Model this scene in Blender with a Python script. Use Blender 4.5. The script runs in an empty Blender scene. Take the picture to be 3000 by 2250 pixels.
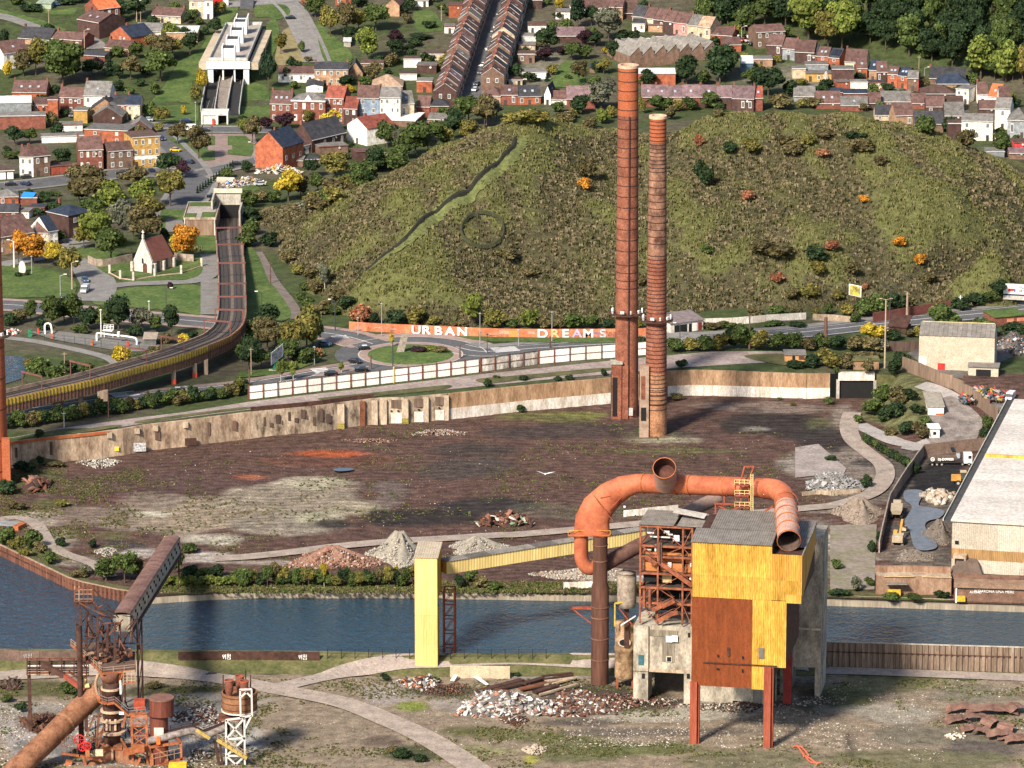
import bpy,bmesh,math,random
import numpy as np
from mathutils import Vector,Matrix
random.seed(7);rng=np.random.default_rng(7)
S=bpy.context.scene;COL=S.collection
# ---------------- camera, sky, sun, exposure ----------------
F=14500.0;TH=math.radians(14.0);HC=374.0
cam=bpy.data.objects.new('camera',bpy.data.cameras.new('camera'));COL.objects.link(cam)
cam.data.sensor_width=36;cam.data.lens=36*F/3000;cam.data.clip_start=5;cam.data.clip_end=30000
cam.location=(0,0,HC);cam.rotation_euler=(math.pi/2-TH,0,0);S.camera=cam
S.render.resolution_x=1024;S.render.resolution_y=768
SUN_EL=math.radians(38);SUN_AZ=math.radians(211)
W=bpy.data.worlds.new('World');S.world=W;W.use_nodes=True
nt=W.node_tree;sky=nt.nodes.new('ShaderNodeTexSky');sky.sky_type='NISHITA';sky.sun_disc=False
sky.sun_elevation=SUN_EL;sky.sun_rotation=SUN_AZ;sky.air_density=1.0;sky.dust_density=1.5;sky.ozone_density=1.0
nt.links.new(sky.outputs[0],nt.nodes['Background'].inputs[0]);nt.nodes['Background'].inputs[1].default_value=0.088
sl=bpy.data.lights.new('sun','SUN');sl.energy=4.3;sl.angle=math.radians(8);sl.color=(1,.90,.76)
sun=bpy.data.objects.new('sun',sl);COL.objects.link(sun)
_sd=Vector((math.sin(SUN_AZ)*math.cos(SUN_EL),math.cos(SUN_AZ)*math.cos(SUN_EL),math.sin(SUN_EL)))
sun.rotation_euler=_sd.to_track_quat('Z','Y').to_euler();sun.location=(0,600,600)
S.view_settings.view_transform='Standard';S.view_settings.look='None'
S.view_settings.exposure=0.85;S.view_settings.gamma=1.0;S.view_settings.use_curve_mapping=False
# ---------------- picture <-> place ----------------
ST,CT=math.sin(TH),math.cos(TH)
def ray(px,py):
 u=(px-1500)/F;v=(1125-py)/F
 return u,CT+v*ST,-ST+v*CT
def G(px,py,z=0.0):
 u,dy,dz=ray(px,py);t=(z-HC)/dz
 return Vector((u*t,dy*t,z))
def AT(px,py,D):
 u,dy,dz=ray(px,py);t=D/dy
 return Vector((u*t,D,HC+dz*t))
RG=dict(R1=(0,0,2.7653),R2=(700,0,2.7653),R3=(1400,0,2.7653),R4=(2100,0,2.4578),R5=(0,500,2.7653),R6=(700,700,2.7653),R7=(1400,700,2.7653),R8=(2150,700,2.6024),S1=(0,1100,2.7653),S2=(0,1650,2.7653),S3=(700,1200,2.7653),S4=(1100,1750,3.16),S5=(1650,1300,2.765),S6=(1650,1700,2.765),S7=(2350,1150,1.4646),S8=(2350,1750,1.9046),P=(0,0,1.0),Q=(0,0,.7373))
def p(r,x,y):
 a,b,s=RG[r];return a+x/s,b+y/s
ZW,ZY,ZT=2.6,5.0,12.6
def _line(pts,z):
 w=[G(a,b,z)for a,b in pts];return np.array([q.x for q in w]),np.array([q.y for q in w])
NX,NY=_line([(-900,1925),(0,1938),(937,1945),(1216,1952),(1800,1950),(2421,1952),(3000,1969),(3900,1990)],0)
FX,FY=_line([(-900,1320),(-300,1500),(0,1626),(217,1731),(362,1762),(434,1769),(600,1758),(750,1752),(1213,1752),(2424,1774),(3000,1793),(3900,1815)],ZW)
WALLP=[(-900,1440),(-60,1380),(32,1371),(127,1358),(253,1346),(347,1335),(430,1320),(524,1310),(740,1282),(931,1264),(1004,1253),(1090,1242),(1185,1239),(1311,1228),(1450,1213),(1545,1203),(1787,1181),(1964,1160),(2031,1157),(2380,1167),(2453,1166),(2562,1168),(2700,1168),(3000,1168),(3900,1168)]
WX,WY=_line(WALLP,ZY)
XP1=G(2562,1172,ZY).x;YR0,YR1=G(2700,1300,ZY).y,G(2700,1125,ZT).y
K1=1900.0
def near(x):return float(np.interp(x,NX,NY))
def far(x):return float(np.interp(x,FX,FY))
def wall(x):return float(np.interp(x,WX,WY))
def zyard(x,y):
 b=np.clip((x-XP1)/9.0,0,1);r=np.clip((y-YR0)/(YR1-YR0),0,1)
 return ZY+(ZT-ZY)*b*b*(3-2*b)*r
def _zt0(x,y):return ZT+max(0,y-K1)*.10
def _g0(px,py):
 u,dy,dz=ray(px,py);t=(ZT-HC)/dz
 for _ in range(30):t=(_zt0(0,dy*t)-HC)/dz
 return u*t,dy*t
_fo=[_g0(*q)for q in((2157,84),(2328,112),(2507,142),(2568,153),(2710,190),(2853,236),(3000,256),(3300,300))]
FOX,FOY=np.array([q[0]for q in _fo]),np.array([q[1]for q in _fo])
def zterr(x,y):
 z=ZT+np.maximum(0,y-K1)*.10
 if True:
  fy=np.interp(x,FOX,FOY,left=9000)
  z=z+np.clip(y-fy,0,260)*.26
 return z
def gnd(x,y):
 n_=near(x)
 if y<n_:
  return 3.2*min(1,max(0,(y-n_+9)/7.5))if x<77 else 0.0
 if y<far(x):return ZW
 if y<wall(x):return float(zyard(x,y))
 return float(zterr(x,y))
def hit(px,py,f=gnd):
 u,dy,dz=ray(px,py);t=1000.0;s=6.0
 while t<3600:
  if HC+dz*t<=f(u*t,dy*t):break
  t+=s
 a,b=t-s,t
 for _ in range(16):
  m=(a+b)/2
  if HC+dz*m<=f(u*m,dy*m):b=m
  else:a=m
 x,y=u*b,dy*b
 return Vector((x,y,f(x,y)))
def PXM(pt):return F/math.sqrt(pt.x**2+pt.y**2+(HC-pt.z)**2)
def ztop(pt,py):return AT(1500,py,pt.y).z
# ---------------- noise ----------------
_NG=rng.random((256,256))
def vn(x,y,sc):
 x=np.asarray(x,float)/sc;y=np.asarray(y,float)/sc
 xi=np.floor(x).astype(int);yi=np.floor(y).astype(int);fx=x-xi;fy=y-yi
 fx=fx*fx*(3-2*fx);fy=fy*fy*(3-2*fy)
 g=lambda a,b:_NG[a%256,b%256]
 return(g(xi,yi)*(1-fx)+g(xi+1,yi)*fx)*(1-fy)+(g(xi,yi+1)*(1-fx)+g(xi+1,yi+1)*fx)*fy
def fbm(x,y,sc):return(vn(x,y,sc)+.5*vn(x+37,y+11,sc/2)+.25*vn(x+91,y+53,sc/4))/1.75
# ---------------- materials ----------------
MATS={}
def M(name,col,rough=.85,var=.3,sc=.6,col2=None,metal=0,streak=False,bump=0,bsc=4.0,rand=.12,attr=False,spec=.3,fine=.25,swirl=0):
 if name in MATS:return MATS[name]
 m=bpy.data.materials.new(name);m.use_nodes=True;n=m.node_tree.nodes;l=m.node_tree.links
 b=n['Principled BSDF'];b.inputs['Roughness'].default_value=rough;b.inputs['Metallic'].default_value=metal
 b.inputs['Specular IOR Level'].default_value=spec
 geo=n.new('ShaderNodeNewGeometry');mp=n.new('ShaderNodeMapping');l.new(geo.outputs['Position'],mp.inputs[0])
 if streak:mp.inputs['Scale'].default_value=(1,1,.12 if streak is True else streak)
 nz=n.new('ShaderNodeTexNoise');nz.inputs['Scale'].default_value=sc;nz.inputs['Detail'].default_value=6;nz.inputs['Roughness'].default_value=.65
 l.new(mp.outputs[0],nz.inputs['Vector'])
 rmp=n.new('ShaderNodeMapRange');rmp.inputs[1].default_value=.32;rmp.inputs[2].default_value=.68;l.new(nz.outputs[0],rmp.inputs[0])
 mix=n.new('ShaderNodeMix');mix.data_type='RGBA';l.new(rmp.outputs[0],mix.inputs[0])
 c1=tuple(c*(1-var)for c in col[:3]);c2=col2 if col2 else tuple(min(1,c*(1+var))for c in col[:3])
 if attr:
  at=n.new('ShaderNodeAttribute');at.attribute_name='Col'
  lo=n.new('ShaderNodeMix');lo.data_type='RGBA';lo.blend_type='MULTIPLY';lo.inputs[0].default_value=1
  l.new(at.outputs['Color'],lo.inputs[6]);lo.inputs[7].default_value=(1-var,1-var,1-var,1)
  hi=n.new('ShaderNodeMix');hi.data_type='RGBA';hi.blend_type='MULTIPLY';hi.inputs[0].default_value=1;hi.clamp_result=False
  l.new(at.outputs['Color'],hi.inputs[6]);hi.inputs[7].default_value=(1+var,1+var,1+var,1)
  l.new(lo.outputs[2],mix.inputs[6]);l.new(hi.outputs[2],mix.inputs[7])
 else:
  mix.inputs[6].default_value=(*c1,1);mix.inputs[7].default_value=(*c2,1)
 out=mix.outputs[2]
 if fine:
  n2=n.new('ShaderNodeTexNoise');n2 .inputs['Scale'].default_value=sc*7;n2 .inputs['Detail'].default_value=3;l.new(mp.outputs[0],n2 .inputs['Vector'])
  r2=n.new('ShaderNodeMapRange');r2 .inputs[1].default_value=.3;r2 .inputs[2].default_value=.7;r2 .inputs[3].default_value=1-fine;r2 .inputs[4].default_value=1+fine
  l.new(n2 .outputs[0],r2 .inputs[0]);v2=n.new('ShaderNodeVectorMath');v2 .operation='SCALE';l.new(out,v2 .inputs[0]);l.new(r2 .outputs[0],v2 .inputs['Scale']);out=v2 .outputs[0]
 if rand:
  oi=n.new('ShaderNodeObjectInfo');r3=n.new('ShaderNodeMapRange');r3 .inputs[3].default_value=1-rand;r3 .inputs[4].default_value=1+rand
  l.new(oi.outputs['Random'],r3 .inputs[0]);v3=n.new('ShaderNodeVectorMath');v3 .operation='SCALE';l.new(out,v3 .inputs[0]);l.new(r3 .outputs[0],v3 .inputs['Scale']);out=v3 .outputs[0]
 if swirl:
  wv=n.new('ShaderNodeTexWave');wv.inputs['Scale'].default_value=.09;wv.inputs['Distortion'].default_value=60;wv.inputs['Detail'].default_value=3;wv.inputs['Detail Scale'].default_value=.12;wv.bands_direction='Y';l.new(geo.outputs['Position'],wv.inputs['Vector'])
  r4=n.new('ShaderNodeMapRange');r4 .inputs[3].default_value=1-swirl;r4 .inputs[4].default_value=1+swirl;l.new(wv.outputs['Fac'],r4 .inputs[0]);v4=n.new('ShaderNodeVectorMath');v4 .operation='SCALE';l.new(out,v4 .inputs[0]);l.new(r4 .outputs[0],v4 .inputs['Scale']);out=v4 .outputs[0]
 l.new(out,b.inputs['Base Color'])
 if bump:
  nb=n.new('ShaderNodeTexNoise');nb.inputs['Scale'].default_value=bsc;nb.inputs['Detail'].default_value=4;l.new(geo.outputs['Position'],nb.inputs['Vector'])
  bu=n.new('ShaderNodeBump');bu.inputs['Strength'].default_value=min(1,bump);bu.inputs['Distance'].default_value=bump;l.new(nb.outputs[0],bu.inputs['Height']);l.new(bu.outputs[0],b.inputs['Normal'])
 MATS[name]=m;return m
# ---------------- mesh building ----------------
def link(o,parent=None,label=None,cat=None,group=None,kind=None):
 COL.objects.link(o)
 if parent is not None:o.parent=parent
 if label:o['label']=label
 if cat:o['category']=cat
 if group:o['group']=group
 if kind or cat:o['kind']=kind or 'thing'
 return o
def empty(name,loc,rz=0,label=None,cat=None,group=None):
 o=bpy.data.objects.new(name,None);o.location=loc;o.rotation_euler=(0,0,rz);o.empty_display_size=.5
 return link(o,None,label,cat,group)
class MB:
 def __init__(s):s.v=[];s.f=[];s.m=[];s.cur=0
 def add(s,vs,fs):
  o=len(s.v);s.v+=[tuple(q)for q in vs];s.f+=[tuple(i+o for i in f)for f in fs];s.m+=[s.cur]*len(fs);return s
 def box(s,x0,x1,y0,y1,z0,z1):
  return s.add([(x0,y0,z0),(x1,y0,z0),(x1,y1,z0),(x0,y1,z0),(x0,y0,z1),(x1,y0,z1),(x1,y1,z1),(x0,y1,z1)],[(0,3,2,1),(4,5,6,7),(0,1,5,4),(1,2,6,5),(2,3,7,6),(3,0,4,7)])
 def obox(s,c,sz,R=None):
  R=R or Matrix.Identity(3);c=Vector(c);h=[q/2 for q in sz]
  vs=[c+R@Vector((a*h[0],b*h[1],d*h[2]))for d in(-1,1)for a,b in((-1,-1),(1,-1),(1,1),(-1,1))]
  return s.add(vs,[(0,3,2,1),(4,5,6,7),(0,1,5,4),(1,2,6,5),(2,3,7,6),(3,0,4,7)])
 def beam(s,a,b,w,h=None):
  a=Vector(a);b=Vector(b);d=b-a;L=d.length
  if L<1e-6:return s
  z=d/L;up=Vector((0,0,1))if abs(z.z)<.95 else Vector((0,1,0));x=z.cross(up).normalized();y=x.cross(z)
  return s.obox((a+b)/2,(w,h or w,L),Matrix((x,y,z)).transposed())
 def tube(s,pts,r,n=12,cap=True):
  pts=[Vector(q)for q in pts];rs=r if isinstance(r,(list,tuple))else[r]*len(pts);vs=[];fs=[];px=None
  for i,q in enumerate(pts):
   t=(pts[min(i+1,len(pts)-1)]-pts[max(i-1,0)]).normalized()
   if px is None:px=t.orthogonal().normalized()
   px=(px-t*px.dot(t)).normalized();py=t.cross(px)
   for k in range(n):
    a=2*math.pi*k/n;vs.append(q+(px*math.cos(a)+py*math.sin(a))*rs[i])
  for i in range(len(pts)-1):
   for k in range(n):
    k2=(k+1)%n;fs.append((i*n+k,i*n+k2,(i+1)*n+k2,(i+1)*n+k))
  if cap:fs.append(tuple(range(n-1,-1,-1)));fs.append(tuple((len(pts)-1)*n+k for k in range(n)))
  return s.add(vs,fs)
 def lathe(s,prof,n=24,c=(0,0,0)):
  vs=[(c[0]+r*math.cos(2*math.pi*k/n),c[1]+r*math.sin(2*math.pi*k/n),c[2]+z)for r,z in prof for k in range(n)]
  return s.add(vs,[(i*n+k,i*n+(k+1)%n,(i+1)*n+(k+1)%n,(i+1)*n+k)for i in range(len(prof)-1)for k in range(n)])
 def prism(s,poly,z0,z1):
  n=len(poly);vs=[(a,b,z0)for a,b in poly]+[(a,b,z1)for a,b in poly]
  return s.add(vs,[tuple(range(n-1,-1,-1)),tuple(range(n,2*n))]+[(i,(i+1)%n,n+(i+1)%n,n+i)for i in range(n)])
 def mesh(s,name,mats,smooth=False):
  me=bpy.data.meshes.new(name);me.from_pydata(s.v,[],s.f)
  for q in(mats if isinstance(mats,(list,tuple))else[mats]):me.materials.append(q)
  if any(s.m):me.polygons.foreach_set('material_index',s.m)
  if smooth:me.polygons.foreach_set('use_smooth',[True]*len(s.f))
  me.update();return me
 def build(s,name,mat,parent=None,label=None,cat=None,group=None,kind=None,smooth=False,loc=None,rz=0):
  o=bpy.data.objects.new(name,s.mesh(name,mat,smooth))
  if loc is not None:o.location=loc;o.rotation_euler=(0,0,rz)
  return link(o,parent,label,cat,group,kind)
def WB(b,name,mat,root,**kw):
 """mesh given in world coordinates, as a part of a thing standing elsewhere"""
 o=b.build(name,mat,root,**kw);o.location=-root.location;return o
UNIT={}
def unit(kind):
 if kind not in UNIT:
  b=MB()
  if kind=='box':b.box(-.5,.5,-.5,.5,-.5,.5)
  elif kind=='ring':
   t=.12
   for a in((-.5,.5,.5-t,.5),(-.5,.5,-.5,-.5+t),(-.5,-.5+t*1.3,-.5+t,.5-t),(.5-t*1.3,.5,-.5+t,.5-t),(-.04,.04,-.5+t,.5-t)):b.box(a[0],a[1],-.5,.5,a[2],a[3])
  elif kind=='cyl':b.tube([(0,0,-.5),(0,0,.5)],.5,16)
  me=b.mesh('unit_'+kind,M('plain_grey',(.4,.4,.4)));UNIT[kind]=me
 return UNIT[kind]
def piece(name,kind,loc,size,mat,parent=None,rz=0,rot=None,**kw):
 o=bpy.data.objects.new(name,unit(kind));o.location=loc;o.scale=size;o.rotation_euler=rot or(0,0,rz)
 o.material_slots[0].link='OBJECT';o.material_slots[0].material=mat
 return link(o,parent,**kw)
def bar(root,name,a,b,w,mat,h=None,kind='box'):
 """a straight member between two world points, as one part of its thing"""
 a=Vector(a);b=Vector(b);d=b-a
 o=bpy.data.objects.new(name,unit(kind));o.location=(a+b)/2-root.location;o.scale=(w,h or w,d.length);o.rotation_euler=d.to_track_quat('Z','Y').to_euler()
 o.material_slots[0].link='OBJECT';o.material_slots[0].material=mat
 return link(o,root)
def npmesh(name,V,Fq,mat,col=None,smooth=False):
 V=np.asarray(V,np.float32);Fq=np.asarray(Fq,np.int32);k=Fq.shape[1]
 me=bpy.data.meshes.new(name);me.vertices.add(len(V));me.vertices.foreach_set('co',V.ravel())
 me.loops.add(Fq.size);me.loops.foreach_set('vertex_index',Fq.ravel());me.polygons.add(len(Fq))
 me.polygons.foreach_set('loop_start',np.arange(0,Fq.size,k,dtype=np.int32));me.polygons.foreach_set('loop_total',np.full(len(Fq),k,np.int32))
 if smooth:me.polygons.foreach_set('use_smooth',np.ones(len(Fq),bool))
 me.materials.append(mat);me.update(calc_edges=True);me.validate()
 if col is not None:
  a=me.color_attributes.new('Col','FLOAT_COLOR','POINT');c=np.ones((len(V),4),np.float32);c[:,:3]=col;a.data.foreach_set('color',c.ravel())
 return me
ORD='first second third fourth fifth sixth seventh eighth ninth tenth eleventh twelfth thirteenth fourteenth fifteenth sixteenth seventeenth eighteenth nineteenth twentieth'.split()+['twenty-'+q for q in 'first second third fourth fifth sixth seventh eighth ninth'.split()]+['thirtieth']+['thirty-'+q for q in 'first second third fourth fifth sixth seventh eighth ninth'.split()]+['fortieth']+['forty-'+q for q in 'first second third fourth fifth sixth seventh eighth ninth'.split()]
# ---------------- ground of the place ----------------
def cr(pts,n=6,closed=True):
 out=[];m=len(pts)
 for i in range(m if closed else m-1):
  q=[Vector(pts[(i+k)%m])if closed else Vector(pts[min(max(i+k,0),m-1)])for k in(-1,0,1,2)]
  for j in range(n):
   t=j/n
   out.append(.5*((2*q[1])+(-q[0]+q[2])*t+(2*q[0]-5*q[1]+4*q[2]-q[3])*t*t+(-q[0]+3*q[1]-3*q[2]+q[3])*t**3))
 if not closed:out.append(Vector(pts[-1]))
 return out
def wpts(r,pts):return[hit(*p(r,a,b))for a,b in pts]
ZK=[0]
def lift():
 ZK[0]+=1;return(ZK[0]%45)*.003
def sheet(name,pts,mat,dz=.06,smooth=True,kind='structure',label=None,cat=None,zc=None):
 """a sheet lying on the ground; pts are places on the ground"""
 dz+=lift()
 q=cr([(a.x,a.y,0)for a in pts],6)if smooth else[Vector((a.x,a.y,0))for a in pts]
 bm=bmesh.new();vs=[bm.verts.new(a)for a in q];bm.faces.new(vs)
 bmesh.ops.triangulate(bm,faces=bm.faces[:])
 if max(a.y for a in q)>K1-5:
  for yy in(K1,K1+30,K1+60):bmesh.ops.bisect_plane(bm,geom=bm.verts[:]+bm.edges[:]+bm.faces[:],plane_co=(0,yy,0),plane_no=(0,1,0))
 for v in bm.verts:v.co.z=(zc if zc is not None else gnd(v.co.x,v.co.y))+dz
 for f in bm.faces:
  f.normal_update()
  if f.normal.z<0:f.normal_flip()
 me=bpy.data.meshes.new(name);bm.to_mesh(me);bm.free();me.materials.append(mat)
 return link(bpy.data.objects.new(name,me),None,label,cat,None,kind)
def strip(name,pts,width,mat,dz=.1,kind='structure',thick=0,zf=None,n=8,parent=None,label=None,cat=None,side=0):
 q=cr([(a.x,a.y,a.z)for a in pts],n,False);b=MB();zf=zf or gnd;L=[];dz+=lift()
 for i,a in enumerate(q):
  t=(q[min(i+1,len(q)-1)]-q[max(i-1,0)]);t.z=0;t.normalize();nn=Vector((-t.y,t.x,0))
  for s in(-1,1):
   w=a+nn*(s*width/2+side);L.append((w.x,w.y,zf(w.x,w.y)+dz+i*.0006))
 k=len(q);b.add(L,[(2*i,2*i+1,2*i+3,2*i+2)for i in range(k-1)])
 b.f=[tuple(reversed(f))for f in b.f]
 if thick:
  lo=[(x,y,z-thick)for x,y,z in L];o=len(b.v);b.v+=lo
  for i in range(k-1):
   b.f+=[(2*i,2*i+2,o+2*i+2,o+2*i),(2*i+1,o+2*i+1,o+2*i+3,2*i+3)]
  b.m=[0]*len(b.f)
 return b.build(name,mat,parent,label,cat,None,None if parent else kind)
def paint(X,Y,base,blobs,warp=9.0):
 C=np.empty(X.shape+(3,));C[:]=base;n1=fbm(X,Y,26)-.5;n2=fbm(X+300,Y+90,11)-.5
 for r,x,y,rx,ry,col,st in blobs:
  c=hit(*p(r,x,y));s=PXM(c);sc=RG[r][2];el=(HC-c.z)/math.sqrt(c.x**2+c.y**2+(HC-c.z)**2)
  ax=rx/sc/s;ay=ry/sc/s/el
  d=np.sqrt(((X-c.x)/ax)**2+((Y-c.y)/ay)**2)+n1*1.1+n2*.8
  w=np.clip((1.12-d)/.35,0,1)*st;w=(w*w*(3-2*w))[...,None]if st>=1 else w[...,None]
  C=C*(1-w)+np.array(col)*w
 return C
def loft(name,xs,y0,y1,ny,zf,mat,base,blobs,rough=0,power=1.0,var=None):
 n=len(xs);t=np.linspace(0,1,ny)**power
 X=np.repeat(np.array(xs)[:,None],ny,1);Y0=np.array([y0(x)for x in xs])[:,None];Y1=np.array([y1(x)for x in xs])[:,None];Y=Y0+(Y1-Y0)*t
 Z=np.vectorize(zf)(X,Y)if not isinstance(zf,float)else np.full(X.shape,zf)
 if rough:
  e=np.ones(ny);e[0]=e[-1]=0
  Z=Z+e*rough*((fbm(X,Y,7)-.5)+.6*(vn(X,Y*3,1.9)-.5))
 C=paint(X,Y,base,blobs)
 if var is not None:C=var(X,Y,C)
 i=np.arange(n-1)[:,None]*ny+np.arange(ny-1);Fq=np.stack([i,i+ny,i+ny+1,i+1],-1).reshape(-1,4)
 me=npmesh(name,np.stack([X,Y,Z],-1).reshape(-1,3),Fq,mat,C.reshape(-1,3),True)
 return link(bpy.data.objects.new(name,me),None,None,None,None,'structure')
GM=M('soil',(1,1,1),.95,.45,.35,attr=True,bump=.6,bsc=1.2,rand=0,spec=.15,fine=.45,swirl=.16);GT=M('town_soil',(1,1,1),.95,.4,.35,attr=True,rand=0,spec=.15,fine=.4)
DB,BK,TN,PL,RD,GR,OL=(.082,.048,.038),(.028,.022,.021),(.21,.165,.12),(.36,.33,.26),(.19,.055,.028),(.060,.085,.022),(.085,.080,.035)
yard_blobs=[('S1',1500,950,1500,150,(.078,.046,.040),1),('S1',900,1020,500,60,(.085,.042,.038),.9),('S3',700,420,500,50,(.10,.048,.034),1),('S3',690,355,270,26,(.30,.07,.025),.85),('S3',80,540,150,16,(.22,.075,.04),.8),('S1',2040,830,120,16,(.25,.09,.045),.8),('S1',1500,1130,900,170,(.17,.135,.105),1),('S1',700,1130,500,110,(.15,.115,.09),.9),('S1',1700,1150,620,120,TN,1),('S3',420,720,520,140,(.20,.165,.125),1),('S3',950,800,260,60,(.23,.195,.14),1),('S3',560,590,260,40,(.29,.26,.19),.8),('S3',380,950,520,90,(.19,.16,.125),1),('S3',660,870,240,50,(.27,.25,.18),.8),('S1',1230,1120,160,26,PL,.9),('S1',1800,1330,330,60,PL,.85),('S3',1250,690,160,100,(.11,.085,.075),.9),('S3',1500,870,500,75,BK,1),('S3',1900,780,420,60,(.028,.024,.024),.9),('S3',790,930,190,42,(.030,.026,.022),.9),('S3',1800,480,360,90,(.055,.045,.040),.8),('S3',1850,330,350,50,(.045,.036,.032),.8),('S1',250,1150,300,90,(.23,.19,.15),1),('S1',480,1330,190,90,(.20,.17,.13),.9),('S1',950,1380,230,80,(.05,.042,.045),.9),('S1',1150,1440,160,40,(.33,.29,.26),.8),('S1',1700,1480,330,60,(.34,.30,.26),.9),('S1',260,830,180,90,(.07,.075,.03),.8),('S1',450,1040,220,45,(.085,.085,.035),.8),('S1',900,1300,260,45,(.10,.095,.04),.7),('R7',600,1440,420,45,(.10,.10,.035),.8),('R7',900,1420,200,26,(.13,.13,.04),.7),('R7',1400,1590,260,50,(.13,.12,.06),.8),('R7',1500,1630,300,30,(.30,.27,.20),.5),('R7',900,1560,900,60,(.042,.034,.032),.7),('R8',300,1420,430,120,(.032,.025,.022),1),('R8',180,1450,130,25,(.25,.23,.2),.5),('R8',700,1420,170,60,(.085,.085,.04),.7),('R8',300,1280,520,50,(.16,.12,.10),.9),('R8',130,1300,100,25,BK,.6),('R8',1230,1230,330,190,(.10,.10,.045),1),('R8',850,1350,130,170,(.17,.135,.11),1),('S7',120,210,160,60,(.030,.025,.024),.9),('S7',60,300,130,60,(.20,.17,.145),.95),('S7',260,330,140,120,(.155,.125,.105),1),('S7',270,300,60,18,(.04,.035,.033),.8),('S7',300,440,160,50,(.14,.115,.095),.9),('S7',100,500,200,22,(.16,.13,.11),.9),('S7',200,650,110,90,(.33,.29,.24),.9),('S7',180,760,90,60,(.15,.15,.09),.7),('S7',210,860,230,34,OL,1),('S7',470,890,160,20,GR,1),('S7',520,480,190,280,(.085,.072,.062),1),('S7',590,360,130,70,(.02,.019,.02),1),('S7',560,420,110,26,(.016,.016,.017),.9),('S7',460,690,120,40,(.13,.105,.085),.8),('S3',1000,1470,1500,22,(.10,.115,.035),1),('S2',1600,220,420,30,(.10,.12,.04),1),('S3',100,1240,400,30,(.30,.26,.21),.8),('S1',560,1500,260,40,(.20,.17,.14),.8),('S1',200,1440,300,80,(.075,.085,.03),.9),('S5',120,560,500,60,(.09,.085,.06),.5),('S5',500,1100,500,40,(.3,.29,.27),.8),('S5',1000,60,600,20,(.10,.11,.04),.5),('S7',60,560,90,30,(.2,.17,.14),.5)]
xs=np.linspace(-330,330,330)
def yvar(X,Y,C):
 t=vn(X*.55+40*np.sin(Y/45.0),Y*3.2+X*.6,3.2)*.6+vn(X,Y*2.2,1.3)*.4
 return C*(.72+.56*t)[...,None]
yard=loft('works_yard_ground',xs,lambda x:far(x)-.2,lambda x:wall(x)+.3,150,lambda x,y:float(zyard(x,y)),GM,DB,yard_blobs,.5,var=yvar)
fg_blobs=[('S2',300,830,420,60,(.085,.085,.045),.9),('S2',400,1030,520,70,(.075,.072,.03),.9),('S2',1450,1040,480,60,(.060,.055,.030),1),('S2',1350,850,260,20,(.10,.13,.03),1),('S2',1500,870,420,26,(.085,.075,.062),.9),('S2',1750,905,250,26,(.10,.085,.075),.8),('S2',1800,830,300,16,(.27,.25,.17),.8),('S2',1600,1150,600,110,(.20,.18,.155),1),('S2',300,1200,420,110,(.21,.19,.165),.9),('S2',350,1400,400,200,(.26,.245,.23),1),('S2',1600,1400,600,200,(.30,.28,.26),1),('S2',350,1480,300,60,(.10,.095,.09),.7),('S2',330,1290,200,90,(.075,.04,.025),.8),('S2',1950,1330,120,60,(.12,.11,.10),.7),('S4',300,620,700,30,(.25,.21,.19),.9),('S4',1400,660,700,45,(.24,.205,.185),1),('S4',1300,590,700,26,(.09,.105,.035),1),('S4',150,900,300,110,(.24,.205,.185),1),('S4',350,1010,190,55,(.14,.17,.03),.95),('S4',700,990,260,60,(.22,.19,.17),.9),('S4',600,870,330,60,(.055,.045,.038),.9),('S4',900,1240,460,60,(.085,.085,.032),.9),('S4',1500,1300,600,70,(.10,.10,.04),.85),('S4',1900,1150,500,45,(.075,.065,.055),.9),('S4',1000,1420,460,70,(.20,.185,.10),.95),('S4',1430,1500,90,50,(.25,.25,.02),.7),('S4',1900,1430,560,100,(.10,.10,.05),.9),('S4',330,1450,320,90,(.055,.060,.028),.95),('S4',60,1330,200,50,(.085,.062,.05),.8),('S6',700,1100,500,60,(.28,.26,.215),.9),('S6',200,980,560,120,(.060,.046,.036),1),('S6',1300,1000,500,40,(.05,.04,.033),.9),('S6',1300,1050,330,60,(.26,.24,.2),.8),('S6',900,1230,900,40,(.105,.09,.075),.9),('S6',700,1370,600,60,(.085,.095,.035),.9),('S6',1500,1450,600,80,(.11,.105,.06),.8),('S8',280,570,160,70,(.075,.080,.03),.9),('S8',100,590,110,60,(.05,.048,.03),.8),('S8',550,480,330,50,(.13,.125,.055),.7),('S8',500,640,320,60,(.24,.215,.175),.9),('S8',950,540,300,60,(.15,.135,.10),.8),('S8',700,780,500,60,(.13,.115,.085),.9),('S8',260,800,50,90,(.04,.036,.03),.7),('S8',1000,840,300,50,(.07,.06,.055),.8),('S8',600,900,600,60,(.11,.105,.055),.8),('S8',700,405,700,16,(.27,.24,.22),.9)]
fg=loft('foreground_ground',np.linspace(-190,190,260),lambda x:1020.0,lambda x:near(x),190,lambda x,y:0.0,GT,(.20,.158,.115),fg_blobs,.5)
def tvar(X,Y,C):
 g=np.clip((fbm(X,Y,30)-.45)*5,0,1)[...,None];return C*(1-g)+np.array((.085,.075,.05))*g
town=loft('town_ground',np.linspace(-420,560,240),lambda x:wall(x)+.25,lambda x:6000.0,220,lambda x,y:float(zterr(x,y)),GT,(.050,.066,.024),[('R5',1500,1330,500,60,(.06,.07,.03),1),('R3',500,400,250,300,(.18,.16,.13),.7),('R4',800,580,700,60,(.17,.15,.12),.7)],power=3.0,var=tvar)
wm=bpy.data.materials.new('canal_water');wm.use_nodes=True;n=wm.node_tree.nodes;l=wm.node_tree.links;b=n['Principled BSDF']
b.inputs['Base Color'].default_value=(.022,.052,.080,1);b.inputs['Roughness'].default_value=.1;b.inputs['IOR'].default_value=1.33
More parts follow.
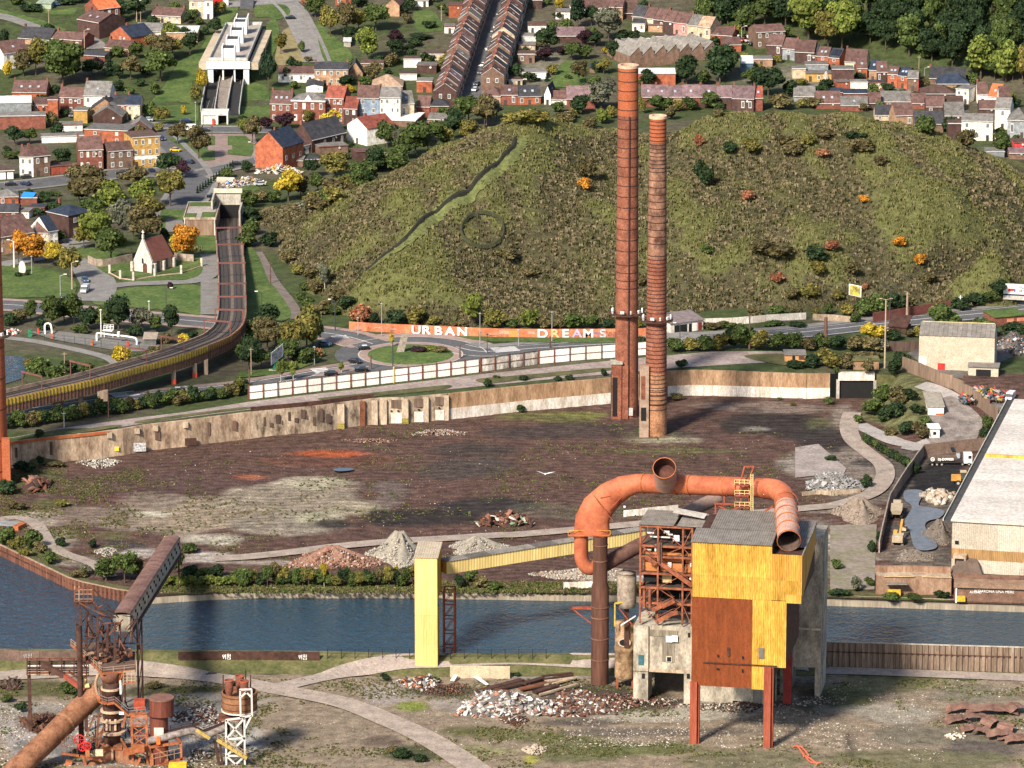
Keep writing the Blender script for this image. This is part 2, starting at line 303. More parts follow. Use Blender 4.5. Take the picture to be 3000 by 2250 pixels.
tc=n.new('ShaderNodeNewGeometry');mp=n.new('ShaderNodeMapping');mp.inputs['Scale'].default_value=(.42,.40,1);mp.inputs['Rotation'].default_value=(0,0,.5);l.new(tc.outputs['Position'],mp.inputs[0])
nz=n.new('ShaderNodeTexNoise');nz.inputs['Scale'].default_value=1.0;nz.inputs['Detail'].default_value=4;nz.inputs['Roughness'].default_value=.6;nz.inputs['Distortion'].default_value=.6;l.new(mp.outputs[0],nz.inputs['Vector'])
bu=n.new('ShaderNodeBump');bu.inputs['Strength'].default_value=1.0;bu.inputs['Distance'].default_value=1.2;l.new(nz.outputs[0],bu.inputs['Height']);l.new(bu.outputs[0],b.inputs['Normal'])
bw=MB();wx=np.linspace(-420,420,120);vs=[]
for x in wx:vs+=[(x,near(x)+.3,ZW),(x,far(x)+1.5,ZW)]
bw.add(vs,[(2*i,2*i+2,2*i+3,2*i+1)for i in range(119)]);water=bw.build('canal_water',wm,kind='structure')
CON=M('concrete',(.36,.33,.28),.9,.35,.5,streak=.4,bump=.05);CONW=M('concrete_warm',(.40,.29,.20),.9,.45,.35,col2=(.52,.42,.31),streak=.4)
CONB=M('concrete_brown',(.30,.17,.09),.9,.4,.4,col2=(.43,.28,.17),streak=.3);PAINTW=M('whitewash',(.58,.48,.38),.9,.3,.5,col2=(.78,.74,.68),streak=.35)
RUST=M('rust',(.14,.052,.030),.85,.45,.5,col2=(.23,.085,.042));RUSTD=M('rust_dark',(.050,.024,.019),.85,.4,.7,col2=(.095,.045,.032));RUSTO=M('rust_orange',(.40,.105,.032),.8,.3,.5,col2=(.47,.145,.052))
ASPH=M('asphalt',(.095,.095,.10),.9,.22,.25,rand=.05);ASPL=M('asphalt_pale',(.19,.18,.17),.92,.2,.3);PAV=M('pavement_pink',(.26,.19,.165),.92,.2,.5);LAWN=M('lawn',(.055,.115,.022),.95,.35,.12,col2=(.10,.135,.035),fine=.35,rand=.06)
LAWND=M('rough_grass',(.065,.085,.024),.95,.4,.2,col2=(.14,.125,.055));CONC2=M('old_slab',(.30,.25,.225),.92,.25,.18,col2=(.36,.31,.285));WPAINT=M('road_paint',(.75,.74,.72),.8,.1);KERB=M('kerb_stone',(.42,.38,.34),.9,.15);TRACK=M('dirt_track',(.30,.245,.205),.95,.25,.3)
BLACKM=M('black_void',(.012,.012,.013),.9,.2);PUD=M('puddle',(.06,.075,.10),.12,.2,.4,spec=.6,rand=0)
q=MB();xs2=np.linspace(-330,330,160);sec=[]
for x in xs2:
 y=near(x);h=3.3 if x<77 else 0.02
 sec+=[(x,y+.5,ZW-.6),(x,y+.5,h),(x,y-1.5,h-.1 if h>1 else h),(x,y-9,.02)]
q.add(sec,[(4*i+k,4*i+k+1,4*i+k+5,4*i+k+4)for i in range(159)for k in range(3)]);q.f=[tuple(reversed(f))for f in q.f]
q.build('near_bank',LAWND,kind='structure')
XB0,XB1=G(400,1765,ZW).x,330
q=MB();sec=[];xs2=np.linspace(XB0,XB1,140)
for x in xs2:
 y=far(x);sec+=[(x,y-.25,ZW-.5),(x,y-.25,4.1),(x,y+1.3,4.1),(x,y+1.3,5.15)]
q.add(sec,[(4*i+k,4*i+k+4,4*i+k+5,4*i+k+1)for i in range(139)for k in range(3)])
q.build('quay_wall',M('quay_stone',(.30,.25,.19),.9,.3,.3,streak=True),label='long low concrete quay wall along the far canal bank',cat='quay wall')
def pilewall(name,pts,z0,z1,mat,label,pitch,cap=None):
 """corrugated sheet piling along a world polyline; every pile is a piece"""
 L=[0];
 for a,c in zip(pts,pts[1:]):L.append(L[-1]+(Vector(c)-Vector(a)).length)
 root=empty(name,(pts[0][0],pts[0][1],z0),0,label,'sheet piling');o=Vector((pts[0][0],pts[0][1],0));me=None
 def P_(s):return Vector((np.interp(s,L,[a[0]for a in pts]),np.interp(s,L,[a[1]for a in pts]),0))
 b=MB();w=pitch
 prof=[(-w/2,0),(-w*.32,-w*.3),(w*.14,-w*.3),(w*.32,0),(w/2,0)]
 for(x0,y0),(x1,y1)in zip(prof,prof[1:]):b.add([(x0,y0,0),(x1,y1,0),(x1,y1,z1-z0),(x0,y0,z1-z0)],[(0,1,2,3)])
 me=b.mesh('pile',mat);n=int(L[-1]/pitch)
 for i in range(n):
  a=P_(i*pitch);c=P_((i+1)*pitch);d=c-a
  ob=bpy.data.objects.new('pile',me);ob.location=(a+c)/2-o;ob.rotation_euler=(0,0,math.atan2(d.y,d.x));link(ob,root)
 b=MB()
 for i in range(0,n,4):
  a,c=P_(i*pitch)-o,P_(min(L[-1],(i+4)*pitch))-o;b.beam(a+Vector((0,0,z1-z0)),c+Vector((0,0,z1-z0)),.5,.25)
 b.build('capping_beam',cap or mat,root)
 b=MB()
 for i in range(0,n,6):
  a,c=P_(i*pitch)-o,P_(min(L[-1],(i+6)*pitch))-o;e=Vector((c-a).normalized());e=Vector((e.y,-e.x,0))*.35
  b.beam(a+e+Vector((0,0,(z1-z0)*.62)),c+e+Vector((0,0,(z1-z0)*.62)),.2,.3)
 b.build('waling_beam',RUSTD,root);return root
xw=np.linspace(G(2421,1952).x,200,60)
pilewall('sheet_pile_wall',[(x,near(x)-.2)for x in xw],0,6.6,M('pile_brown',(.20,.135,.095),.85,.4,.8,col2=(.30,.22,.165),streak=True),'tall brown sheet piling flood wall beside the concrete tower',1.45,CON)
xw=np.linspace(-200,XB0+1,60)
pilewall('sheet_pile_wall',[(x,far(x))for x in xw],ZW-.6,5.6,M('pile_red',(.135,.055,.036),.85,.4,.8,col2=(.20,.085,.055),streak=True),'curved red rusty sheet piling along the far bank at the left',1.5,M('pile_cap',(.36,.25,.18)))
q=MB();xs3=np.linspace(-200,XB0+1,50)
q.add([c for x in xs3 for c in((x,far(x)+.2,5.5),(x,far(x)+6,5.05))],[(2*i,2*i+2,2*i+3,2*i+1)for i in range(49)]);q.build('bank_verge',LAWND,kind='structure')
strip('foreground_road',[G(*a)for a in((-80,1985),(120,1978),(300,1968),(480,1975),(640,1990),(800,2020),(1000,2060),(1130,2110),(1240,2160),(1340,2220),(1440,2290))],7.5,TRACK,.3)
strip('foreground_road',[G(*a)for a in((820,2015),(980,1980),(1150,1965),(1300,1962),(1500,1958),(1740,1962),(2000,1962),(2400,1966),(2700,1976),(3050,1990))],6,M('quay_road',(.32,.265,.23),.95,.2,.3),.26)
strip('site_track',wpts('S3',[(-200,1215),(60,1200),(400,1165),(800,1115),(1250,1075),(1700,1050),(2100,1025),(2500,1000)])+wpts('S7',[(20,500),(150,485),(290,440),(350,380),(350,320),(290,270),(220,210),(200,150),(215,90)]),5.5,TRACK,.32)
strip('site_track',wpts('S1',[(-60,1180),(150,1160),(300,1220),(400,1370),(520,1450),(740,1530),(900,1640)]),4,TRACK,.32)
sheet('slab_field',wpts('S7',[(120,575),(320,570),(310,850),(120,850)]),M('slab_patchy',(.33,.27,.235),.92,.3,.12,col2=(.16,.15,.085)),.3,False)
sheet('slab_field',wpts('S7',[(-30,240),(70,225),(190,330),(180,350),(-30,370)]),CONC2,.34,False)
strip('lane',wpts('R8',[(1420,1112),(1600,1180),(1700,1260),(1650,1400),(1550,1530),(1350,1600)])+wpts('S7',[(500,235),(400,215),(300,170),(240,140)]),6,M('lane_pale',(.33,.30,.28),.92,.2,.3),.28)
sheet('caravan_lot',wpts('R8',[(1480,1340),(1620,1210),(1760,1260),(1890,1380),(1880,1470),(1800,1560),(1500,1570)]),M('lot_tarmac',(.15,.12,.11),.92,.3,.3,col2=(.27,.235,.21)),.36)
sheet('coal_yard_puddle',wpts('S7',[(440,430),(500,425),(520,440),(500,490),(545,500),(610,515),(590,545),(540,560),(530,590),(580,670),(490,680),(460,600),(440,560),(470,500),(440,470)]),M('slurry',(.12,.13,.15),.4,.25,.5,spec=.5),.55)
sheet('puddle',wpts('S3',[(760,500),(830,490),(900,490),(930,500),(880,512),(800,515)]),PUD,.6)
sheet('puddle',[G(*p('S2',a,b))for a,b in((1440,905),(1530,895),(1700,895),(1760,903),(1680,915),(1520,915))],PUD,.42)
TER=M('terrace_slab',(.27,.21,.19),.92,.25,.16,col2=(.36,.295,.27))
sheet('terrace_pavement',[G(a,b,ZT)for a,b in((-60,1300),(60,1278),(180,1255),(400,1225),(540,1208),(727,1178),(895,1158),(1069,1138),(1402,1098),(1798,1056),(2000,1038),(2100,1030),(2290,1030),(2330,1058),(2150,1068),(1990,1078),(1790,1096),(1600,1113),(1450,1128),(1150,1158),(900,1184),(740,1200),(560,1222),(350,1252),(100,1288),(-60,1312))],TER,.06,False)
RB=G(1203,1040,ZT)
def ring(r0,r1,z,n=72,a0=0,a1=2*math.pi):
 b=MB();vs=[]
 for i in range(n+1):
  a=a0+(a1-a0)*i/n
  vs+=[(RB.x+math.cos(a)*r0,RB.y+math.sin(a)*r0,z),(RB.x+math.cos(a)*r1,RB.y+math.sin(a)*r1,z)]
 return b.add(vs,[(2*i,2*i+1,2*i+3,2*i+2)for i in range(n)])
ring(16.1,23.5,ZT+.14).build('roundabout_road',ASPH,kind='structure')
ring(13.3,16.0,ZT+.22).build('roundabout_apron',PAV,kind='structure');ring(15.9,16.3,ZT+.25).build('kerb',KERB,kind='structure')
ring(23.4,23.8,ZT+.2,a0=.1,a1=2.6).build('kerb',KERB,kind='structure');ring(23.8,29,ZT+.16,a0=.1,a1=2.5).build('pavement',PAV,kind='structure')
b=MB();n_=48;vs=[(RB.x,RB.y,ZT+.9)]+[(RB.x+math.cos(2*math.pi*i/n_)*r,RB.y+math.sin(2*math.pi*i/n_)*r,ZT+z)for r,z in((6,.8),(11,.5),(13.4,.2))for i in range(n_)]
b.add(vs,[(0,1+i,1+(i+1)%n_)for i in range(n_)]+[(1+k*n_+i,1+(k+1)*n_+i,1+(k+1)*n_+(i+1)%n_,1+k*n_+(i+1)%n_)for k in range(2)for i in range(n_)])
b.build('roundabout_lawn',LAWN,kind='structure',smooth=True)
MAINW=[G(a,b,ZT)for a,b in((-120,888),(60,897),(200,912),(400,930),(560,942),(700,955),(860,968),(1000,985),(1090,1010))]
strip('main_road',MAINW,11,ASPH,.10);strip('pavement',MAINW,3,PAV,.13,side=7.2);strip('pavement',MAINW,2.5,PAV,.13,side=-7)
SWR=[G(a,b,ZT)for a,b in((1080,1075),(960,1095),(820,1120),(700,1138),(560,1152),(400,1170),(200,1195),(0,1225),(-150,1250))]
strip('main_road',SWR,11,ASPH,.10);strip('pavement',SWR[:6],3,PAV,.13,side=-7.2);strip('road_line',SWR,.25,WPAINT,.15,side=-4.8);strip('road_line',SWR,.25,WPAINT,.15)
EAS=[G(a,b,ZT)for a,b in((1330,1020),(1420,1034),(1600,1022),(1900,1005),(2150,992),(2342,978),(2540,957),(2719,937),(2900,920),(3200,890))]
strip('main_road',EAS,12,ASPH,.11);strip('pavement',EAS,4,ASPL,.14,side=8.5);strip('road_line',EAS,.3,WPAINT,.17,side=1);strip('road_line',EAS,.25,WPAINT,.17,side=-5.2);strip('road_line',EAS,.25,WPAINT,.17,side=5.4)
strip('road_line',MAINW,.25,WPAINT,.16,side=.3)
sheet('grass_verge',[G(a,b,ZT)for a,b in((1330,985),(1450,989),(1600,991),(1800,991),(1890,990),(1890,1001),(1797,1006),(1600,1006),(1440,1003),(1380,996))],LAWN,.2,False)
sheet('grass_verge',[G(*p('R6',a,b),ZT)for a,b in((-20,1130),(10,1080),(300,1050),(560,1000),(650,960),(680,890),(700,930),(640,1000),(480,1060),(250,1110))],LAWN,.2,False)
for pts in([('R6',690,815),('R6',880,810),('R6',1010,838),('R6',850,875),('R6',700,830)],[('R6',600,1110),('R6',700,1075),('R6',860,1035),('R6',960,1060),('R6',760,1105)]):
 w=[G(*p(*a),ZT)for a in pts];sheet('traffic_island',w,PAV,.22,False);
 for a,c in zip(w,w[1:]+w[:1]):
  e=MB();e.beam((a.x,a.y,ZT+.22),(c.x,c.y,ZT+.22),.35,.12);e.build('kerb',KERB,kind='structure')
def zebra(a,c,n,w,ln):
 a=G(*a,ZT);c=G(*c,ZT);d=(c-a);L=d.length;d.normalize();nn=Vector((-d.y,d.x,0));b=MB()
 for i in range(n):
  o=a+d*L*(i+.25)/n;e=d*L/n*.5
  b.add([o-nn*ln/2,o+e-nn*ln/2,o+e+nn*ln/2,o+nn*ln/2],[(0,1,2,3)])
 for i,v in enumerate(b.v):b.v[i]=(v[0],v[1],ZT+.2)
 b.build('zebra_crossing',WPAINT,kind='structure')
zebra((990,984),(1010,1000),5,1,5);zebra((930,1080),(955,1098),5,1,5);zebra((560,1135),(505,1152),8,1,5);zebra((355,1150),(375,1163),6,1,8);zebra((1470,1018),(1490,1032),5,1,8)
LW=[('R5',[(-60,800),(120,775),(350,790),(560,870),(620,930),(600,1000),(520,1035),(300,1030),(-60,1015)]),('R5',[(750,1065),(840,1010),(1000,960),(1300,938),(1640,945),(1640,1165),(1450,1145),(1100,1115),(900,1095),(790,1090)]),('R5',[(590,660),(720,620),(1080,690),(1400,690),(1640,690),(1655,790),(1640,860),(1450,888),(1050,905),(980,895),(830,820),(700,720)]),('R5',[(1310,320),(1485,305),(1485,400),(1350,400),(1345,560),(1310,560)]),('R5',[(1600,540),(1750,535),(1750,680),(1640,665)]),('R6',[(60,90),(150,130),(240,340),(310,420),(420,640),(60,640)]),('R1',[(1690,300),(1760,290),(1650,560),(1690,640),(1560,660),(1550,820),(1610,870),(1610,985),(1150,975),(1150,890),(1330,700),(1450,500),(1600,430)]),('R2',[(230,200),(300,170),(330,280),(290,420),(150,660),(95,560)]),('R2',[(150,45),(360,42),(415,110),(310,165),(240,140),(135,140)]),('R2',[(620,190),(660,200),(830,350),(910,430),(900,500),(700,505)]),('R1',[(1350,1120),(1600,1105),(1740,1105),(1740,1178),(1680,1180),(1680,1220),(1740,1225),(1740,1300),(1600,1308),(1480,1210)]),('R1',[(1845,1105),(1990,1105),(2074,1180),(2030,1270),(1845,1255),(1845,1220),(1880,1215),(1880,1180),(1845,1180)]),('R1',[(1670,1372),(1730,1358),(1795,1370),(1740,1386)]),('R3',[(690,510),(790,520),(860,600),(850,690),(600,710),(590,650)]),('R1',[(-40,70),(120,110),(350,170),(545,245),(500,265),(300,200),(100,130),(-40,100)]),('R1',[(220,10),(420,90),(640,60),(600,120),(400,120),(200,60)]),('R1',[(1760,60),(1930,60),(1840,200),(1770,200)]),('R5',[(1510,250),(1600,190),(1800,130),(2074,120),(2074,225),(1750,225)]),('R2',[(20,690),(190,690),(240,760),(235,960),(20,960)]),('R2',[(1420,90),(1560,90),(1640,180),(1640,250),(1450,250)])]
for r,a in LW:sheet('lawn',wpts(r,a),LAWN,.12,r not in('R1',)or len(a)<6)
sheet('dry_meadow',wpts('R2',[(360,250),(480,240),(560,470),(480,510),(310,530),(300,420)]),M('dry_grass',(.19,.155,.075),.95,.3,.5),.14)
sheet('square_paving',wpts('R1',[(1330,1085),(2060,1085),(2110,1270),(1640,1400),(1590,1340)]),PAV,.08,False)
def street(r,pts,w,mat=ASPH,dz=.10,walk=2.2):
 q=wpts(r,pts);strip('street',q,w,mat,dz)
 if walk:
  for s in(-1,1):strip('pavement',q,walk,ASPL,dz+.05,side=s*(w/2+walk/2))
street('R1',[(-80,1530),(300,1490),(540,1460),(800,1430),(1000,1405),(1300,1400),(1480,1430),(1570,1490),(1520,1590),(1440,1700)],13,ASPH,.16)
street('R1',[(1230,1045),(1320,1120),(1420,1220),(1530,1330),(1600,1430)],8,ASPH,.2);street('R1',[(1000,1005),(1250,1030),(1500,1050),(1900,1056),(2200,1056)],9,ASPH,.24,3)
street('R1',[(1600,1420),(1800,1370),(2000,1325),(2100,1300),(2200,1275)],8,ASPH,.22)
street('R5',[(-60,775),(110,745),(330,700),(480,600),(560,560),(660,590)],7,ASPL,.1,0);street('R5',[(560,610),(680,730),(760,850),(800,950),(740,1060)],12,ASPL,.14,0);street('R5',[(850,945),(1050,922),(1300,912),(1550,900),(1690,850),(1720,760),(1690,680)],6,ASPL,.17,0);street('R5',[(1700,880),(1700,1000),(1700,1170)],6,ASPL,.19,0)
street('R6',[(130,110),(190,210),(260,340),(330,430),(400,520),(480,650)],5,M('brown_tarmac',(.16,.13,.115),.92),.12,0);street('R5',[(0,1355),(120,1365),(300,1390),(600,1450),(870,1520),(960,1580)],4,ASPL,.12,0)
street('R2',[(330,-10),(440,90),(520,230),(590,380),(640,505)],8,ASPL,.14,1.5);street('R2',[(-150,45),(100,25),(330,5),(700,-20)],7,ASPL,.11,1.5);street('R1',[(-80,110),(150,165),(400,255),(640,300),(760,350),(780,400)],8,ASPL,.14,0)
street('R5',[(1325,300),(1400,440),(1420,500)],8,ASPL,.1,0)
street('P',[(1366,318),(1380,275),(1420,160),(1474,0),(1496,-60)],8,ASPH,.14,3.2)
sheet('gas_station_apron',wpts('R5',[(240,1310),(420,1300),(800,1340),(1160,1370),(1300,1420),(1170,1470),(1000,1470),(700,1420),(420,1370)]),ASPL,.12,False)
sheet('river_bend',wpts('R5',[(-200,1510),(100,1508),(200,1520),(245,1560),(200,1640),(150,1700),(-200,1760)]),wm,.1)
sheet('garage_apron',wpts('R7',[(1420,790),(1600,760),(1760,770),(1800,800),(1640,850),(1400,860)]),ASPL,.2)
sheet('scrapyard_ground',wpts('R8',[(1320,880),(1450,820),(2000,760),(2300,780),(2300,1300),(2050,1340),(1900,1220),(1600,1080)]),M('scrapyard_dirt',(.115,.10,.09),.95,.4,.25,col2=(.19,.17,.155)),.22,False)
for pts in(((930,1170),(1010,1160),(1150,1146),(1310,1130),(1300,1142),(1150,1158),(1000,1174)),((1400,1112),(1560,1098),(1760,1080),(1790,1086),(1600,1106),(1440,1124)),((400,1236),(540,1216),(700,1196),(735,1198),(560,1220),(430,1240)),((2180,1044),(2330,1040),(2440,1066),(2300,1072)),((60,1288),(200,1266),(330,1248),(340,1254),(120,1288))):sheet('terrace_grass',[G(a,b,ZT)for a,b in pts],LAWND,.12)
# ---------------- the grassed spoil heap ----------------
def Qp(x,y,D):a,b=p('Q',x,y);return AT(a,b,D)
hc=[]
for x,y in((600,520),(600,560),(660,610),(720,655),(790,690),(900,702),(1100,706),(1340,700),(1450,690),(1600,668),(1800,668),(1900,672),(2000,655),(2100,628),(2212,610),(2400,600)):
 w=G(*p('Q',x,y),ZT);hc.append((w.x,w.y,0));hc.append((w.x-(14 if x<700 else 0),w.y-(26 if x>640 else 4),-7))
for x,y,D in((640,495,1648),(700,452,1645),(800,402,1642),(900,352,1640),(1000,312,1638),(1080,278,1636),(1150,264,1638),(1215,272,1652),(1290,284,1668),(1400,292,1672),(1470,290,1664),(1525,254,1655),(1620,244,1660),(1730,238,1662),(1850,250,1662),(2000,284,1660),(2100,330,1658),(2212,402,1655),(2400,520,1650),(1100,330,1615),(1000,420,1590),(900,520,1565),(800,600,1545),(1250,352,1636),(1310,372,1634),(1390,400,1622),(1330,450,1598),(1200,520,1580),(1500,340,1630),(1650,345,1628),(1780,352,1622),(1800,450,1598),(1600,470,1588),(1500,560,1566),(1900,520,1578),(2050,480,1590),(2150,560,1560),(1350,590,1560),(1750,590,1558),(720,560,1580),(1100,600,1560)):
 w=Qp(x,y,D);hc.append((w.x,w.y,max(0.5,w.z-ZT)))
for x,y in((-95,1690),(-60,1730),(-20,1760),(30,1775),(80,1790),(140,1795),(200,1790),(260,1770),(300,1700),(310,1620),(-105,1640)):hc.append((x,y,0))
hc=np.array(hc);_A=hc[:,:2]
def _rb(d):return np.sqrt(d*d+12.0**2)
_K=_rb(np.linalg.norm(_A[:,None]-_A[None],axis=2))+np.eye(len(hc))*.15
_wt=np.linalg.solve(_K,hc[:,2]-0)
def zhill(x,y):
 x=np.asarray(x,float);y=np.asarray(y,float);sh=x.shape;d=np.sqrt((x.ravel()[:,None]-_A[None,:,0])**2+(y.ravel()[:,None]-_A[None,:,1])**2)
 h=(_rb(d)@_wt).reshape(sh)
 h=h+np.clip(h/10,0,1)*((fbm(x,y,26)-.5)*5.0+(np.abs(vn(x+y*.25,y*.22,13)-.5)-.25)*5.0)
 return ZT+h-.35
def zh(x,y):return float(zhill(np.array([x]),np.array([y]))[0])
def hitH(px,py):return hit(px,py,lambda x,y:max(gnd(x,y),zh(x,y)if(-125<x<330 and 1480<y<1820)else-99))
X,Y=np.meshgrid(np.arange(-125,330,2.2),np.arange(1480,1822,2.2),indexing='ij');Zh=zhill(X,Y)
HM=M('heath',(1,1,1),.95,.45,.5,attr=True,bump=.8,bsc=1.0,rand=0,spec=.1,fine=.5)
gr=np.gradient(Zh,2.2);fl=np.clip(1-np.hypot(gr[0],gr[1])*2.6,0,1)
lap=sum(np.roll(Zh,s,a)for s in(4,-4)for a in(0,1))/4-Zh
w=np.clip(np.clip(-lap*2.2-.25,0,1)*.8+np.clip((fbm(X,Y,40)-.62)*4,0,1)*.35,0,1)[...,None]
HB,HGn=np.array((.062,.056,.030)),np.array((.105,.110,.038))
HC_=HB*(1-w)+HGn*w;dk=np.clip((fbm(X+50,Y,30)-.55)*4,0,1)[...,None]*.45;HC_=HC_*(1-dk)+np.array((.052,.048,.026))*dk
nx_,ny_=X.shape;i=np.arange(nx_-1)[:,None]*ny_+np.arange(ny_-1);Fq=np.stack([i,i+ny_,i+ny_+1,i+1],-1).reshape(-1,4)
zz=Zh.ravel();keep=(zz[Fq]>ZT-1.2).any(1)
link(bpy.data.objects.new('spoil_heap_hill',npmesh('spoil_heap_hill',np.stack([X,Y,Zh],-1).reshape(-1,3),Fq[keep],HM,HC_.reshape(-1,3),True)),kind='structure')
def tufts(name,P_,size,col,hgt=1.0,label=None,parent=None,mat=None,squash=1.0):
 n=len(P_);a=rng.random(n)*math.pi;V=np.zeros((n,8,3));sz=size*(.6+.8*rng.random(n));h=sz*hgt*(.7+.6*rng.random(n))
 for k in range(2):
  an=a+k*math.pi/2;dx=np.cos(an)*sz/2;dy=np.sin(an)*sz/2;lean=(rng.random((n,2))-.5)*sz[:,None]*.5
  for j,(s,t)in enumerate(((-1,0),(1,0),(.8,1),(-.8,1))):
   V[:,k*4+j,0]=P_[:,0]+s*dx+t*lean[:,0];V[:,k*4+j,1]=P_[:,1]+s*dy+t*lean[:,1];V[:,k*4+j,2]=P_[:,2]-.12+t*h
 Fq=(np.arange(n*2)[:,None]*4+np.arange(4));C=np.repeat(col,8,0)
 return link(bpy.data.objects.new(name,npmesh(name,V.reshape(-1,3),Fq,mat or TUFT,C)),parent,label,None,None,'stuff')
TUFT=M('tuft',(1,1,1),.95,.2,1.5,attr=True,rand=0,spec=.1)
N=120000;tx=rng.uniform(-110,250,N);ty=rng.uniform(1500,1700,N);tz=np.concatenate([zhill(tx[k:k+20000],ty[k:k+20000])for k in range(0,N,20000)])
gi=((tx+125)/2.2).astype(int).clip(0,nx_-1),((ty-1480)/2.2).astype(int).clip(0,ny_-1)
green=w[gi][:,0];dens=rng.random(N)<(.35+.65*(fbm(tx,ty,6)>.42))*(1-.45*green)
ok=(tz>ZT+.2)&dens;rnd=rng.random(N)
tc_=np.where(rnd[:,None]<.52,np.array((.190,.155,.092)),np.where(rnd[:,None]<.8,np.array((.105,.100,.042)),np.array((.050,.050,.024))))*(.5+.62*rng.random((N,1)))
tc_=tc_*(1-.6*green[:,None])+np.array((.14,.15,.045))*.6*green[:,None]
tufts('reed_grass',np.stack([tx,ty,tz],1)[ok],1.15,tc_[ok],.6,'tan and olive tufts of reed grass covering the spoil heap')
def hstrip(name,pts,width,mat,dz,label=None,cat=None,kind=None):
 q=cr([tuple(a)for a in pts],10,False);b=MB();L=[]
 for k,a in enumerate(q):
  t=(q[min(k+1,len(q)-1)]-q[max(k-1,0)]);t.z=0;t.normalize();nn=Vector((-t.y,t.x,0));ww=width*(.7+.6*random.random())
  for s in(-.5,-.17,.17,.5):
   v=a+nn*ww*s;L.append((v.x,v.y,zh(v.x,v.y)+dz*(1.2 if abs(s)<.3 else.6)))
 b.add(L,[(4*k+j,4*k+j+1,4*k+j+5,4*k+j+4)for k in range(len(q)-1)for j in range(3)]);b.f=[tuple(reversed(f))for f in b.f]
 return b.build(name,mat,None,label,cat,None,kind)
SOILD=M('dark_soil',(.022,.022,.014),.95,.4,.5);HGRN=M('heap_grass',(.105,.118,.038),.95,.35,.6)
path=[hitH(*p('Q',x,y))for x,y in((1112,305),(1108,322),(1080,352),(1030,392),(980,430),(930,468),(880,515),(820,565),(765,618))]
hstrip('heap_path',[v+Vector((1.5,0,0))for v in path],6,HGRN,.7,kind='structure');hstrip('heap_path',path,2.0,SOILD,1.3,kind='structure')
rg=[hitH(*p('Q',1043+46*math.cos(t),502+37*math.sin(t)))for t in np.linspace(0,2*math.pi,22)]
hstrip('circle_mark',rg,.95,M('circle_soil',(.042,.045,.022),.95,.3),1.3,'large dark ring laid out on the slope of the spoil heap','ground mark')
# ---------------- retaining wall below the terrace ----------------
def along(pts,step):
 L=[0.0]
 for a,c in zip(pts,pts[1:]):L.append(L[-1]+math.hypot(c[0]-a[0],c[1]-a[1]))
 X_=[a[0]for a in pts];Y_=[a[1]for a in pts];n=max(1,round(L[-1]/step));q=[(float(np.interp(L[-1]*i/n,L,X_)),float(np.interp(L[-1]*i/n,L,Y_)))for i in range(n+1)]
 return[(((a[0]+c[0])/2,(a[1]+c[1])/2),math.atan2(c[1]-a[1],c[0]-a[0]),math.hypot(c[0]-a[0],c[1]-a[1]))for a,c in zip(q,q[1:])]
def wsub(px0,px1):
 xs_=np.linspace(G(px0,1250,ZY).x,G(px1,1250,ZY).x,40)
 return[(float(x),wall(x))for x in xs_]
CONL=M('wall_left_concrete',(.36,.225,.15),.9,.6,.35,col2=(.56,.42,.29),streak=.4);CONS=M('wall_sooty',(.38,.26,.17),.9,.8,.4,col2=(.55,.43,.31),streak=.45)
wx_l=[('long stained concrete retaining wall with orange rust edge at the left of the yard',20,740,CONL,None),('sooty concrete retaining wall with pilasters and a dark rail in mid yard',740,1311,CONS,None),('brown retaining wall with white painted foot left of the brick chimneys',1311,1800,CONB,PAINTW),('brown retaining wall with white painted foot right of the brick chimneys',1966,2452,CONB,PAINTW)]
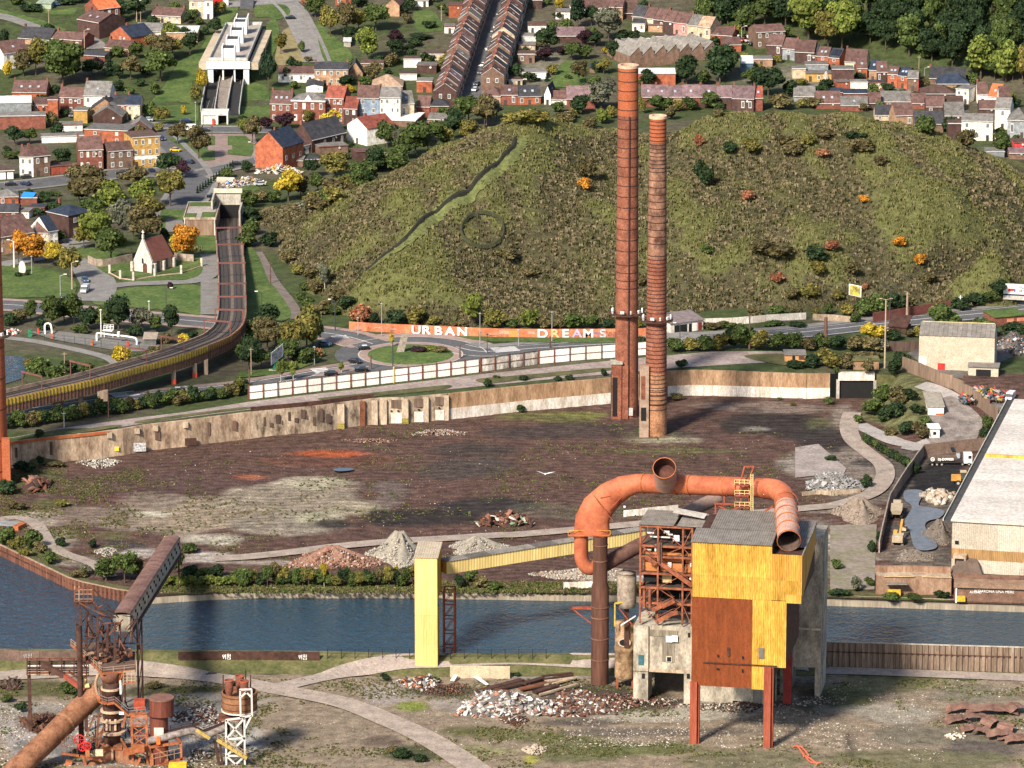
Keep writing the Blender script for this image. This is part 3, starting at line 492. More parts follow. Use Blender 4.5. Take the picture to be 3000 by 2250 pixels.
for lab,a,c,mt,low in wx_l:
 pts=wsub(a,c);r=empty('retaining_wall',(pts[0][0],pts[0][1],ZY),0,lab,'wall');o=r.location
 for(x,y),an,L in along(pts,7.0):
  h=ZT-ZY+.55+(.12*math.sin(x));piece('wall_panel','box',(x-o.x,y-o.y,h/2-.3),(L-.06,.8,h),mt,r,an)
  if low:piece('painted_panel','box',(x-o.x+.43*math.sin(an),y-o.y-.43*math.cos(an),1.6),(L-.05,.08,3.4),low,r,an)
 if a==20:
  for(x,y),an,L in along(wsub(20,345),9):piece('edge_beam','box',(x-o.x,y-o.y-.5,7.5),(L,.5,.8),RUSTO,r,an)
  for px_ in(350,425,476,560):x=G(px_,1250,ZY).x;piece('bracket','box',(x-o.x,wall(x)-o.y-.7,6.6),(1.5,.8,1.6),CONW,r)
  gm=M('graffiti_tag',(.75,.75,.75),.8,.1,2.2,col2=(.08,.08,.09),fine=0)
  x=G(394,1320,ZY).x;piece('graffiti','box',(x-o.x,wall(x)-o.y-.46,1.8),(7.2,.06,2.6),gm,r,.12);piece('graffiti','box',(x-4.6-o.x,wall(x-4.6)-o.y-.47,2.2),(1.2,.06,1.3),M('tag_yellow',(.7,.6,.05)),r,.12)
  x=G(552,1300,ZY).x;piece('rusty_grille','box',(x-o.x,wall(x)-o.y-.6,1.4),(5.2,.3,2.2),RUSTD,r,.1)
  for k,px_ in enumerate((90,180,470,620,690)):x=G(px_,1250,ZY).x;piece('stain','box',(x-o.x,wall(x)-o.y-.43,4.5),(1.6+k%3,.04,3+k%2),M('stain',(.11,.065,.045),.9,.4,1,streak=True),r,.1)
 if a==740:
  for px_,wd in((1000,2.0),(1062,1.6),(1097,1.8),(1124,1.8),(1186,2.0),(1246,1.8),(1305,1.8)):
   x=G(px_,1250,ZY).x;piece('pilaster','box',(x-o.x,wall(x)-o.y-.75,3.7),(wd,.9,7.6),CONW if px_!=1062 else RUST,r)
   if px_ in(1000,1186):piece('hazard_stripe','box',(x-o.x,wall(x)-o.y-1.24,.9),(wd,.06,1.6),M('hazard',(.5,.4,.05),.8,.1,3,col2=(.03,.03,.03),fine=0),r)
  for a2,c2 in((1132,1180),(1192,1240),(1252,1300)):
   x0,x1=G(a2,1250,ZY).x,G(c2,1250,ZY).x;xm=(x0+x1)/2;piece('painted_panel','box',(xm-o.x,wall(xm)-o.y-.45,1.7),(x1-x0,.07,3.2),PAINTW,r,.04)
   piece('soot_patch','box',(xm-o.x,wall(xm)-o.y-.45,6.0),((x1-x0)*.92,.06,2.6),M('soot',(.13,.09,.065),.9,.5,.5,streak=True),r,.04)
   for d in(-1,1):piece('oval_port','cyl',(xm-o.x+d*1.0,wall(xm)-o.y-.5,3.9),(.7,.5,.2),BLACKM,r,rot=(math.pi/2,0,0))
  for(x,y),an,L in along(wsub(742,1095),6):piece('rail_beam','box',(x-o.x,y-o.y+.3,8.6),(L-.05,.5,1.3),RUSTD,r,an)
  for k in range(14):x=G(760+k*18,1250,ZY).x;piece('stain','box',(x-o.x,wall(x)-o.y-.44,3+(k*1.7)%3),(.5+(k%4)*.7,.04,1.4+(k*1.3)%2.6),M('stain_dark',(.07,.045,.035),.9,.4,1,streak=True),r,.08)
x0=G(1800,1190,ZY);x1=G(1966,1160,ZY)
r=empty('retaining_wall',(x0 .x,wall(x0 .x),ZY),0,'stretch of brown retaining wall directly behind the two brick chimneys','wall')
for(x,y),an,L in along([(x0 .x,wall(x0 .x)),(x1 .x,wall(x1 .x))],6):piece('wall_panel','box',(x-x0 .x,y-wall(x0 .x),3.8),(L-.05,.8,8.2),CONB,r,an)
for k in range(1):pass
b=MB();yy=wall(150);
a=G(2456,1168,ZY);c=G(2562,1170,ZY);r=empty('underpass_portal',a,0,'dark concrete underpass portal at the right end of the brown wall','underpass');b=MB()
b.box(a.x,c.x,wall(a.x)-.6,wall(a.x)+1.2,ZY+5.6,ZY+8.0);WB(b,'lintel',PAINTW,r)
b=MB();b.box(a.x-.6,a.x+.3,wall(a.x)-.7,wall(a.x)+1.2,ZY-.3,ZY+5.6).box(c.x-.3,c.x+.6,wall(a.x)-.7,wall(a.x)+1.2,ZY-.3,ZY+5.6);WB(b,'jamb',CON,r)
b=MB();b.box(a.x+.3,c.x-.3,wall(a.x)+.05,wall(a.x)+.2,ZY-.3,ZY+5.6);WB(b,'dark_opening',BLACKM,r)
b=MB();xs_=np.linspace(c.x+.6,330,30);b.add([q for x in xs_ for q in((x,wall(x)+.35,ZY-1),(x,wall(x)+.35,float(zterr(x,1560.))-.02))],[(2*k,2*k+2,2*k+3,2*k+1)for k in range(29)]);b.build('embankment',LAWND,kind='structure')
# ---------------- white corrugated fence on the terrace ----------------
FW=M('fence_white',(.74,.72,.64),.7,.1,.8,streak=True,col2=(.80,.78,.72));FD=M('fence_sooty',(.22,.18,.15),.8,.8,.5,streak=.3,col2=(.62,.58,.52));POST=M('post_red',(.16,.045,.03),.8,.3,1)
def corr_mesh(name,w,h,mat,pitch=.3,amp=.05,th=.0):
 n=max(4,int(w/pitch)*2);xs_=np.linspace(-w/2,w/2,n+1);b=MB();vs=[]
 for k,x in enumerate(xs_):y=amp*(1 if k%2 else-1);vs+=[(x,y,0),(x,y,h)]
 b.add(vs,[(2*k,2*k+2,2*k+3,2*k+1)for k in range(n)]);return b.mesh(name,mat)
fl_=[(727,1172),(895,1152),(1069,1132),(1210,1115),(1402,1092)];fl2=[(1577,1068),(1690,1057),(1798,1049),(1900,1040)];fl1=[(1407,1083+8),(1574,1069)]
r=empty('terrace_fence',G(727,1172,ZT),0,'long white corrugated sheet fence with red posts along the terrace','fence');o=r.location
for pts,mt,stp in((fl_,FW,4.85),(fl1,FD,5.6),(fl2,FW,4.85)):
 w=[(G(a,b_,ZT).x,G(a,b_,ZT).y)for a,b_ in pts];seg=along(w,stp);me=corr_mesh('fence_panel',seg[0][2]-.1,4.3,mt)
 for k,((x,y),an,L)in enumerate(seg):
  ob=bpy.data.objects.new('fence_panel',me);ob.location=(x-o.x,y-o.y,.15);ob.rotation_euler=(0,0,an);link(ob,r)
  s_=Vector((math.sin(an),-math.cos(an),0));
  piece('fence_rail','box',(x-o.x+s_.x*.14,y-o.y+s_.y*.14,2.3),(L,.1,.14),POST,r,an);piece('fence_rail','box',(x-o.x+s_.x*.14,y-o.y+s_.y*.14,4.45),(L,.14,.1),RUSTD,r,an)
  e=Vector((math.cos(an),math.sin(an),0))*L/2;yl=mt is FW and len(pts)==5 and k==10
  piece('fence_post','box',(x-o.x-e.x+s_.x*.2,y-o.y-e.y+s_.y*.2,2.35),(.24,.3,4.9 if not yl else 5.6),POST if not yl else M('post_yellow',(.75,.55,.03)),r,an)
# ---------------- graffiti wall ----------------
GO=M('graffiti_orange',(.55,.16,.07),.85,.25,.4,col2=(.62,.22,.11));gp=[(1023,966),(1033,968),(1206,977),(1450,987),(1581,989),(1798,989),(1885,987),(1920,985)]
gw=[(G(a,b_,ZT).x,G(a,b_,ZT).y)for a,b_ in gp];r=empty('graffiti_wall',(gw[0][0],gw[0][1],ZT),0,'long orange wall with big white painted letters at the foot of the heap','wall');o=r.location
for(x,y),an,L in along(gw,6):piece('wall_panel','box',(x-o.x,y-o.y,1.35),(L-.03,.3,2.8+.1*math.sin(x*3)),GO,r,an)
def gy(x):return float(np.interp(x,[a[0]for a in gw],[a[1]for a in gw]))
def text(name,s,loc,size,mat,parent,rz=0,rx=math.pi/2,ext=.02,off=0.0,sx=1.0,spacing=1.0):
 cu=bpy.data.curves.new(name,'FONT');cu.body=s;cu.size=size;cu.extrude=ext;cu.offset=off;cu.space_character=spacing;cu.materials.append(mat)
 tmp=bpy.data.objects.new(name,cu);COL.objects.link(tmp);dg=bpy.context.evaluated_depsgraph_get();me=bpy.data.meshes.new_from_object(tmp.evaluated_get(dg));bpy.data.objects.remove(tmp);ob=bpy.data.objects.new(name,me);ob.location=loc;ob.rotation_euler=(rx,0,rz);ob.scale=(sx,1,1);return link(ob,parent)
WL=M('letter_white',(.82,.80,.78),.8,.08);BKL=M('letter_black',(.03,.03,.035),.8,.1);PUR=M('letter_purple',(.42,.33,.45),.8,.3)
for ch,px_,mt in(('U',1204,M('letter_grey',(.55,.55,.56),.8,.3,3)),('R',1236,WL),('B',1272,WL),('A',1304,WL),('N',1338,WL),('D',1573,WL),('R',1612,M('letter_orange',(.75,.42,.2))),('E',1645,WL),('A',1676,PUR),('M',1706,WL),('S',1756,M('letter_dk',(.5,.5,.52),.8,.5,2))):
 x=G(px_,980,ZT).x;text('letter',ch,(x-o.x,gy(x+1.5)-o.y-.34,.1),3.8,mt,r,math.atan2(gy(x+2.5)-gy(x),2.5),off=.11,sx=1.2)
for px_,wd,hh,cc in((1060,5,1.2,(.5,.35,.3)),(1115,4,.5,(.8,.6,.5)),(1160,4,.7,(.75,.6,.5)),(1230,3,1.2,(.1,.1,.12)),(1375,2.5,1.2,(.3,.6,.35)),(1412,2.5,1.4,(.12,.3,.2)),(1450,4,.9,(.75,.5,.4)),(1485,5,1.2,(.8,.75,.65)),(1512,4.5,2.2,(.72,.55,.08)),(1560,3,1.0,(.7,.7,.65)),(1690,3,1.4,(.5,.1,.08)),(1740,4,1.6,(.25,.22,.4)),(1788,3,1.5,(.08,.08,.1))):
 x=G(px_,980,ZT).x;piece('painted_mark','box',(x-o.x,gy(x)-o.y-.165,1.3+.3*math.sin(px_)),(wd,.02,hh),M('mark_%d'%px_,cc,.8,.5,1.6,col2=(.6,.2,.09),fine=.4),r,-.03)
def lowwall(lab,pts,h,mat,step=6,name='boundary_wall',zf=gnd,th=.35):
 w=[hit(*p(*q))for q in pts];r=empty(name,w[0],0,lab,'wall')
 for(x,y),an,L in along([(q.x,q.y)for q in w],step):
  z=zf(x,y);piece('wall_panel','box',(x-w[0].x,y-w[0].y,z-w[0].z+h/2-.1),(L-.04,th,h+.2+.15*math.sin(x*2)),mat,r,an)
 return r,w
lowwall('low white graffitied wall behind the roadside garage',[('R7',1740,705),('R7',2074,695),('R8',300,625),('R8',550,612)],2.2,PAINTW)
lowwall('low pale crumbling wall below the small billboard',[('R8',600,618),('R8',760,625),('R8',890,640)],2.0,CONW)
rr,w=lowwall('long dark red brick wall with painted letters by the road',[('R8',1060,640),('R8',1300,600),('R8',1650,545)],3.2,M('brick_red_dark',(.15,.05,.04),.9,.3,.5))
pz=hit(*p('R8',1500,572));text('letter','PEN',(pz.x-w[0].x,pz.y-w[0].y-.6,.9),2.6,WL,rr,.3,off=.03,sx=1.1)
lowwall('curved brown concrete wall between scrapyard and lane',[('R8',1285,1000),('R8',1420,1050),('R8',1560,1110),('R8',1680,1150),('R8',1800,1230),('R8',1900,1310),('R8',2010,1400)],4.2,M('wall_brown',(.18,.125,.09),.9,.3,.3,streak=True),5)
lowwall('rusty wooden post wall along the back of the scrapyard',[('R8',1180,855),('R8',1500,850),('R8',1900,830),('R8',2230,800)],3.0,M('wall_rusty',(.085,.055,.045),.9,.4,.4,streak=True),3.5)
lowwall('concrete wall with pale coping round the coal yard',[('S7',330,690),('S7',345,620),('S7',375,490),('S7',440,385),('S7',520,275)],3.6,M('yard_wall',(.27,.22,.185),.9,.25,.3),7)
lowwall('brown concrete wall behind the black tipper lorry',[('S7',520,275),('S7',640,260),('S7',790,245)],3.6,M('wall_brown2',(.19,.13,.10),.9,.3,.3),7)
lowwall('low broken concrete wall with white top beside slate rubble',[('S5',490,590),('S5',700,570),('S5',930,545)],1.8,PAINTW,5);lowwall('low white edged wall below the slate rubble heap',[('S7',0,445),('S7',60,438),('S7',130,440),('S7',250,430)],1.3,CONW,4)
lowwall('low cream concrete plinth on the quay behind the gravel',[('S5',0,1175),('S5',120,1172),('S5',240,1172)],1.8,PAINTW,5);lowwall('concrete block wall with metal grating beside yellow tower',[('S4',690,740),('S4',960,748),('S4',1245,752)],3.2,M('block_cream',(.46,.38,.26),.9,.2,.5),6)
rr,w=lowwall('rusty steel flood panel wall with white warning marks',[('P',522,1934),('P',700,1932),('P',937,1934)],2.2,RUSTD,5);w0=w[0]
def glyphs(root,base,x,s,mat):
 """the two danger syllables, drawn as strokes"""
 b=MB();st=[((.05,.75),(.35,.75)),((.05,.75),(.05,.5)),((.35,.75),(.35,.5)),((.05,.5),(.35,.5)),((0,.38),(.42,.38)),((.2,.38),(.2,.1)),((.55,.85),(.55,0)),((.8,.9),(1.1,.9)),((.75,.75),(1.15,.75)),((.85,.65),(1.05,.65)),((.85,.65),(.85,.48)),((1.05,.65),(1.05,.48)),((.85,.48),(1.05,.48)),((1.15,.6),(1.32,.6)),((1.32,.9),(1.32,.42)),((.85,.3),(1.32,.3)),((.85,.3),(.85,0)),((1.32,.3),(1.32,0)),((.85,0),(1.32,0))]
 for(a0,b0),(a1,b1)in st:b.beam((x+a0*s,base[1],base[2]+b0*s),(x+a1*s,base[1],base[2]+b1*s),.17,.06)
 b.build('warning_letters',mat,root)
for px_ in(652,875):q=hit(px_,1933);glyphs(rr,(0,q.y-w0 .y-.3,.35),q.x-w0 .x,1.5,WL)
rr,w=lowwall('dark rusty flood wall at the left edge with faded warning marks',[('P',-60,1932),('P',90,1936),('P',235,1936)],2.6,M('flood_wall',(.13,.085,.07),.9,.35,.6),5);q=hit(70,1936);glyphs(rr,(0,q.y-w[0].y-.3,.5),q.x-w[0].x,1.5,M('faded_white',(.45,.42,.4)))
# ---------------- brick chimneys ----------------
BRK=M('chimney_brick',(.205,.068,.040),.9,.35,.35,col2=(.28,.105,.062),fine=.4);BRT=M('chimney_brick_top',(.42,.115,.04),.9,.3,.5,col2=(.34,.10,.05),fine=.3);BRB=M('chimney_brick_buff',(.30,.13,.065),.9,.35,.35,col2=(.42,.215,.115),fine=.4);BAND=M('steel_band',(.04,.02,.018),.7,.2);BRL=M('chimney_old_stripes',(.16,.07,.045),.9,.6,.35,col2=(.34,.18,.115),fine=.3)
bnd=MB();bnd.lathe([(.99,-.5),(1.0,-.5),(1.0,.5),(.99,.5)],28);BME=bnd.mesh('band',BAND)
def chimney(name,base,r0,r1,h,lab,zs,plat,segs,ladder=True,dark=None):
 r=empty(name,base,0,lab,'chimney');R_=lambda z:r0+(r1-r0)*z/h
 cuts=[0]+[q[0]for q in segs]
 for(z1,mt),z0 in zip(segs,cuts):b=MB();n=6;b.lathe([(R_(z0+(z1-z0)*k/n),z0+(z1-z0)*k/n)for k in range(n+1)],32);b.build('shaft',mt,r,smooth=True)
 b=MB();b.lathe([(r1,h-.8),(r1+.18,h-.8),(r1+.18,h),(r1-.65,h+.05),(r1-.65,h-6)],32);b.build('rim',M('rim_pale',(.55,.36,.25),.9,.25,1),r);b=MB();b.lathe([(r1-.7,h-5.9),(.05,h-5.9)],24);b.build('flue',RUSTO,r)
 for z in zs:
  ob=bpy.data.objects.new('band',BME);q=R_(z)+.06;ob.scale=(q,q,.24);ob.location=(0,0,z);link(ob,r)
 if plat:
  q=R_(plat);b=MB();b.lathe([(q,plat-.5),(q+.9,plat-.2),(q+1.9,plat),(q+1.9,plat+.25),(q,plat+.3)],32);b.build('gallery',RUSTD,r)
  b=MB();b.lathe([(q+1.8,plat+1.2),(q+1.88,plat+1.2),(q+1.88,plat+1.3)],32)
  for k in range(20):an=k*math.pi/10;b.beam(((q+1.84)*math.cos(an),(q+1.84)*math.sin(an),plat+.2),((q+1.84)*math.cos(an),(q+1.84)*math.sin(an),plat+1.3),.07)
  b.build('gallery_rail',RUSTD,r)
  for an,w_,hh in((-2.9,.5,1.2),(-1.9,1.2,.8),(-1.35,.3,1.0),(-.7,.9,.9),(-.2,.5,1.4),(3.5,.25,2.0)):piece('antenna','box',((q+1.2)*math.cos(an),(q+1.2)*math.sin(an),plat+1.2),(w_,.4,hh),M('antenna_white',(.75,.75,.75)),r,an+1.57)
 if ladder:
  b=MB();an=-1.47
  b.beam((math.cos(an)*(R_(0)+.25),math.sin(an)*(R_(0)+.25),2),(math.cos(an)*(R_(h*.86)+.25),math.sin(an)*(R_(h*.86)+.25),h*.86),.35,.3);b.build('ladder',BAND,r)
 return r,R_
B1=G(1835,1218,ZY);B2=G(1921,1272,ZY);B0=G(-24,1412,ZY);h1=ztop(B1,190)-ZY;h2=ztop(B2,338)-ZY
z1s=[h1-1.8-2.85*k for k in range(12)]+[h1-36-3.3*k for k in range(7)]+[h1-60-2.4*k for k in range(4)]
c1,R1_=chimney('brick_chimney',B1,3.6,2.95,h1,'taller left brick chimney with dark ladder line and gallery',z1s,ztop(B1,918)-ZY,[(h1*.70,BRK),(h1*.86,BRK),(h1,BRT)])
z2s=[h2-1.5-1.15*k for k in range(14)]+[h2-19-2.1*k for k in range(10)]+[h2-41.5-1.15*k for k in range(16)]+[h2-62.5-1.25*k for k in range(20)]+[14,12.6,11,9.5,8]
c2,R2_=chimney('brick_chimney',B2,3.3,2.42,h2,'shorter right brick chimney with close steel bands and gallery',z2s,ztop(B2,938)-ZY,[(19,BRB),(h2*.56,BRK),(h2*.92,BRL),(h2,BRT)],False)
c0,R0_=chimney('brick_chimney',B0,4.9,4.0,112,'orange brick chimney cut off by the left picture edge',[4+9*k for k in range(11)],43,[(28,BRT),(112,BRT)],False)
b=MB();b.box(3.6,5.9,-5.0,-3,-.5,14);b.build('buttress',BRT,c0)
b=MB();b.box(-4.6,-1.6,-4.6,-1.0,-.5,17).box(-1.6,0.4,-4.2,-2,-.5,16.5);b.build('flue_block',BRK,c1);b=MB();b.box(-4.75,-4.6,-4.2,-1.6,2,14).box(-4.3,-2.9,-4.75,-4.6,1,13);b.build('flue_opening',BLACKM,c1);b=MB();b.box(-4.9,-1.3,-4.9,-.8,17,17.6);b.build('flue_cap',CON,c1)
piece('graffiti','box',(1.2,-3.75,2.2),(1.3,.05,2.4),M('graffiti_small',(.5,.5,.48),.8,.3,3),c1)
b=MB();b.box(-4.9,-2.2,-3.4,1.5,-.5,21.5);b.build('flue_block',M('flue_concrete',(.27,.19,.14),.9,.3,.5),c2);b=MB();b.box(-4.5,-3.0,-3.55,-3.38,5,9).box(-5.05,-4.88,-2.8,1,12,19);b.build('flue_opening',BLACKM,c2);piece('flue_panel','box',(-3.9,-3.44,15),(1.2,.1,7),BRK,c2)
# ---------------- tram viaduct ----------------
cl=[(667,620,.2),(668,645,.3),(669,688,1),(673,735,2),(678,789,3),(680,862,5),(680,916,6.5),(671,955,7),(648,980,7.2),(615,999,7.3),(506,1039,7.5),(398,1070,7.5),(253,1110,7.5),(120,1140,7.5),(25,1162,7.5),(-90,1185,7.5)]
VC=cr([tuple(G(a,b_,ZT+c))for a,b_,c in cl],8,False)
r=empty('tram_viaduct',(VC[60].x,VC[60].y,ZT),0,'curving tram viaduct with yellow girder leading to the tunnel','viaduct')
def vstrip(o0,o1,dz0,dz1,name,mat,i0=0,i1=None):
 """swept rectangle between lateral offsets and heights along the viaduct"""
 b=MB();L=[];q=VC[i0:i1]
 for k,a in enumerate(q):
  t=q[min(k+1,len(q)-1)]-q[max(k-1,0)];t.z=0;t.normalize();nn=Vector((t.y,-t.x,0))
  for of,dz in((o0,dz0),(o1,dz0),(o1,dz1),(o0,dz1)):v=a+nn*of;L.append((v.x,v.y,v.z+dz))
 for k in range(len(q)-1):b.add([],[]);b.f+=[(4*k+j,4*k+(j+1)%4,4*k+4+(j+1)%4,4*k+4+j)for j in range(4)]
 b.v=L;b.f+=[(3,2,1,0),tuple(4*(len(q)-1)+j for j in range(4))];b.m=[0]*len(b.f);return WB(b,name,mat,r)
BAL=M('ballast',(.135,.105,.085),.95,.4,1.2);RAIL=M('rail_steel',(.05,.042,.04),.5,.2,2)
vstrip(-4.3,4.3,-.9,0,'deck',CON);vstrip(-3.9,3.9,.01,.12,'ballast_bed',BAL);vstrip(-4.5,-4.1,-.9,1.0,'parapet',M('parapet_rust',(.24,.15,.11),.9,.35,.6));vstrip(4.1,4.5,-.9,1.0,'parapet',M('parapet_grey',(.27,.19,.145),.9,.35,.6))
for oc in(-2.0,2.0):
 vstrip(oc-1.5,oc+1.5,.125,.17,'track_bed',M('track_dark',(.06,.048,.042),.95,.4,1.5))
 for d in(-.72,.72):vstrip(oc+d-.09,oc+d+.09,.18,.33,'rail',RAIL)
iG=next(k for k,a in enumerate(VC)if a.z>ZT+6.6)
vstrip(-4.2,-3.4,-3.6,-.9,'girder',M('girder_brown',(.20,.105,.07),.85,.4,.6,streak=True),iG);vstrip(3.4,4.2,-3.2,-.9,'girder',RUST,iG)
gpts=[]
for k in range(iG,len(VC)-1):
 t=VC[k+1]-VC[k];t.z=0;t.normalize();gpts.append((VC[k].x-t.y*4.62,VC[k].y+t.x*4.62))
pane_y=M('girder_yellow',(.62,.40,.045),.7,.25,.8,col2=(.72,.52,.09));pane_o=M('girder_orange',(.42,.20,.06),.8,.3,.8);pane_b=M('girder_rusty',(.20,.10,.07),.85,.35,.8)
sg=along(gpts,1.32);ringm=MB();ringm.lathe([(.33,0),(.45,0),(.45,.1),(.33,.1)],14);RME=ringm.mesh('disc_ring',RUSTD);zg=ZT+7.5;ro=r.location
for k,((x,y),an,L)in enumerate(sg):
 n_=Vector((-math.sin(an),math.cos(an),0));n_=n_ if n_.y<0 else-n_;t_=k/len(sg)
 mt=pane_b if t_<.16 else pane_o if t_<.34 else pane_y;X_,Y_=x-ro.x,y-ro.y
 piece('girder_panel','box',(X_,Y_,7.5-.15),(L-.04,.12,2.0),mt,r,an);piece('girder_foot','box',(X_,Y_,7.5-2.35),(L-.04,.14,2.2),pane_b,r,an)
 piece('stiffener','box',(X_+n_.x*.14-math.cos(an)*L/2,Y_+n_.y*.2-math.sin(an)*L/2,7.5-1.2),(.09,.16,4.2),pane_b if t_<.25 else M('stiff_dark',(.09,.05,.03)),r,an)
 ob=bpy.data.objects.new('disc_ring',RME);ob.location=(X_+n_.x*.1,Y_+n_.y*.1,7.5-1.25);ob.rotation_euler=(math.pi/2,0,an);link(ob,r)
PIER=M('pier_concrete',(.30,.22,.16),.9,.35,.5,streak=True)
for px_,py_,w_ in((160,1217,1.3),(178,1210,1.3),(235,1200,1.2),(300,1192,3.0),(508,1128,1.2),(570,1108,1.2),(603,1100,1.2)):q=G(px_,py_,ZT);b=MB();b.box(q.x-w_/2,q.x+w_/2,q.y+1,q.y+3.5,ZT-.2,ZT+4.4);WB(b,'pier',PIER,r)
for px_,py_ in((508,1128),(570,1108)):q=G(px_,py_,ZT);b=MB();b.box(q.x-.7,q.x+.7,q.y+.8,q.y+3.7,ZT-.1,ZT+1.4);WB(b,'pier_guard',M('guard_red',(.6,.08,.04)),r)
CAT=M('catenary_red',(.15,.06,.05),.8,.25)
for n_,k in enumerate((20,28,35,42,48,56,68,80,88,97,106)):
 if k>=len(VC)-1:break
 a=VC[k];t=(VC[k+1]-a);t.z=0;t.normalize();nn=Vector((t.y,-t.x,0));b=MB();h_=5.2
 r2=empty('catenary_gantry',a,0,'red steel gantry over the tram tracks, %s one below the tunnel mouth'%ORD[n_],'gantry','gantries over the tram tracks');[bar(r2,'post',a+nn*4.3*s,a+nn*4.3*s+Vector((0,0,h_)),.28,CAT)for s in(-1,1)];b=MB();b.beam(a-nn*4.6+Vector((0,0,h_)),a+nn*4.6+Vector((0,0,h_)),.3,.5);WB(b,'crossbeam',CAT,r2)
a=hit(*p('R5',1745,395));c=hit(*p('R5',1952,395));r=empty('tunnel_portal',a,0,'concrete tunnel mouth swallowing the tram tracks','tunnel');w_=c.x-a.x
b=MB();b.box(0,w_,0,3,5.2,9.5).box(-.6,.0,-14,3,-.3,9.5).box(w_,w_+.6,-14,3,-.3,6);b.build('frame',CON,r);b=MB();b.box(-.4,w_+.6,-.6,.2,9.5,11);b.build('parapet',M('portal_band',(.5,.46,.36)),r);b=MB();b.box(0,w_,.1,.3,0,5.2);b.build('dark_opening',BLACKM,r)
a=hit(*p('R5',1492,528));c=hit(*p('R5',1748,528));w_=c.x-a.x;h_=ztop(a,p('R5',0,385)[1])-a.z;r=empty('vent_building',a,0,'square brick ventilation block with grass on its flat roof','building')
b=MB();b.box(0,w_,0,26,-.2,h_);b.build('wall',M('vent_brick',(.22,.12,.085),.9,.3,.4,col2=(.34,.24,.17),streak=True),r);b=MB();b.box(.5,w_-.5,.5,25.5,h_,h_+.15);b.build('gravel_roof',CONC2,r);b=MB();b.box(.5,4,.7,7,h_+.15,h_+.3).box(w_-5,w_-.6,1,9,h_+.15,h_+.3).box(.6,w_-.8,19,25.4,h_+.15,h_+.3);b.build('roof_grass',LAWN,r)
b=MB();b.box(-.2,w_+.2,-.25,.05,h_-.5,h_+.35).box(-.25,.1,0,26.2,h_-.5,h_+.35).box(w_-.1,w_+.25,0,26.2,h_-.5,h_+.35).box(-.2,w_+.2,26,26.3,h_-.5,h_+.35);b.build('roof_edge',CONW,r)
for x in(.3,w_-.3):piece('drain_pipe','box',(x,-.25,h_/2),(.3,.3,h_),M('pipe_pale',(.6,.55,.5)),r)
# ---------------- metro station with decked roof ----------------
ZD=25.0;Zs=lambda x,y:G(560+x/2.3794,y/2.3794,ZD)
A,B_,C_,D_=Zs(125,422),Zs(392,422),Zs(495,172),Zs(245,176);r=empty('metro_station',(A.x,A.y,15.5),0,'concrete metro station deck with five white skylight sheds','station');DEC=M('deck_gravel',(.33,.29,.255),.92,.2,.3);WHC=M('white_concrete',(.70,.68,.63),.85,.15,.6,streak=True)
b=MB();b.add([(q.x,q.y,ZD)for q in(A,B_,C_,D_)]+[(q.x,q.y,ZD-1.2)for q in(A,B_,C_,D_)],[(0,1,2,3),(4,5,1,0),(5,6,2,1),(6,7,3,2),(7,4,0,3)]);WB(b,'deck',DEC,r)
b=MB()
for q0,q1 in((A,B_),(B_,C_),(C_,D_),(D_,A)):b.beam((q0 .x,q0 .y,ZD+.6),(q1 .x,q1 .y,ZD+.6),.3,1.2)
WB(b,'parapet',M('parapet_zinc',(.40,.40,.38)),r);b=MB();b.box(A.x-1,B_.x+1,A.y-.8,A.y,ZD-3.2,ZD-.3);WB(b,'front_beam',WHC,r)
b=MB();b.box(A.x-.6,A.x+1.6,A.y-.3,A.y+2,14,ZD-2).box(B_.x-1.6,B_.x+.6,A.y-.3,A.y+2,14,ZD-2)
for t in(.36,.66):x=A.x+(B_.x-A.x)*t;b.box(x-.3,x+.3,A.y,A.y+2,14,ZD-2)
WB(b,'pier',WHC,r);b=MB();b.box(A.x+1,B_.x-1,A.y+6,A.y+6.3,14,ZD-2);WB(b,'dark_opening',BLACKM,r)
STEP=M('step_stone',(.45,.37,.27),.9,.2,.8)
for q0,q1,s in((A,D_,-1),(B_,C_,1)):
 for k in range(15):
  t=(k+.5)/15;x=q0 .x+(q1 .x-q0 .x)*t;y=q0 .y+(q1 .y-q0 .y)*t;piece('side_slab','box',(x+s*2.4-A.x,y-A.y,ZD-15.5-2.4-(0 if s<0 else 0)),(3.6,(q1 .y-q0 .y)/15-.3,2.6-k*.06),STEP,r)
for k,(x0,x1,y0,y1)in enumerate(((222,300,335,422),(252,328,272,360),(282,355,210,300),(307,380,152,238),(320,390,125,180))):
 q0,q1=Zs(x0,y1),Zs(x1,y1);h_=(AT(0,y0/2.3794,q0 .y).z-ZD)*.98;s=empty('skylight_shed',(q0 .x,q0 .y,ZD),0)if 0 else None;w_=q1 .x-q0 .x
 b=MB();b.box(q0 .x,q1 .x,q0 .y,q0 .y+6,ZD,ZD+h_);sh=WB(b,'skylight_shed',M('shed_white',(.80,.80,.79),.7,.05),r)
 [MB().box(xx,xx+.5,q0 .y-.5,q0 .y+7.5,ZD,ZD+h_+.7).build('fin',WHC,sh)for xx in(q1 .x,q0 .x-.5)];b=MB();b.box(q0 .x+.1,q1 .x-.1,q0 .y+.1,q0 .y+6,ZD+h_,ZD+h_+.25);b.build('shed_roof',M('roof_felt',(.05,.05,.05)),sh)
q0,q1=Zs(335,100),Zs(428,100);b=MB();b.add([(q0 .x,q0 .y,ZD),(q1 .x,q0 .y,ZD),(q1 .x,q0 .y+14,ZD+5),(q0 .x,q0 .y+14,ZD+5),(q0 .x,q0 .y+14,ZD-1),(q1 .x,q0 .y+14,ZD-1)],[(0,1,2,3),(0,3,4),(1,5,2)]);WB(b,'rear_roof',M('zinc_dark',(.08,.08,.085),.6),r)
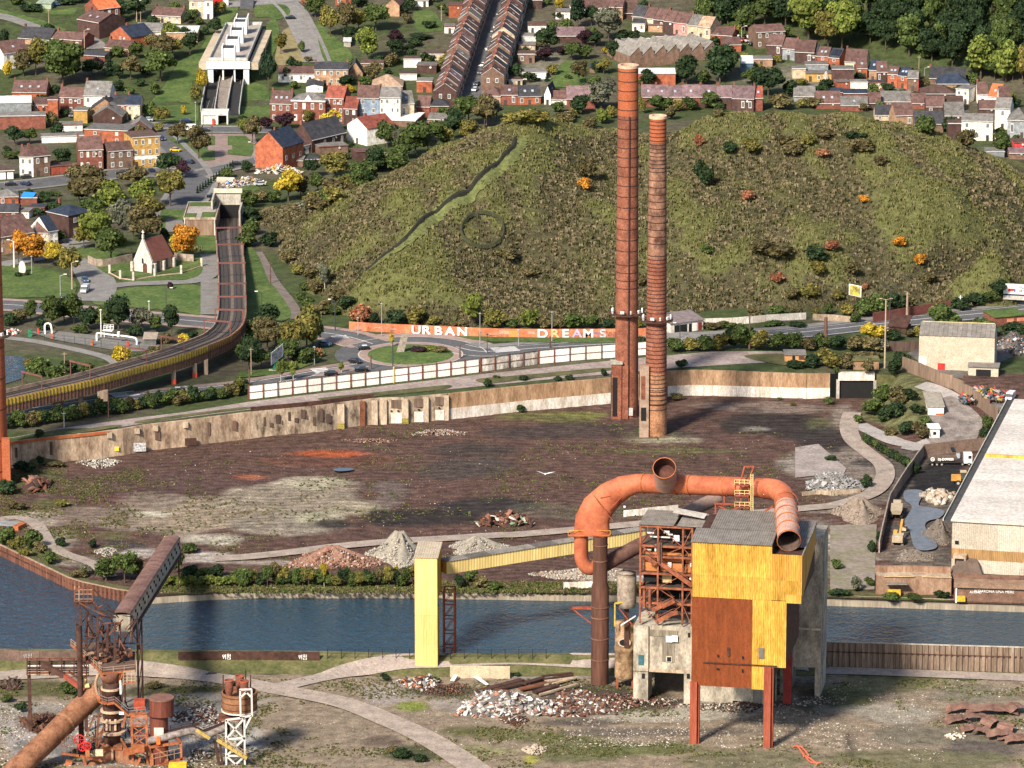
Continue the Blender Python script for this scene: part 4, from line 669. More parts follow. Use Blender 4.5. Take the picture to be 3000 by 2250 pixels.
Zg=lambda x,y:hit(560+x/2.3794,y/2.3794)
for nm,pts,mt,dz in(('track_bed',((150,500),(212,498),(188,620),(165,780),(80,785),(95,640)),M('ballast_black',(.022,.022,.024),.9,.3,.8),.5),('track_bed',((312,500),(385,500),(365,600),(330,805),(255,800),(270,640)),M('ballast_black',(.022,.022,.024)),.5),('platform',((222,500),(305,498),(268,640),(250,772),(172,772),(190,640)),M('platform_paving',(.24,.20,.17),.9,.2,.4),1.6)):
 w=[Zg(*q)for q in pts];bm=MB();n_=len(w);bm.add([(q.x,q.y,gnd(q.x,q.y)+dz)for q in w]+[(q.x,q.y,gnd(q.x,q.y)-.3)for q in w],[tuple(range(n_-1,-1,-1))]+[(k,(k+1)%n_,n_+(k+1)%n_,n_+k)for k in range(n_)]);WB(bm,nm,mt,r)
for pts in(((100,620),(68,790)),((140,505),(100,620)),((215,495),(190,640)),((190,640),(165,785)),((305,495),(275,640)),((275,640),(248,790)),((385,505),(360,620)),((360,620),(335,805))):
 a,c=(Zg(*q)for q in pts);b=MB();b.beam(a+Vector((0,0,1.5)),c+Vector((0,0,1.5)),.3,2.2);WB(b,'side_wall',M('parapet_zinc2',(.42,.40,.37),.8),r)
for x0,x1,x2 in((165,150,105),(195,175,140),(330,305,275),(352,335,305)):
 w=[Zg(x0,520),Zg(x1,650),Zg(x2,780)];b=MB()
 for a,c in zip(w,w[1:]):b.beam(a+Vector((0,0,.62)),c+Vector((0,0,.62)),.14)
 WB(b,'rail',M('rail_pale',(.22,.2,.19),.5),r)
a,c=Zg(70,868),Zg(258,868);h_=ztop(a,785/2.3794)-a.z;b=MB();w_=c.x-a.x;r=empty('station_entrance',a,0,'pale concrete metro entrance with open doorway facing the square','entrance')
b.box(0,w_,0,8,h_-1.1,h_).box(0,.6,0,8,-.3,h_-1.1).box(w_*.56,w_*.63,0,8,-.3,h_-1.1).box(w_-.6,w_,0,8,-.3,h_-1.1);b.build('frame',M('pale_grey',(.52,.52,.48),.8,.12),r);b=MB();b.box(.6,w_*.56,.4,.6,-.2,h_-1.1);b.build('wall_panel',M('panel_grey',(.60,.60,.57)),r);b=MB();b.box(w_*.63,w_-.6,7,7.2,0,h_-1.1);b.build('dark_opening',M('doorway_brown',(.10,.08,.07)),r);piece('ticket_machine','box',(w_*.45,-.1,1.1),(.9,.6,2.2),M('machine_red',(.65,.06,.05)),r);text('sign','Metro',(w_*.68,-.05,h_-.8),.6,M('sign_grey',(.2,.25,.25)),r)
# ---------------- the old plant on the near bank ----------------
class Frame:
 def __init__(s,o,rz):s.o=Vector(o);s.rz=rz;s.R=Matrix.Rotation(rz,3,'Z');s.Ri=s.R.transposed()
 def lo(s,w):return s.Ri@(Vector(w)-s.o)
 def wo(s,u,v,z):return s.o+s.R@Vector((u,v,z))
 def at(s,r,x,y,v):
  d=s.Ri@Vector(ray(*p(r,x,y)));c=s.Ri@(Vector((0,0,HC))-s.o);t=(v-c.y)/d.y
  return c+d*t
FB=Frame(G(2031,2179,0),math.radians(-10.5))
YEL=M('cladding_yellow',(.50,.27,.035),.7,.3,.45,col2=(.66,.40,.075),streak=.2,fine=.3);YELD=M('cladding_ochre_shaded',(.46,.235,.035),.7,.25,.4,col2=(.56,.31,.06),streak=True);RPAN=M('cladding_rust',(.25,.068,.022),.75,.25,.8,streak=.3,fine=.25);RGREY=M('roof_grey',(.19,.17,.15),.8,.25,.5,col2=(.25,.225,.20));REDC=M('column_red',(.27,.055,.03),.8,.25,.6,col2=(.33,.085,.045),streak=True);FRO=M('frame_orange',(.20,.06,.032),.8,.45,.8,col2=(.36,.12,.06));DUCT=M('duct_orange',(.37,.090,.040),.65,.22,.22,col2=(.52,.165,.08),fine=.12);DUCTG=M('duct_faded',(.38,.22,.17),.75,.2,.4,col2=(.46,.29,.23));CONP=M('plant_concrete',(.36,.31,.24),.9,.55,.4,col2=(.52,.46,.37),streak=.45);WSC=M('scrap_white',(.70,.69,.66),.8,.15)  # ochre is the darker yellow of the right-hand walls, shade included in the colour
bld=empty('plant_building',FB.o,FB.rz,'tall yellow and rust clad plant building on red legs beside the canal','industrial building')
def csheet(name,u0,u1,z0,z1,v,mat,parent,along='u',pitch=.42,amp=.07):
 b=MB();n=max(4,int(abs(u1-u0)/pitch)*2);vs=[]
 for k in range(n+1):
  t=u0+(u1-u0)*k/n;a=v+amp*(1 if k%2 else-1)
  vs+=[(t,a,z0),(t,a,z1)]if along=='u' else[(a,t,z0),(a,t,z1)]
 b.add(vs,[(2*k,2*k+2,2*k+3,2*k+1)for k in range(n)]);return b.build(name,mat,parent)
uL=FB.at('P',2028,1700,0).x;uM=FB.at('P',2204,1800,0).x;uN=FB.at('P',2262,1610,0).x;uR=FB.at('P',2303,1850,0).x;uX=FB.at('P',2350,1650,0).x;uC=FB.at('P',2242,2000,0).x
zt=FB.at('P',2028,1587,0).z;zb=FB.at('P',2028,1748,0).z;z0=FB.at('P',2028,2008,0).z;zn=FB.at('P',2300,1625,0).z;zs_=FB.at('P',2330,1762,0).z;zr=FB.at('P',2290,1957,0).z;zm=FB.at('P',2028,1683,0).z
csheet('cladding_sheet',uL,uN,zm,zt,0,YEL,bld);csheet('cladding_sheet',uL,uN,zb,zm,.06,YEL,bld);csheet('cladding_sheet',uN,uX,zs_+5,zn,.0,YELD,bld);csheet('cladding_sheet',uN,uX,zs_,zs_+5,.05,YEL,bld)
csheet('cladding_sheet',uM,uR,(zb+zr)/2,zb,.12,YEL,bld);csheet('cladding_sheet',uM,uR,zr,(zb+zr)/2,.16,YEL,bld);csheet('cladding_sheet',uM,uC,z0-.2,zr,.2,YEL,bld);csheet('cladding_sheet',uL,uM,(zb+z0)/2+3,zb,.14,RPAN,bld,pitch=.3);csheet('cladding_sheet',uL,uM,z0,(zb+z0)/2+3,.18,RPAN,bld,pitch=.3)
b=MB();b.box(uL+.2,uN,.3,26.6,z0+.5,zt-.3);b.build('core_wall',RUSTD,bld);b=MB();b.box(uN-.1,uX-.2,.3,26.6,zs_+.2,zn-.35);b.build('core_wall',RUSTD,bld);b=MB();b.box(uN-.1,uR-.2,.35,26.6,zr+.2,zs_+.2);b.build('core_wall',RUSTD,bld)
def roof(u0,u1,v0,v1,z,mat=RGREY,n=None,slope=0):
 b=MB();n=int((u1-u0)/.55)*2;vs=[]
 for k in range(n+1):
  u=u0+(u1-u0)*k/n;d=.07*(1 if k%2 else-1);vs+=[(u,v0,z+d),(u,v1,z+slope+d)]
 b.add(vs,[(2*k,2*k+2,2*k+3,2*k+1)for k in range(n)]);return b.build('roof_sheet',mat,bld)
roof(uL-.4,uN,-.5,8.6,zt+.1,slope=1.0);roof(uL+3,uN,8.6,24,zt+1.15,slope=.6);roof(uN,uX+.2,6,27,zn+.25,slope=.8);b=MB();b.box(uN,uX,.2,6,zn-.6,zn-.4);b.build('duct_cradle',RUST,bld)
b=MB();b.add([(uX,0,zn),(uX,27,zn+.4),(uX,27,zs_+7),(uX,17,zs_+4.6),(uX,.05,zs_)],[(0,4,3,2,1)]);b.build('side_cladding',YELD,bld);b=MB();b.beam((uX+.1,0,zn+.2),(uX+.1,27,zn+.6),.3,.4);b.build('roof_edge',RGREY,bld)  # right wall in darker ochre: its shade is put into the colour
for u,v,h in((0,0,z0+1),(FB.lo(G(2247,2190,0)).x,0,zr),):
 b=MB();b.box(u-.85,u+.85,-.55,.25,0,h).box(u+.85,u+1.35,.25,1.6,0,h+2);b.build('leg',REDC,bld)
c_=FB.lo(G(2306,2063,0));b=MB();b.box(c_.x-1.1,c_.x+1.0,c_.y,c_.y+1.4,0,zs_);b.build('leg',M('column_crimson',(.22,.03,.025),.8,.25,.7),bld);c3=FB.lo(G(2265,2055,0));piece('leg','box',(c3 .x,c3 .y,12),(.9,.9,24),M('column_green',(.02,.06,.03)),bld)
k1=FB.lo(G(2402,2040,0));kl=FB.lo(G(2386,2040,0));ztc=FB.at('S5',2145,660,k1 .y+12).z;zu=FB.at('S6',1900,700,k1 .y).z;u0c=FB.at('S6',1885,500,k1 .y).x
b=MB();b.box(u0c-4,k1 .x,k1 .y,k1 .y+12,zu,ztc);b.build('concrete_tower',CONP,bld);b=MB();b.box(kl.x,k1 .x,k1 .y-.02,k1 .y+12,-.3,zu);b.build('concrete_leg',CONP,bld);b=MB();b.box(u0c-4,u0c-1.5,k1 .y+1,k1 .y+12,-.3,zu);b.build('concrete_leg',CONP,bld)
piece('band','box',((u0c+k1 .x)/2-2,k1 .y-.06,FB.at('S6',1900,390,k1 .y).z),(k1 .x-u0c+3.9,.12,.5),M('concrete_pale',(.55,.48,.36)),bld);b=MB();b.box(uL+.5,u0c-4,k1 .y-6,k1 .y-5,0,30);b.build('back_wall',CONP,bld)
for q in(0,1):piece('drain_pipe','cyl',(u0c-.8+q*(k1 .x-u0c+.9),k1 .y-.4+q*3,22),(.5,.5,34),M('pipe_grey',(.25,.25,.24)),bld)
w1=FB.lo(G(2048,2054,0));w2=FB.lo(G(2240,2060,0));wd=w2 .x-w1 .x;zl=FB.at('P',2100,2005,w1 .y).z
for a0,a1,lo in((0,.52,-.3),(.52,.74,zl-4.0),(.74,1,-.3)):b=MB();b.box(w1 .x+wd*a0,w1 .x+wd*a1,w1 .y-.05*(lo>0),w1 .y+1,lo,zl+3);b.build('base_wall',CONP,bld)
piece('dark_opening','box',(w1 .x+wd*.63,w1 .y+1.2,2.5),(wd*.24,.2,5.5),BLACKM,bld);piece('door','box',(w1 .x+wd*.9,w1 .y-.06,2),(2.2,.1,4),M('door_grey',(.22,.2,.18)),bld)
def fpiece(name,r,x,y,v,w,h,mat,d=.15):q=FB.at(r,x,y,v);return piece(name,'box',(q.x,v-d/2,q.z),(w,d,h),mat,bld)
fpiece('window','S6',1605,590,-.0,1.3,2.6,M('pane_grey',(.14,.135,.12),.4));fpiece('torn_hole','S6',1340,580,.0,.6,2.2,RUSTD);fpiece('torn_hole','S6',1255,612,0,.4,.6,BLACKM);fpiece('torn_hole','S6',1455,625,0,.4,.6,BLACKM);fpiece('torn_hole','S6',1253,718,0,.7,.4,BLACKM);fpiece('torn_hole','S6',1452,733,0,.4,.8,BLACKM);fpiece('torn_hole','S6',1655,745,-.0,.5,1.2,BLACKM)
fpiece('eave_box','S6',1870,150,0,3.6,2.0,YELD,.6);fpiece('stain_band','S6',1430,680,.02,18,.25,RUSTD,.2)
VB=31.0;blk=empty('frame_building',FB.o+FB.R@Vector((-12,VB,0)),FB.rz,'open rusty steel frame floors standing on a ruined concrete block','industrial building');OFF=Vector((12,-VB,0))
def Lb(r,x,y,v=VB):return FB.at(r,x,y,v)+OFF
def bbox_(name,a,c,v0,v1,mat):b=MB();b.box(min(a.x,c.x),max(a.x,c.x),v0,v1,min(a.z,c.z),max(a.z,c.z));return b.build(name,mat,blk)
bbox_('concrete_wall',Lb('S6',690,365),Lb('S6',1040,735),0.3,13,CONP);bbox_('concrete_wall',Lb('S6',572,362),Lb('S6',690,735),-.4,13,CONP);qg=FB.lo(G(1878,2054,0))+OFF
bbox_('concrete_pier',Lb('S6',572,735),Vector((Lb('S6',690,735).x,0,-.4)),-.6,6,CONP);bbox_('concrete_pier',Lb('S6',980,735),Vector((Lb('S6',1040,735).x,0,-.4)),-.3,6,CONP);bbox_('concrete_beam',Lb('S6',690,715),Lb('S6',1040,760),.0,1,CONW);bbox_('dark_opening',Lb('S6',690,740),Vector((Lb('S6',980,735).x,0,-.4)),10,10.3,M('dim_interior',(.07,.06,.055)))
def bp(name,x,y,w,h,mat,v=-.1,r='S6'):q=Lb(r,x,y);return piece(name,'box',(q.x,v,q.z),(w,.3,h),mat,blk)
bp('window',633,640,1.3,2.5,M('pane_teal',(.04,.12,.15),.4),-.5);bp('window_frame',857,640,1.5,1.6,M('frame_pale',(.5,.45,.38)),.2);bp('window',857,640,1.0,1.1,BLACKM,.1);bp('panel',860,475,1.6,1.6,WSC,-.2);bp('panel',905,470,1.5,1.6,WSC,-.3);bp('hole',1018,445,.5,1.1,BLACKM,.2);bp('hole',652,768,.7,1.2,BLACKM,-.7);bp('hole',1015,772,.7,1.2,BLACKM,-.4);bp('soot_patch',850,560,3,6.5,M('soot_wall',(.20,.17,.13),.9,.5,.6,streak=True),.26);bp('soot_patch',780,430,9,1.6,M('soot_wall',(.20,.17,.13)),.26)
floors=[('S5',672),('S5',832),('S5',918),('S5',1055),('S5',1170),('S6',188),('S6',355)];zf_=[Lb(r_,800,y).z for r_,y in floors];ua=Lb('S5',625,900).x;ub_=Lb('S5',1045,900).x;us=[ua,ua+(ub_-ua)*.34,ua+(ub_-ua)*.82,ub_]
def lbar(name,a,c,w,mat=FRO,h=None):
 o=bar(blk,name,a,c,w,mat,h);o.location=(Vector(a)+Vector(c))/2;return o
for v in(0,12):
 for u in us:lbar('column',(u,v,zf_[-1]),(u,v,zf_[0]),.42)
for k,z in enumerate(zf_[:-1]):
 for v in(0,12):lbar('floor_beam',(ua-.3,v,z),(ub_,v,z),.3,FRO,.5)
 for u in us:lbar('cross_beam',(u,0,z),(u,12,z),.25)
 if k>0:b=MB();b.box(ua,ub_,.3,12,z-.12,z);b.build('floor_plate',M('floor_grime',(.075,.055,.045),.9,.4,1),blk)
for k in range(len(zf_)-1):
 for i in range(3):
  if(k,i)in((2,0),(2,1),(3,0)):continue
  if(k+i)%2:lbar('brace',(us[i],0,zf_[k]),(us[i+1],0,zf_[k+1]),.16)
  else:lbar('brace',(us[i+1],0,zf_[k]),(us[i],0,zf_[k+1]),.16)
b=MB();b.box(ua,ub_,11.6,11.9,zf_[-1],zf_[0]);b.build('back_sheeting',M('dim_back',(.06,.045,.038),.9,.5,.6),blk)
for i in(0,1,2):
 for zz,hh in((zf_[3]+2.6,2.4),(zf_[3]+.1,2.2)):b=MB();x0=us[i]+.4;x1=us[i+1]-.4;b.box(x0,x1,2.0,7,zz,zz+hh);b.build('vessel_panel',M('vessel_orange',(.44,.165,.055),.75,.25,.6),blk)
bp('hopper',830,1100,2.4,2.6,M('hopper_cream',(.45,.33,.17)),2,'S5');bp('dark_opening',695,1090,3.2,2.4,BLACKM,1.5,'S5')
for k,(x0,y0,x1,y1,r_)in enumerate(((670,915,750,975,'S5'),(790,970,960,1090,'S5'),(960,1090,1045,1150,'S5'),(770,330,880,270,'S6'),(880,270,930,260,'S6'),(800,215,900,165,'S6'),(720,245,800,205,'S6'))):
 a=Lb(r_,x0,y0,VB-1.2);c=Lb(r_,x1,y1,VB-1.2);lbar('stair',a,c,.25,FRO,1.1);lbar('handrail',a+Vector((0,0,1.1)),c+Vector((0,0,1.1)),.1,FRO)
for k,(x,y,w,h)in enumerate(((835,720,1.4,.6),(910,775,1.6,1.5),(700,735,1.6,.3),(860,740,1.5,.3),(690,865,1.1,.4),(855,995,.9,1.3),(745,850,.4,1.6),(780,765,5,.3),(1030,995,.5,1.0),(1030,1090,.6,1.0))):bp('fitting',x,y,w,h,WSC,.6+.5*(k%3),'S5')
for k,(x,y0,y1)in enumerate(((780,800,980),(795,800,960),(700,1180,1330),(655,1180,1330))):a=Lb('S5',x,y0,VB-.4);c=Lb('S5',x,y1,VB-.4);lbar('pipe',a,c,.28 if k<2 else.55,M('pipe_dark',(.09,.06,.05))if k<2 else FRO)
for k in range(60):
 u=ua+(ub_-ua)*((k*37)%100)/100;z=zf_[-1]+(zf_[0]-zf_[-1])*((k*53)%97)/97;v=.8+k%6;d=((0,0,2.2),(2.6,0,0),(1.2,0,-1.6),(0,3,0))[k%4];lbar('pipework',(u,v,z),(min(u+d[0],ub_),v+d[1],max(z+d[2],zf_[-1])),.16+.12*(k%3),(RUSTD,FRO,RUST,BLACKM,RUSTD,CONW)[k%6])
for u0,u1,t in((ua-.5,ua+(ub_-ua)*.64,0),(ua+(ub_-ua)*.70,ub_+3.5,.3)):
 b=MB();n=30;vs=[]
 for k in range(n+1):u=u0+(u1-u0)*k/n;d=.07*(k%2);vs+=[(u,-.5,zf_[0]+.4+d),(u+.6,10-t*8,zf_[0]+1.4+d)]
 b.add(vs,[(2*k,2*k+2,2*k+3,2*k+1)for k in range(n)]);b.build('roof_sheet',RGREY,blk)
piece('loose_roof_sheet','box',(us[2]+1,5,zf_[0]+2.4),(8,3,.2),M('sheet_pale',(.4,.38,.34)),blk,rot=(.1,.12,-.1))
sb=G(1757,2002,0);st_=empty('rusty_stack',sb,0,'tall dark rusty steel stack under the big orange duct','stack');zk=ztop(sb,p('S5',0,1160)[1]);zk2=ztop(sb,p('S5',0,745)[1])
b=MB();b.lathe([(2.25,0),(2.2,zk),(1.85,zk+1.2),(1.8,zk2)],24);b.build('shaft',M('stack_rust',(.070,.030,.022),.8,.4,.3,col2=(.125,.055,.035),streak=True),st_,smooth=True);BS=MB();BS.lathe([(.97,-.5),(1.05,-.5),(1.05,.5),(.97,.5)],24);BSM=BS.mesh('stiffening_ring',M('ring_rust',(.17,.085,.055)))
for k,z in enumerate((6.5,12,17.5,zk-5,zk,zk+7,zk+11)):ob=bpy.data.objects.new('stiffening_ring',BSM);q=2.25 if z<zk else 1.85;ob.scale=(q,q,.25);ob.location=(0,0,z);link(ob,st_)
zbk=ztop(sb,p('S5',0,1335)[1]);bar(st_,'bracket',sb+Vector((-2,0,zbk)),sb+Vector((-7,0,zbk+.2)),.5,REDC);bar(st_,'bracket',sb+Vector((-2,0,zbk-4)),sb+Vector((-7,0,zbk)),.3,REDC);bar(st_,'bracket',sb+Vector((-2,1.5,zbk)),sb+Vector((-7,.3,zbk+.2)),.3,REDC)
tb=G(1830,2012,0);tk=empty('rusty_tank',tb,0,'banded rusty tank with oval opening on red stand beside stack','tank');zt0=ztop(tb,p('S6',0,780)[1]);zt1=ztop(tb,p('S6',0,335)[1])
b=MB();b.lathe([(2.5,zt0),(2.55,zt0+2),(2.5,zt0+2.3),(2.5,zt1-7.5),(2.65,zt1-7.3),(2.65,zt1-6.4),(2.5,zt1-6.2),(2.5,zt1),(.1,zt1+.4)],24);b.build('shell',M('tank_rust',(.20,.10,.05),.8,.5,.5,col2=(.45,.30,.17)),tk,smooth=True);zo=ztop(tb,p('S6',0,480)[1]);piece('oval_frame','cyl',(-.2,-2.45,zo),(3.2,2.4,.3),M('oval_pale',(.5,.38,.3)),tk,rot=(math.pi/2,0,0));piece('oval_opening','cyl',(-.2,-2.55,zo),(2.5,1.7,.3),BLACKM,tk,rot=(math.pi/2,0,0))
for x in(-1.9,1.9):bar(tk,'leg',tb+Vector((x,-1,0)),tb+Vector((x,-1,zt0+.2)),.5,REDC);bar(tk,'leg',tb+Vector((x,1.5,0)),tb+Vector((x,1.5,zt0+.2)),.5,REDC)
vb=FB.wo(*(FB.at('S5',515,1150,40)));vs_=empty('cracked_vessel',vb-Vector((0,0,6)),0,'pale scaly pressure vessel high between stack and steel frame','vessel');b=MB();b.lathe([(.1,0),(2.2,.6),(2.4,2),(2.4,8.5),(2.0,9.3),(2.3,9.4),(.1,9.6)],22);b.build('shell',M('vessel_scale',(.26,.20,.155),.9,.45,.7,col2=(.36,.3,.24)),vs_,smooth=True);bar(vs_,'stand',vb-Vector((0,0,16)),vb-Vector((0,0,5)),1.2,RUSTD);bar(vs_,'pipe',vb+Vector((-3,-2,-10)),vb+Vector((-3,-2,-4)),.35,M('pipe_yellow',(.5,.35,.05)));bar(vs_,'pipe',vb+Vector((-3,-2,-4)),vb+Vector((0,-2,-3.5)),.35,M('pipe_yellow',(.5,.35,.05)));bar(vs_,'fallen_sheet',vb+Vector((-1.5,-2.6,-9.5)),vb+Vector((2.2,-2.8,-7)),1.0,WSC,.1);bar(vs_,'fallen_bar',vb+Vector((-2,-2.6,-5)),vb+Vector((1.5,-2.8,-9.5)),.3,REDC)
# ---------------- the big orange duct ----------------
dr=FB.wo(*FB.at('S5',232,720,45));du=empty('gas_duct',dr,0,'huge orange steel gas duct arching over the plant with open grey end','duct')
def DW(x,y,v):return FB.wo(*FB.at('S5',x,y,v))
right=FB.R@Vector((1,0,0));upv=Vector((0,0,1));dep=FB.R@Vector((0,1,0))
secs=[((232,735),4.5,2.0,0),((232,690),4.5,2.2,0),((238,600),4.3,2.3,8),((290,500),4.05,2.35,26),((390,405),3.5,2.4,44),((500,345),2.9,2.4,58),((600,322),2.45,2.4,80),((660,321),2.4,2.4,88)]
b=MB();n=24;vs=[]
for(x,y),hw,hd,an in secs:
 c=DW(x,y,45 if x<450 else 44);an=math.radians(an);e=right*math.cos(an)-upv*math.sin(an)
 for k in range(n):t=2*math.pi*k/n;vs.append(c+e*hw*math.cos(t)+dep*hd*math.sin(t))
b.add(vs,[(i*n+k,i*n+(k+1)%n,(i+1)*n+(k+1)%n,(i+1)*n+k)for i in range(len(secs)-1)for k in range(n)]);WB(b,'transition_piece',DUCT,du,smooth=True)
for x in(130,320):c=DW(x,730,45);piece('flange','cyl',c-dr,(4.6,4.6,.5),RUSTO,du)
a,c=DW(40,742,43),DW(380,742,43);bar(du,'flange_walkway',a,c,.9,RUSTO,.3);bar(du,'walkway_rail',a+Vector((0,0,1.2)),c+Vector((0,0,1.2)),.1,YEL)
for q in(a,c,(a+c)/2):bar(du,'rail_post',q,q+Vector((0,0,1.3)),.12,YEL)
for x0,y0,x1,y1 in((300,440,520,395),(270,450,400,620),(250,420,360,560),(370,530,510,400)):bar(du,'seam_rib',DW(x0,y0,42.6),DW(x1,y1,42.6),.18,M('seam_dark',(.24,.06,.03)))
def pipe(name,pts,r_,mat,root,n=24,cap=False,sub=6):
 q=cr([tuple(v)for v in pts],sub,False);b=MB();b.tube(q,r_,n,cap);return WB(b,name,mat,root,smooth=True)
pipe('duct_run',[DW(650,321,44),DW(930,330,42),DW(1200,340,39.5),DW(1500,352,36),DW(1640,362,34.5)],2.42,DUCT,du);bend=[DW(1640,362,34.5),DW(1730,378,32),DW(1785,420,28),DW(1800,470,24),DW(1806,520,20)];pipe('duct_bend',bend,2.6,DUCT,du)
endp=[DW(1806,515,20.4),DW(1812,590,15.5),DW(1820,690,9.5),DW(1828,787,3.5)];pipe('duct_end',endp,2.72,DUCTG,du);pipe('duct_lining',[endp[2],endp[3]*.97+endp[2]*.03],2.62,BLACKM,du,cap=True)if 0 else None
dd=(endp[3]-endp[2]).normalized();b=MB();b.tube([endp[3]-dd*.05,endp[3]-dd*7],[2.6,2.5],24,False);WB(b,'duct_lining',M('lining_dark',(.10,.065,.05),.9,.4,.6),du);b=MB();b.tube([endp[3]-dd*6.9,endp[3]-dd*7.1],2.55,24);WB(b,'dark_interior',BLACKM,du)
RG2=MB();RG2 .lathe([(1,-.5),(1.06,-.5),(1.06,.5),(1,.5)],28);RGM=RG2 .mesh('flange_ring',RUSTO)
def ring_at(c,d,r_,w=.35):
 ob=bpy.data.objects.new('flange_ring',RGM);ob.location=c-dr;ob.scale=(r_,r_,w);ob.rotation_euler=Vector(d).to_track_quat('Z','Y').to_euler();link(ob,du)
hd=(DW(1500,352,36)-DW(650,321,44)).normalized()
for x,y,v in((660,321,43.9),(925,330,42),(1030,334,41),(1315,345,38.3)):ring_at(DW(x,y,v),hd,2.44)
for k,(x,y,v)in enumerate(((1806,470,24),(1806,535,19.3),(1810,580,16),(1815,640,12.5),(1821,705,8.6),(1828,783,3.8))):ring_at(DW(x,y,v),dd,2.74,.3)
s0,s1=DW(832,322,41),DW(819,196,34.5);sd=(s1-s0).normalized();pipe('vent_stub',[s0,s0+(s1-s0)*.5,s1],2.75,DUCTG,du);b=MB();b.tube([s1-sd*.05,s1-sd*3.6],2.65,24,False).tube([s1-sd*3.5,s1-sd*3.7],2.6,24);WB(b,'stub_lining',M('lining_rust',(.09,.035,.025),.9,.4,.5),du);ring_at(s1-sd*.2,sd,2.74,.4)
pipe('duct_leg',[DW(145,735,45),DW(145,850,45),DW(150,930,45),DW(175,985,45.3),DW(215,1008,46),DW(250,1000,47)],1.75,DUCT,du);pipe('lower_flue',[DW(250,1000,47),DW(340,975,48),DW(430,925,49),DW(530,870,51),DW(640,815,53),DW(760,770,55)],1.9,M('flue_brown',(.10,.045,.035),.8,.3,.4,col2=(.16,.085,.065)),du);pipe('rear_flue',[DW(900,615,50),DW(1000,565,53),DW(1120,500,57),DW(1250,440,61)],1.7,M('flue_grey',(.22,.15,.125),.8,.3,.4),du)
piece('notice','box',DW(1638,397,31.6)-dr,(1.0,.1,1.1),WSC,du,FB.rz);piece('notice','box',DW(497,510,42)-dr,(.5,.1,.5),WSC,du,FB.rz)
for x0,y0,x1,y1,v in((1235,485,1235,600,34),(1450,500,1445,615,33),(1235,600,1450,500,33.5),(1235,485,1450,610,33.5),(1225,485,1490,490,33),(1230,600,1450,605,33),(1620,560,1615,665,27),(1625,555,1700,505,26),(1620,660,1710,560,26.5),(1690,560,1620,580,26),(1305,425,1305,480,36)):bar(du,'trestle_member',DW(x0,y0,v),DW(x1,y1,v),.4,REDC)
for x in(1395,1440,1505):bar(du,'platform_post',DW(x,290,31.5),DW(x,515,31.5),.3,REDC)
for x,x2 in((1440,1470),(1505,1545)):bar(du,'platform_post',DW(x,290,31.5),DW(x2,185,36),.35,REDC)
bar(du,'platform_beam',DW(1470,185,36),DW(1545,185,36),.35,REDC)
for y in(330,415,510):
 bar(du,'platform_deck',DW(1390,y,31.5),DW(1508,y+4,31.5),1.6,REDC,.25)
 for d in(14,38):bar(du,'platform_rail',DW(1390,y-d,31),DW(1508,y-d+3,31),.12,M('rail_yellow',(.62,.50,.22)))
 for x in(1390,1430,1470,1508):bar(du,'rail_post',DW(x,y,31),DW(x,y-40,31),.12,M('rail_yellow',(.62,.50,.22)))
for x in(1520,1538):bar(du,'ladder_rail',DW(x,245,30.8),DW(x,612,30.8),.16,M('rail_yellow',(.62,.50,.22)))
for k in range(22):bar(du,'ladder_rung',DW(1520,255+k*16,30.8),DW(1538,255+k*16,30.8),.1,M('rail_yellow',(.62,.50,.22)))
# ---------------- yellow conveyor tower and gallery ----------------
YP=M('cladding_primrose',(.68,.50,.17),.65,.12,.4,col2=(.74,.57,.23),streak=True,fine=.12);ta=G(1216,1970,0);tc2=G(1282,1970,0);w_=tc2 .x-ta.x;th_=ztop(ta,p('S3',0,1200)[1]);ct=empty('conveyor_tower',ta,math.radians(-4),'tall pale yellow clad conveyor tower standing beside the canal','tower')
def tsheet(name,x0,x1,z0,z1,y,al,mat):return csheet(name,x0,x1,z0,z1,y,mat,ct,al,.4,.05)
for k in range(4):tsheet('cladding_sheet',0,w_,th_*k/4+.02,th_*(k+1)/4,-.06*(k%2),'u',YP)
tsheet('cladding_sheet',0,5.5,0,th_*.55,w_,'v',YELD);tsheet('cladding_sheet',0,13,th_*.62,th_,w_,'v',YELD);b=MB();b.box(.15,w_-.15,.15,5.4,0,th_-.3).box(.15,w_-.15,5.4,12.9,th_*.62,th_-.3);b.build('core',YELD,ct)  # tower's right side darker than its front, shade worked into the sheet colour
b=MB();n=20;vs=[]
for k in range(n+1):x=-.25+(w_+.5)*k/n;d=.06*(k%2);vs+=[(x,-.35,th_+d),(x,13.3,th_+.5+d)]
b.add(vs,[(2*k,2*k+2,2*k+3,2*k+1)for k in range(n)]);b.build('roof',M('roof_sandy',(.36,.30,.22),.85,.2,.4),ct)
lat=[ct.matrix_basis@Vector(q)for q in((w_+.8,9,0),(w_+3.6,9,0),(w_+.8,12,0),(w_+3.6,12,0))];zl_=th_*.64
lt=empty('lattice_support',lat[0],0,'red steel lattice support behind the yellow conveyor tower','lattice tower')
for q in lat:bar(lt,'leg',(q.x,q.y,0),(q.x,q.y,zl_),.4,REDC)
for k in range(5):
 za,zb_=zl_*k/5,zl_*(k+1)/5
 for i,j in((0,1),(1,3),(2,3)):bar(lt,'strut',(lat[i].x,lat[i].y,zb_),(lat[j].x,lat[j].y,zb_),.25,REDC);bar(lt,'brace',(lat[i].x,lat[i].y,za),(lat[j].x,lat[j].y,zb_),.16,REDC)
piece('footing','box',((lat[0].x+lat[1].x)/2-lat[0].x,1.5,.9),(6,5,2.0),CON,lt)
ga=ct.matrix_basis@Vector((w_+.1,10.5,0));D1=ga.y;e0=AT(*p('S3',1655,1270),D1);e1=AT(*p('S5',640,735),D1+32)
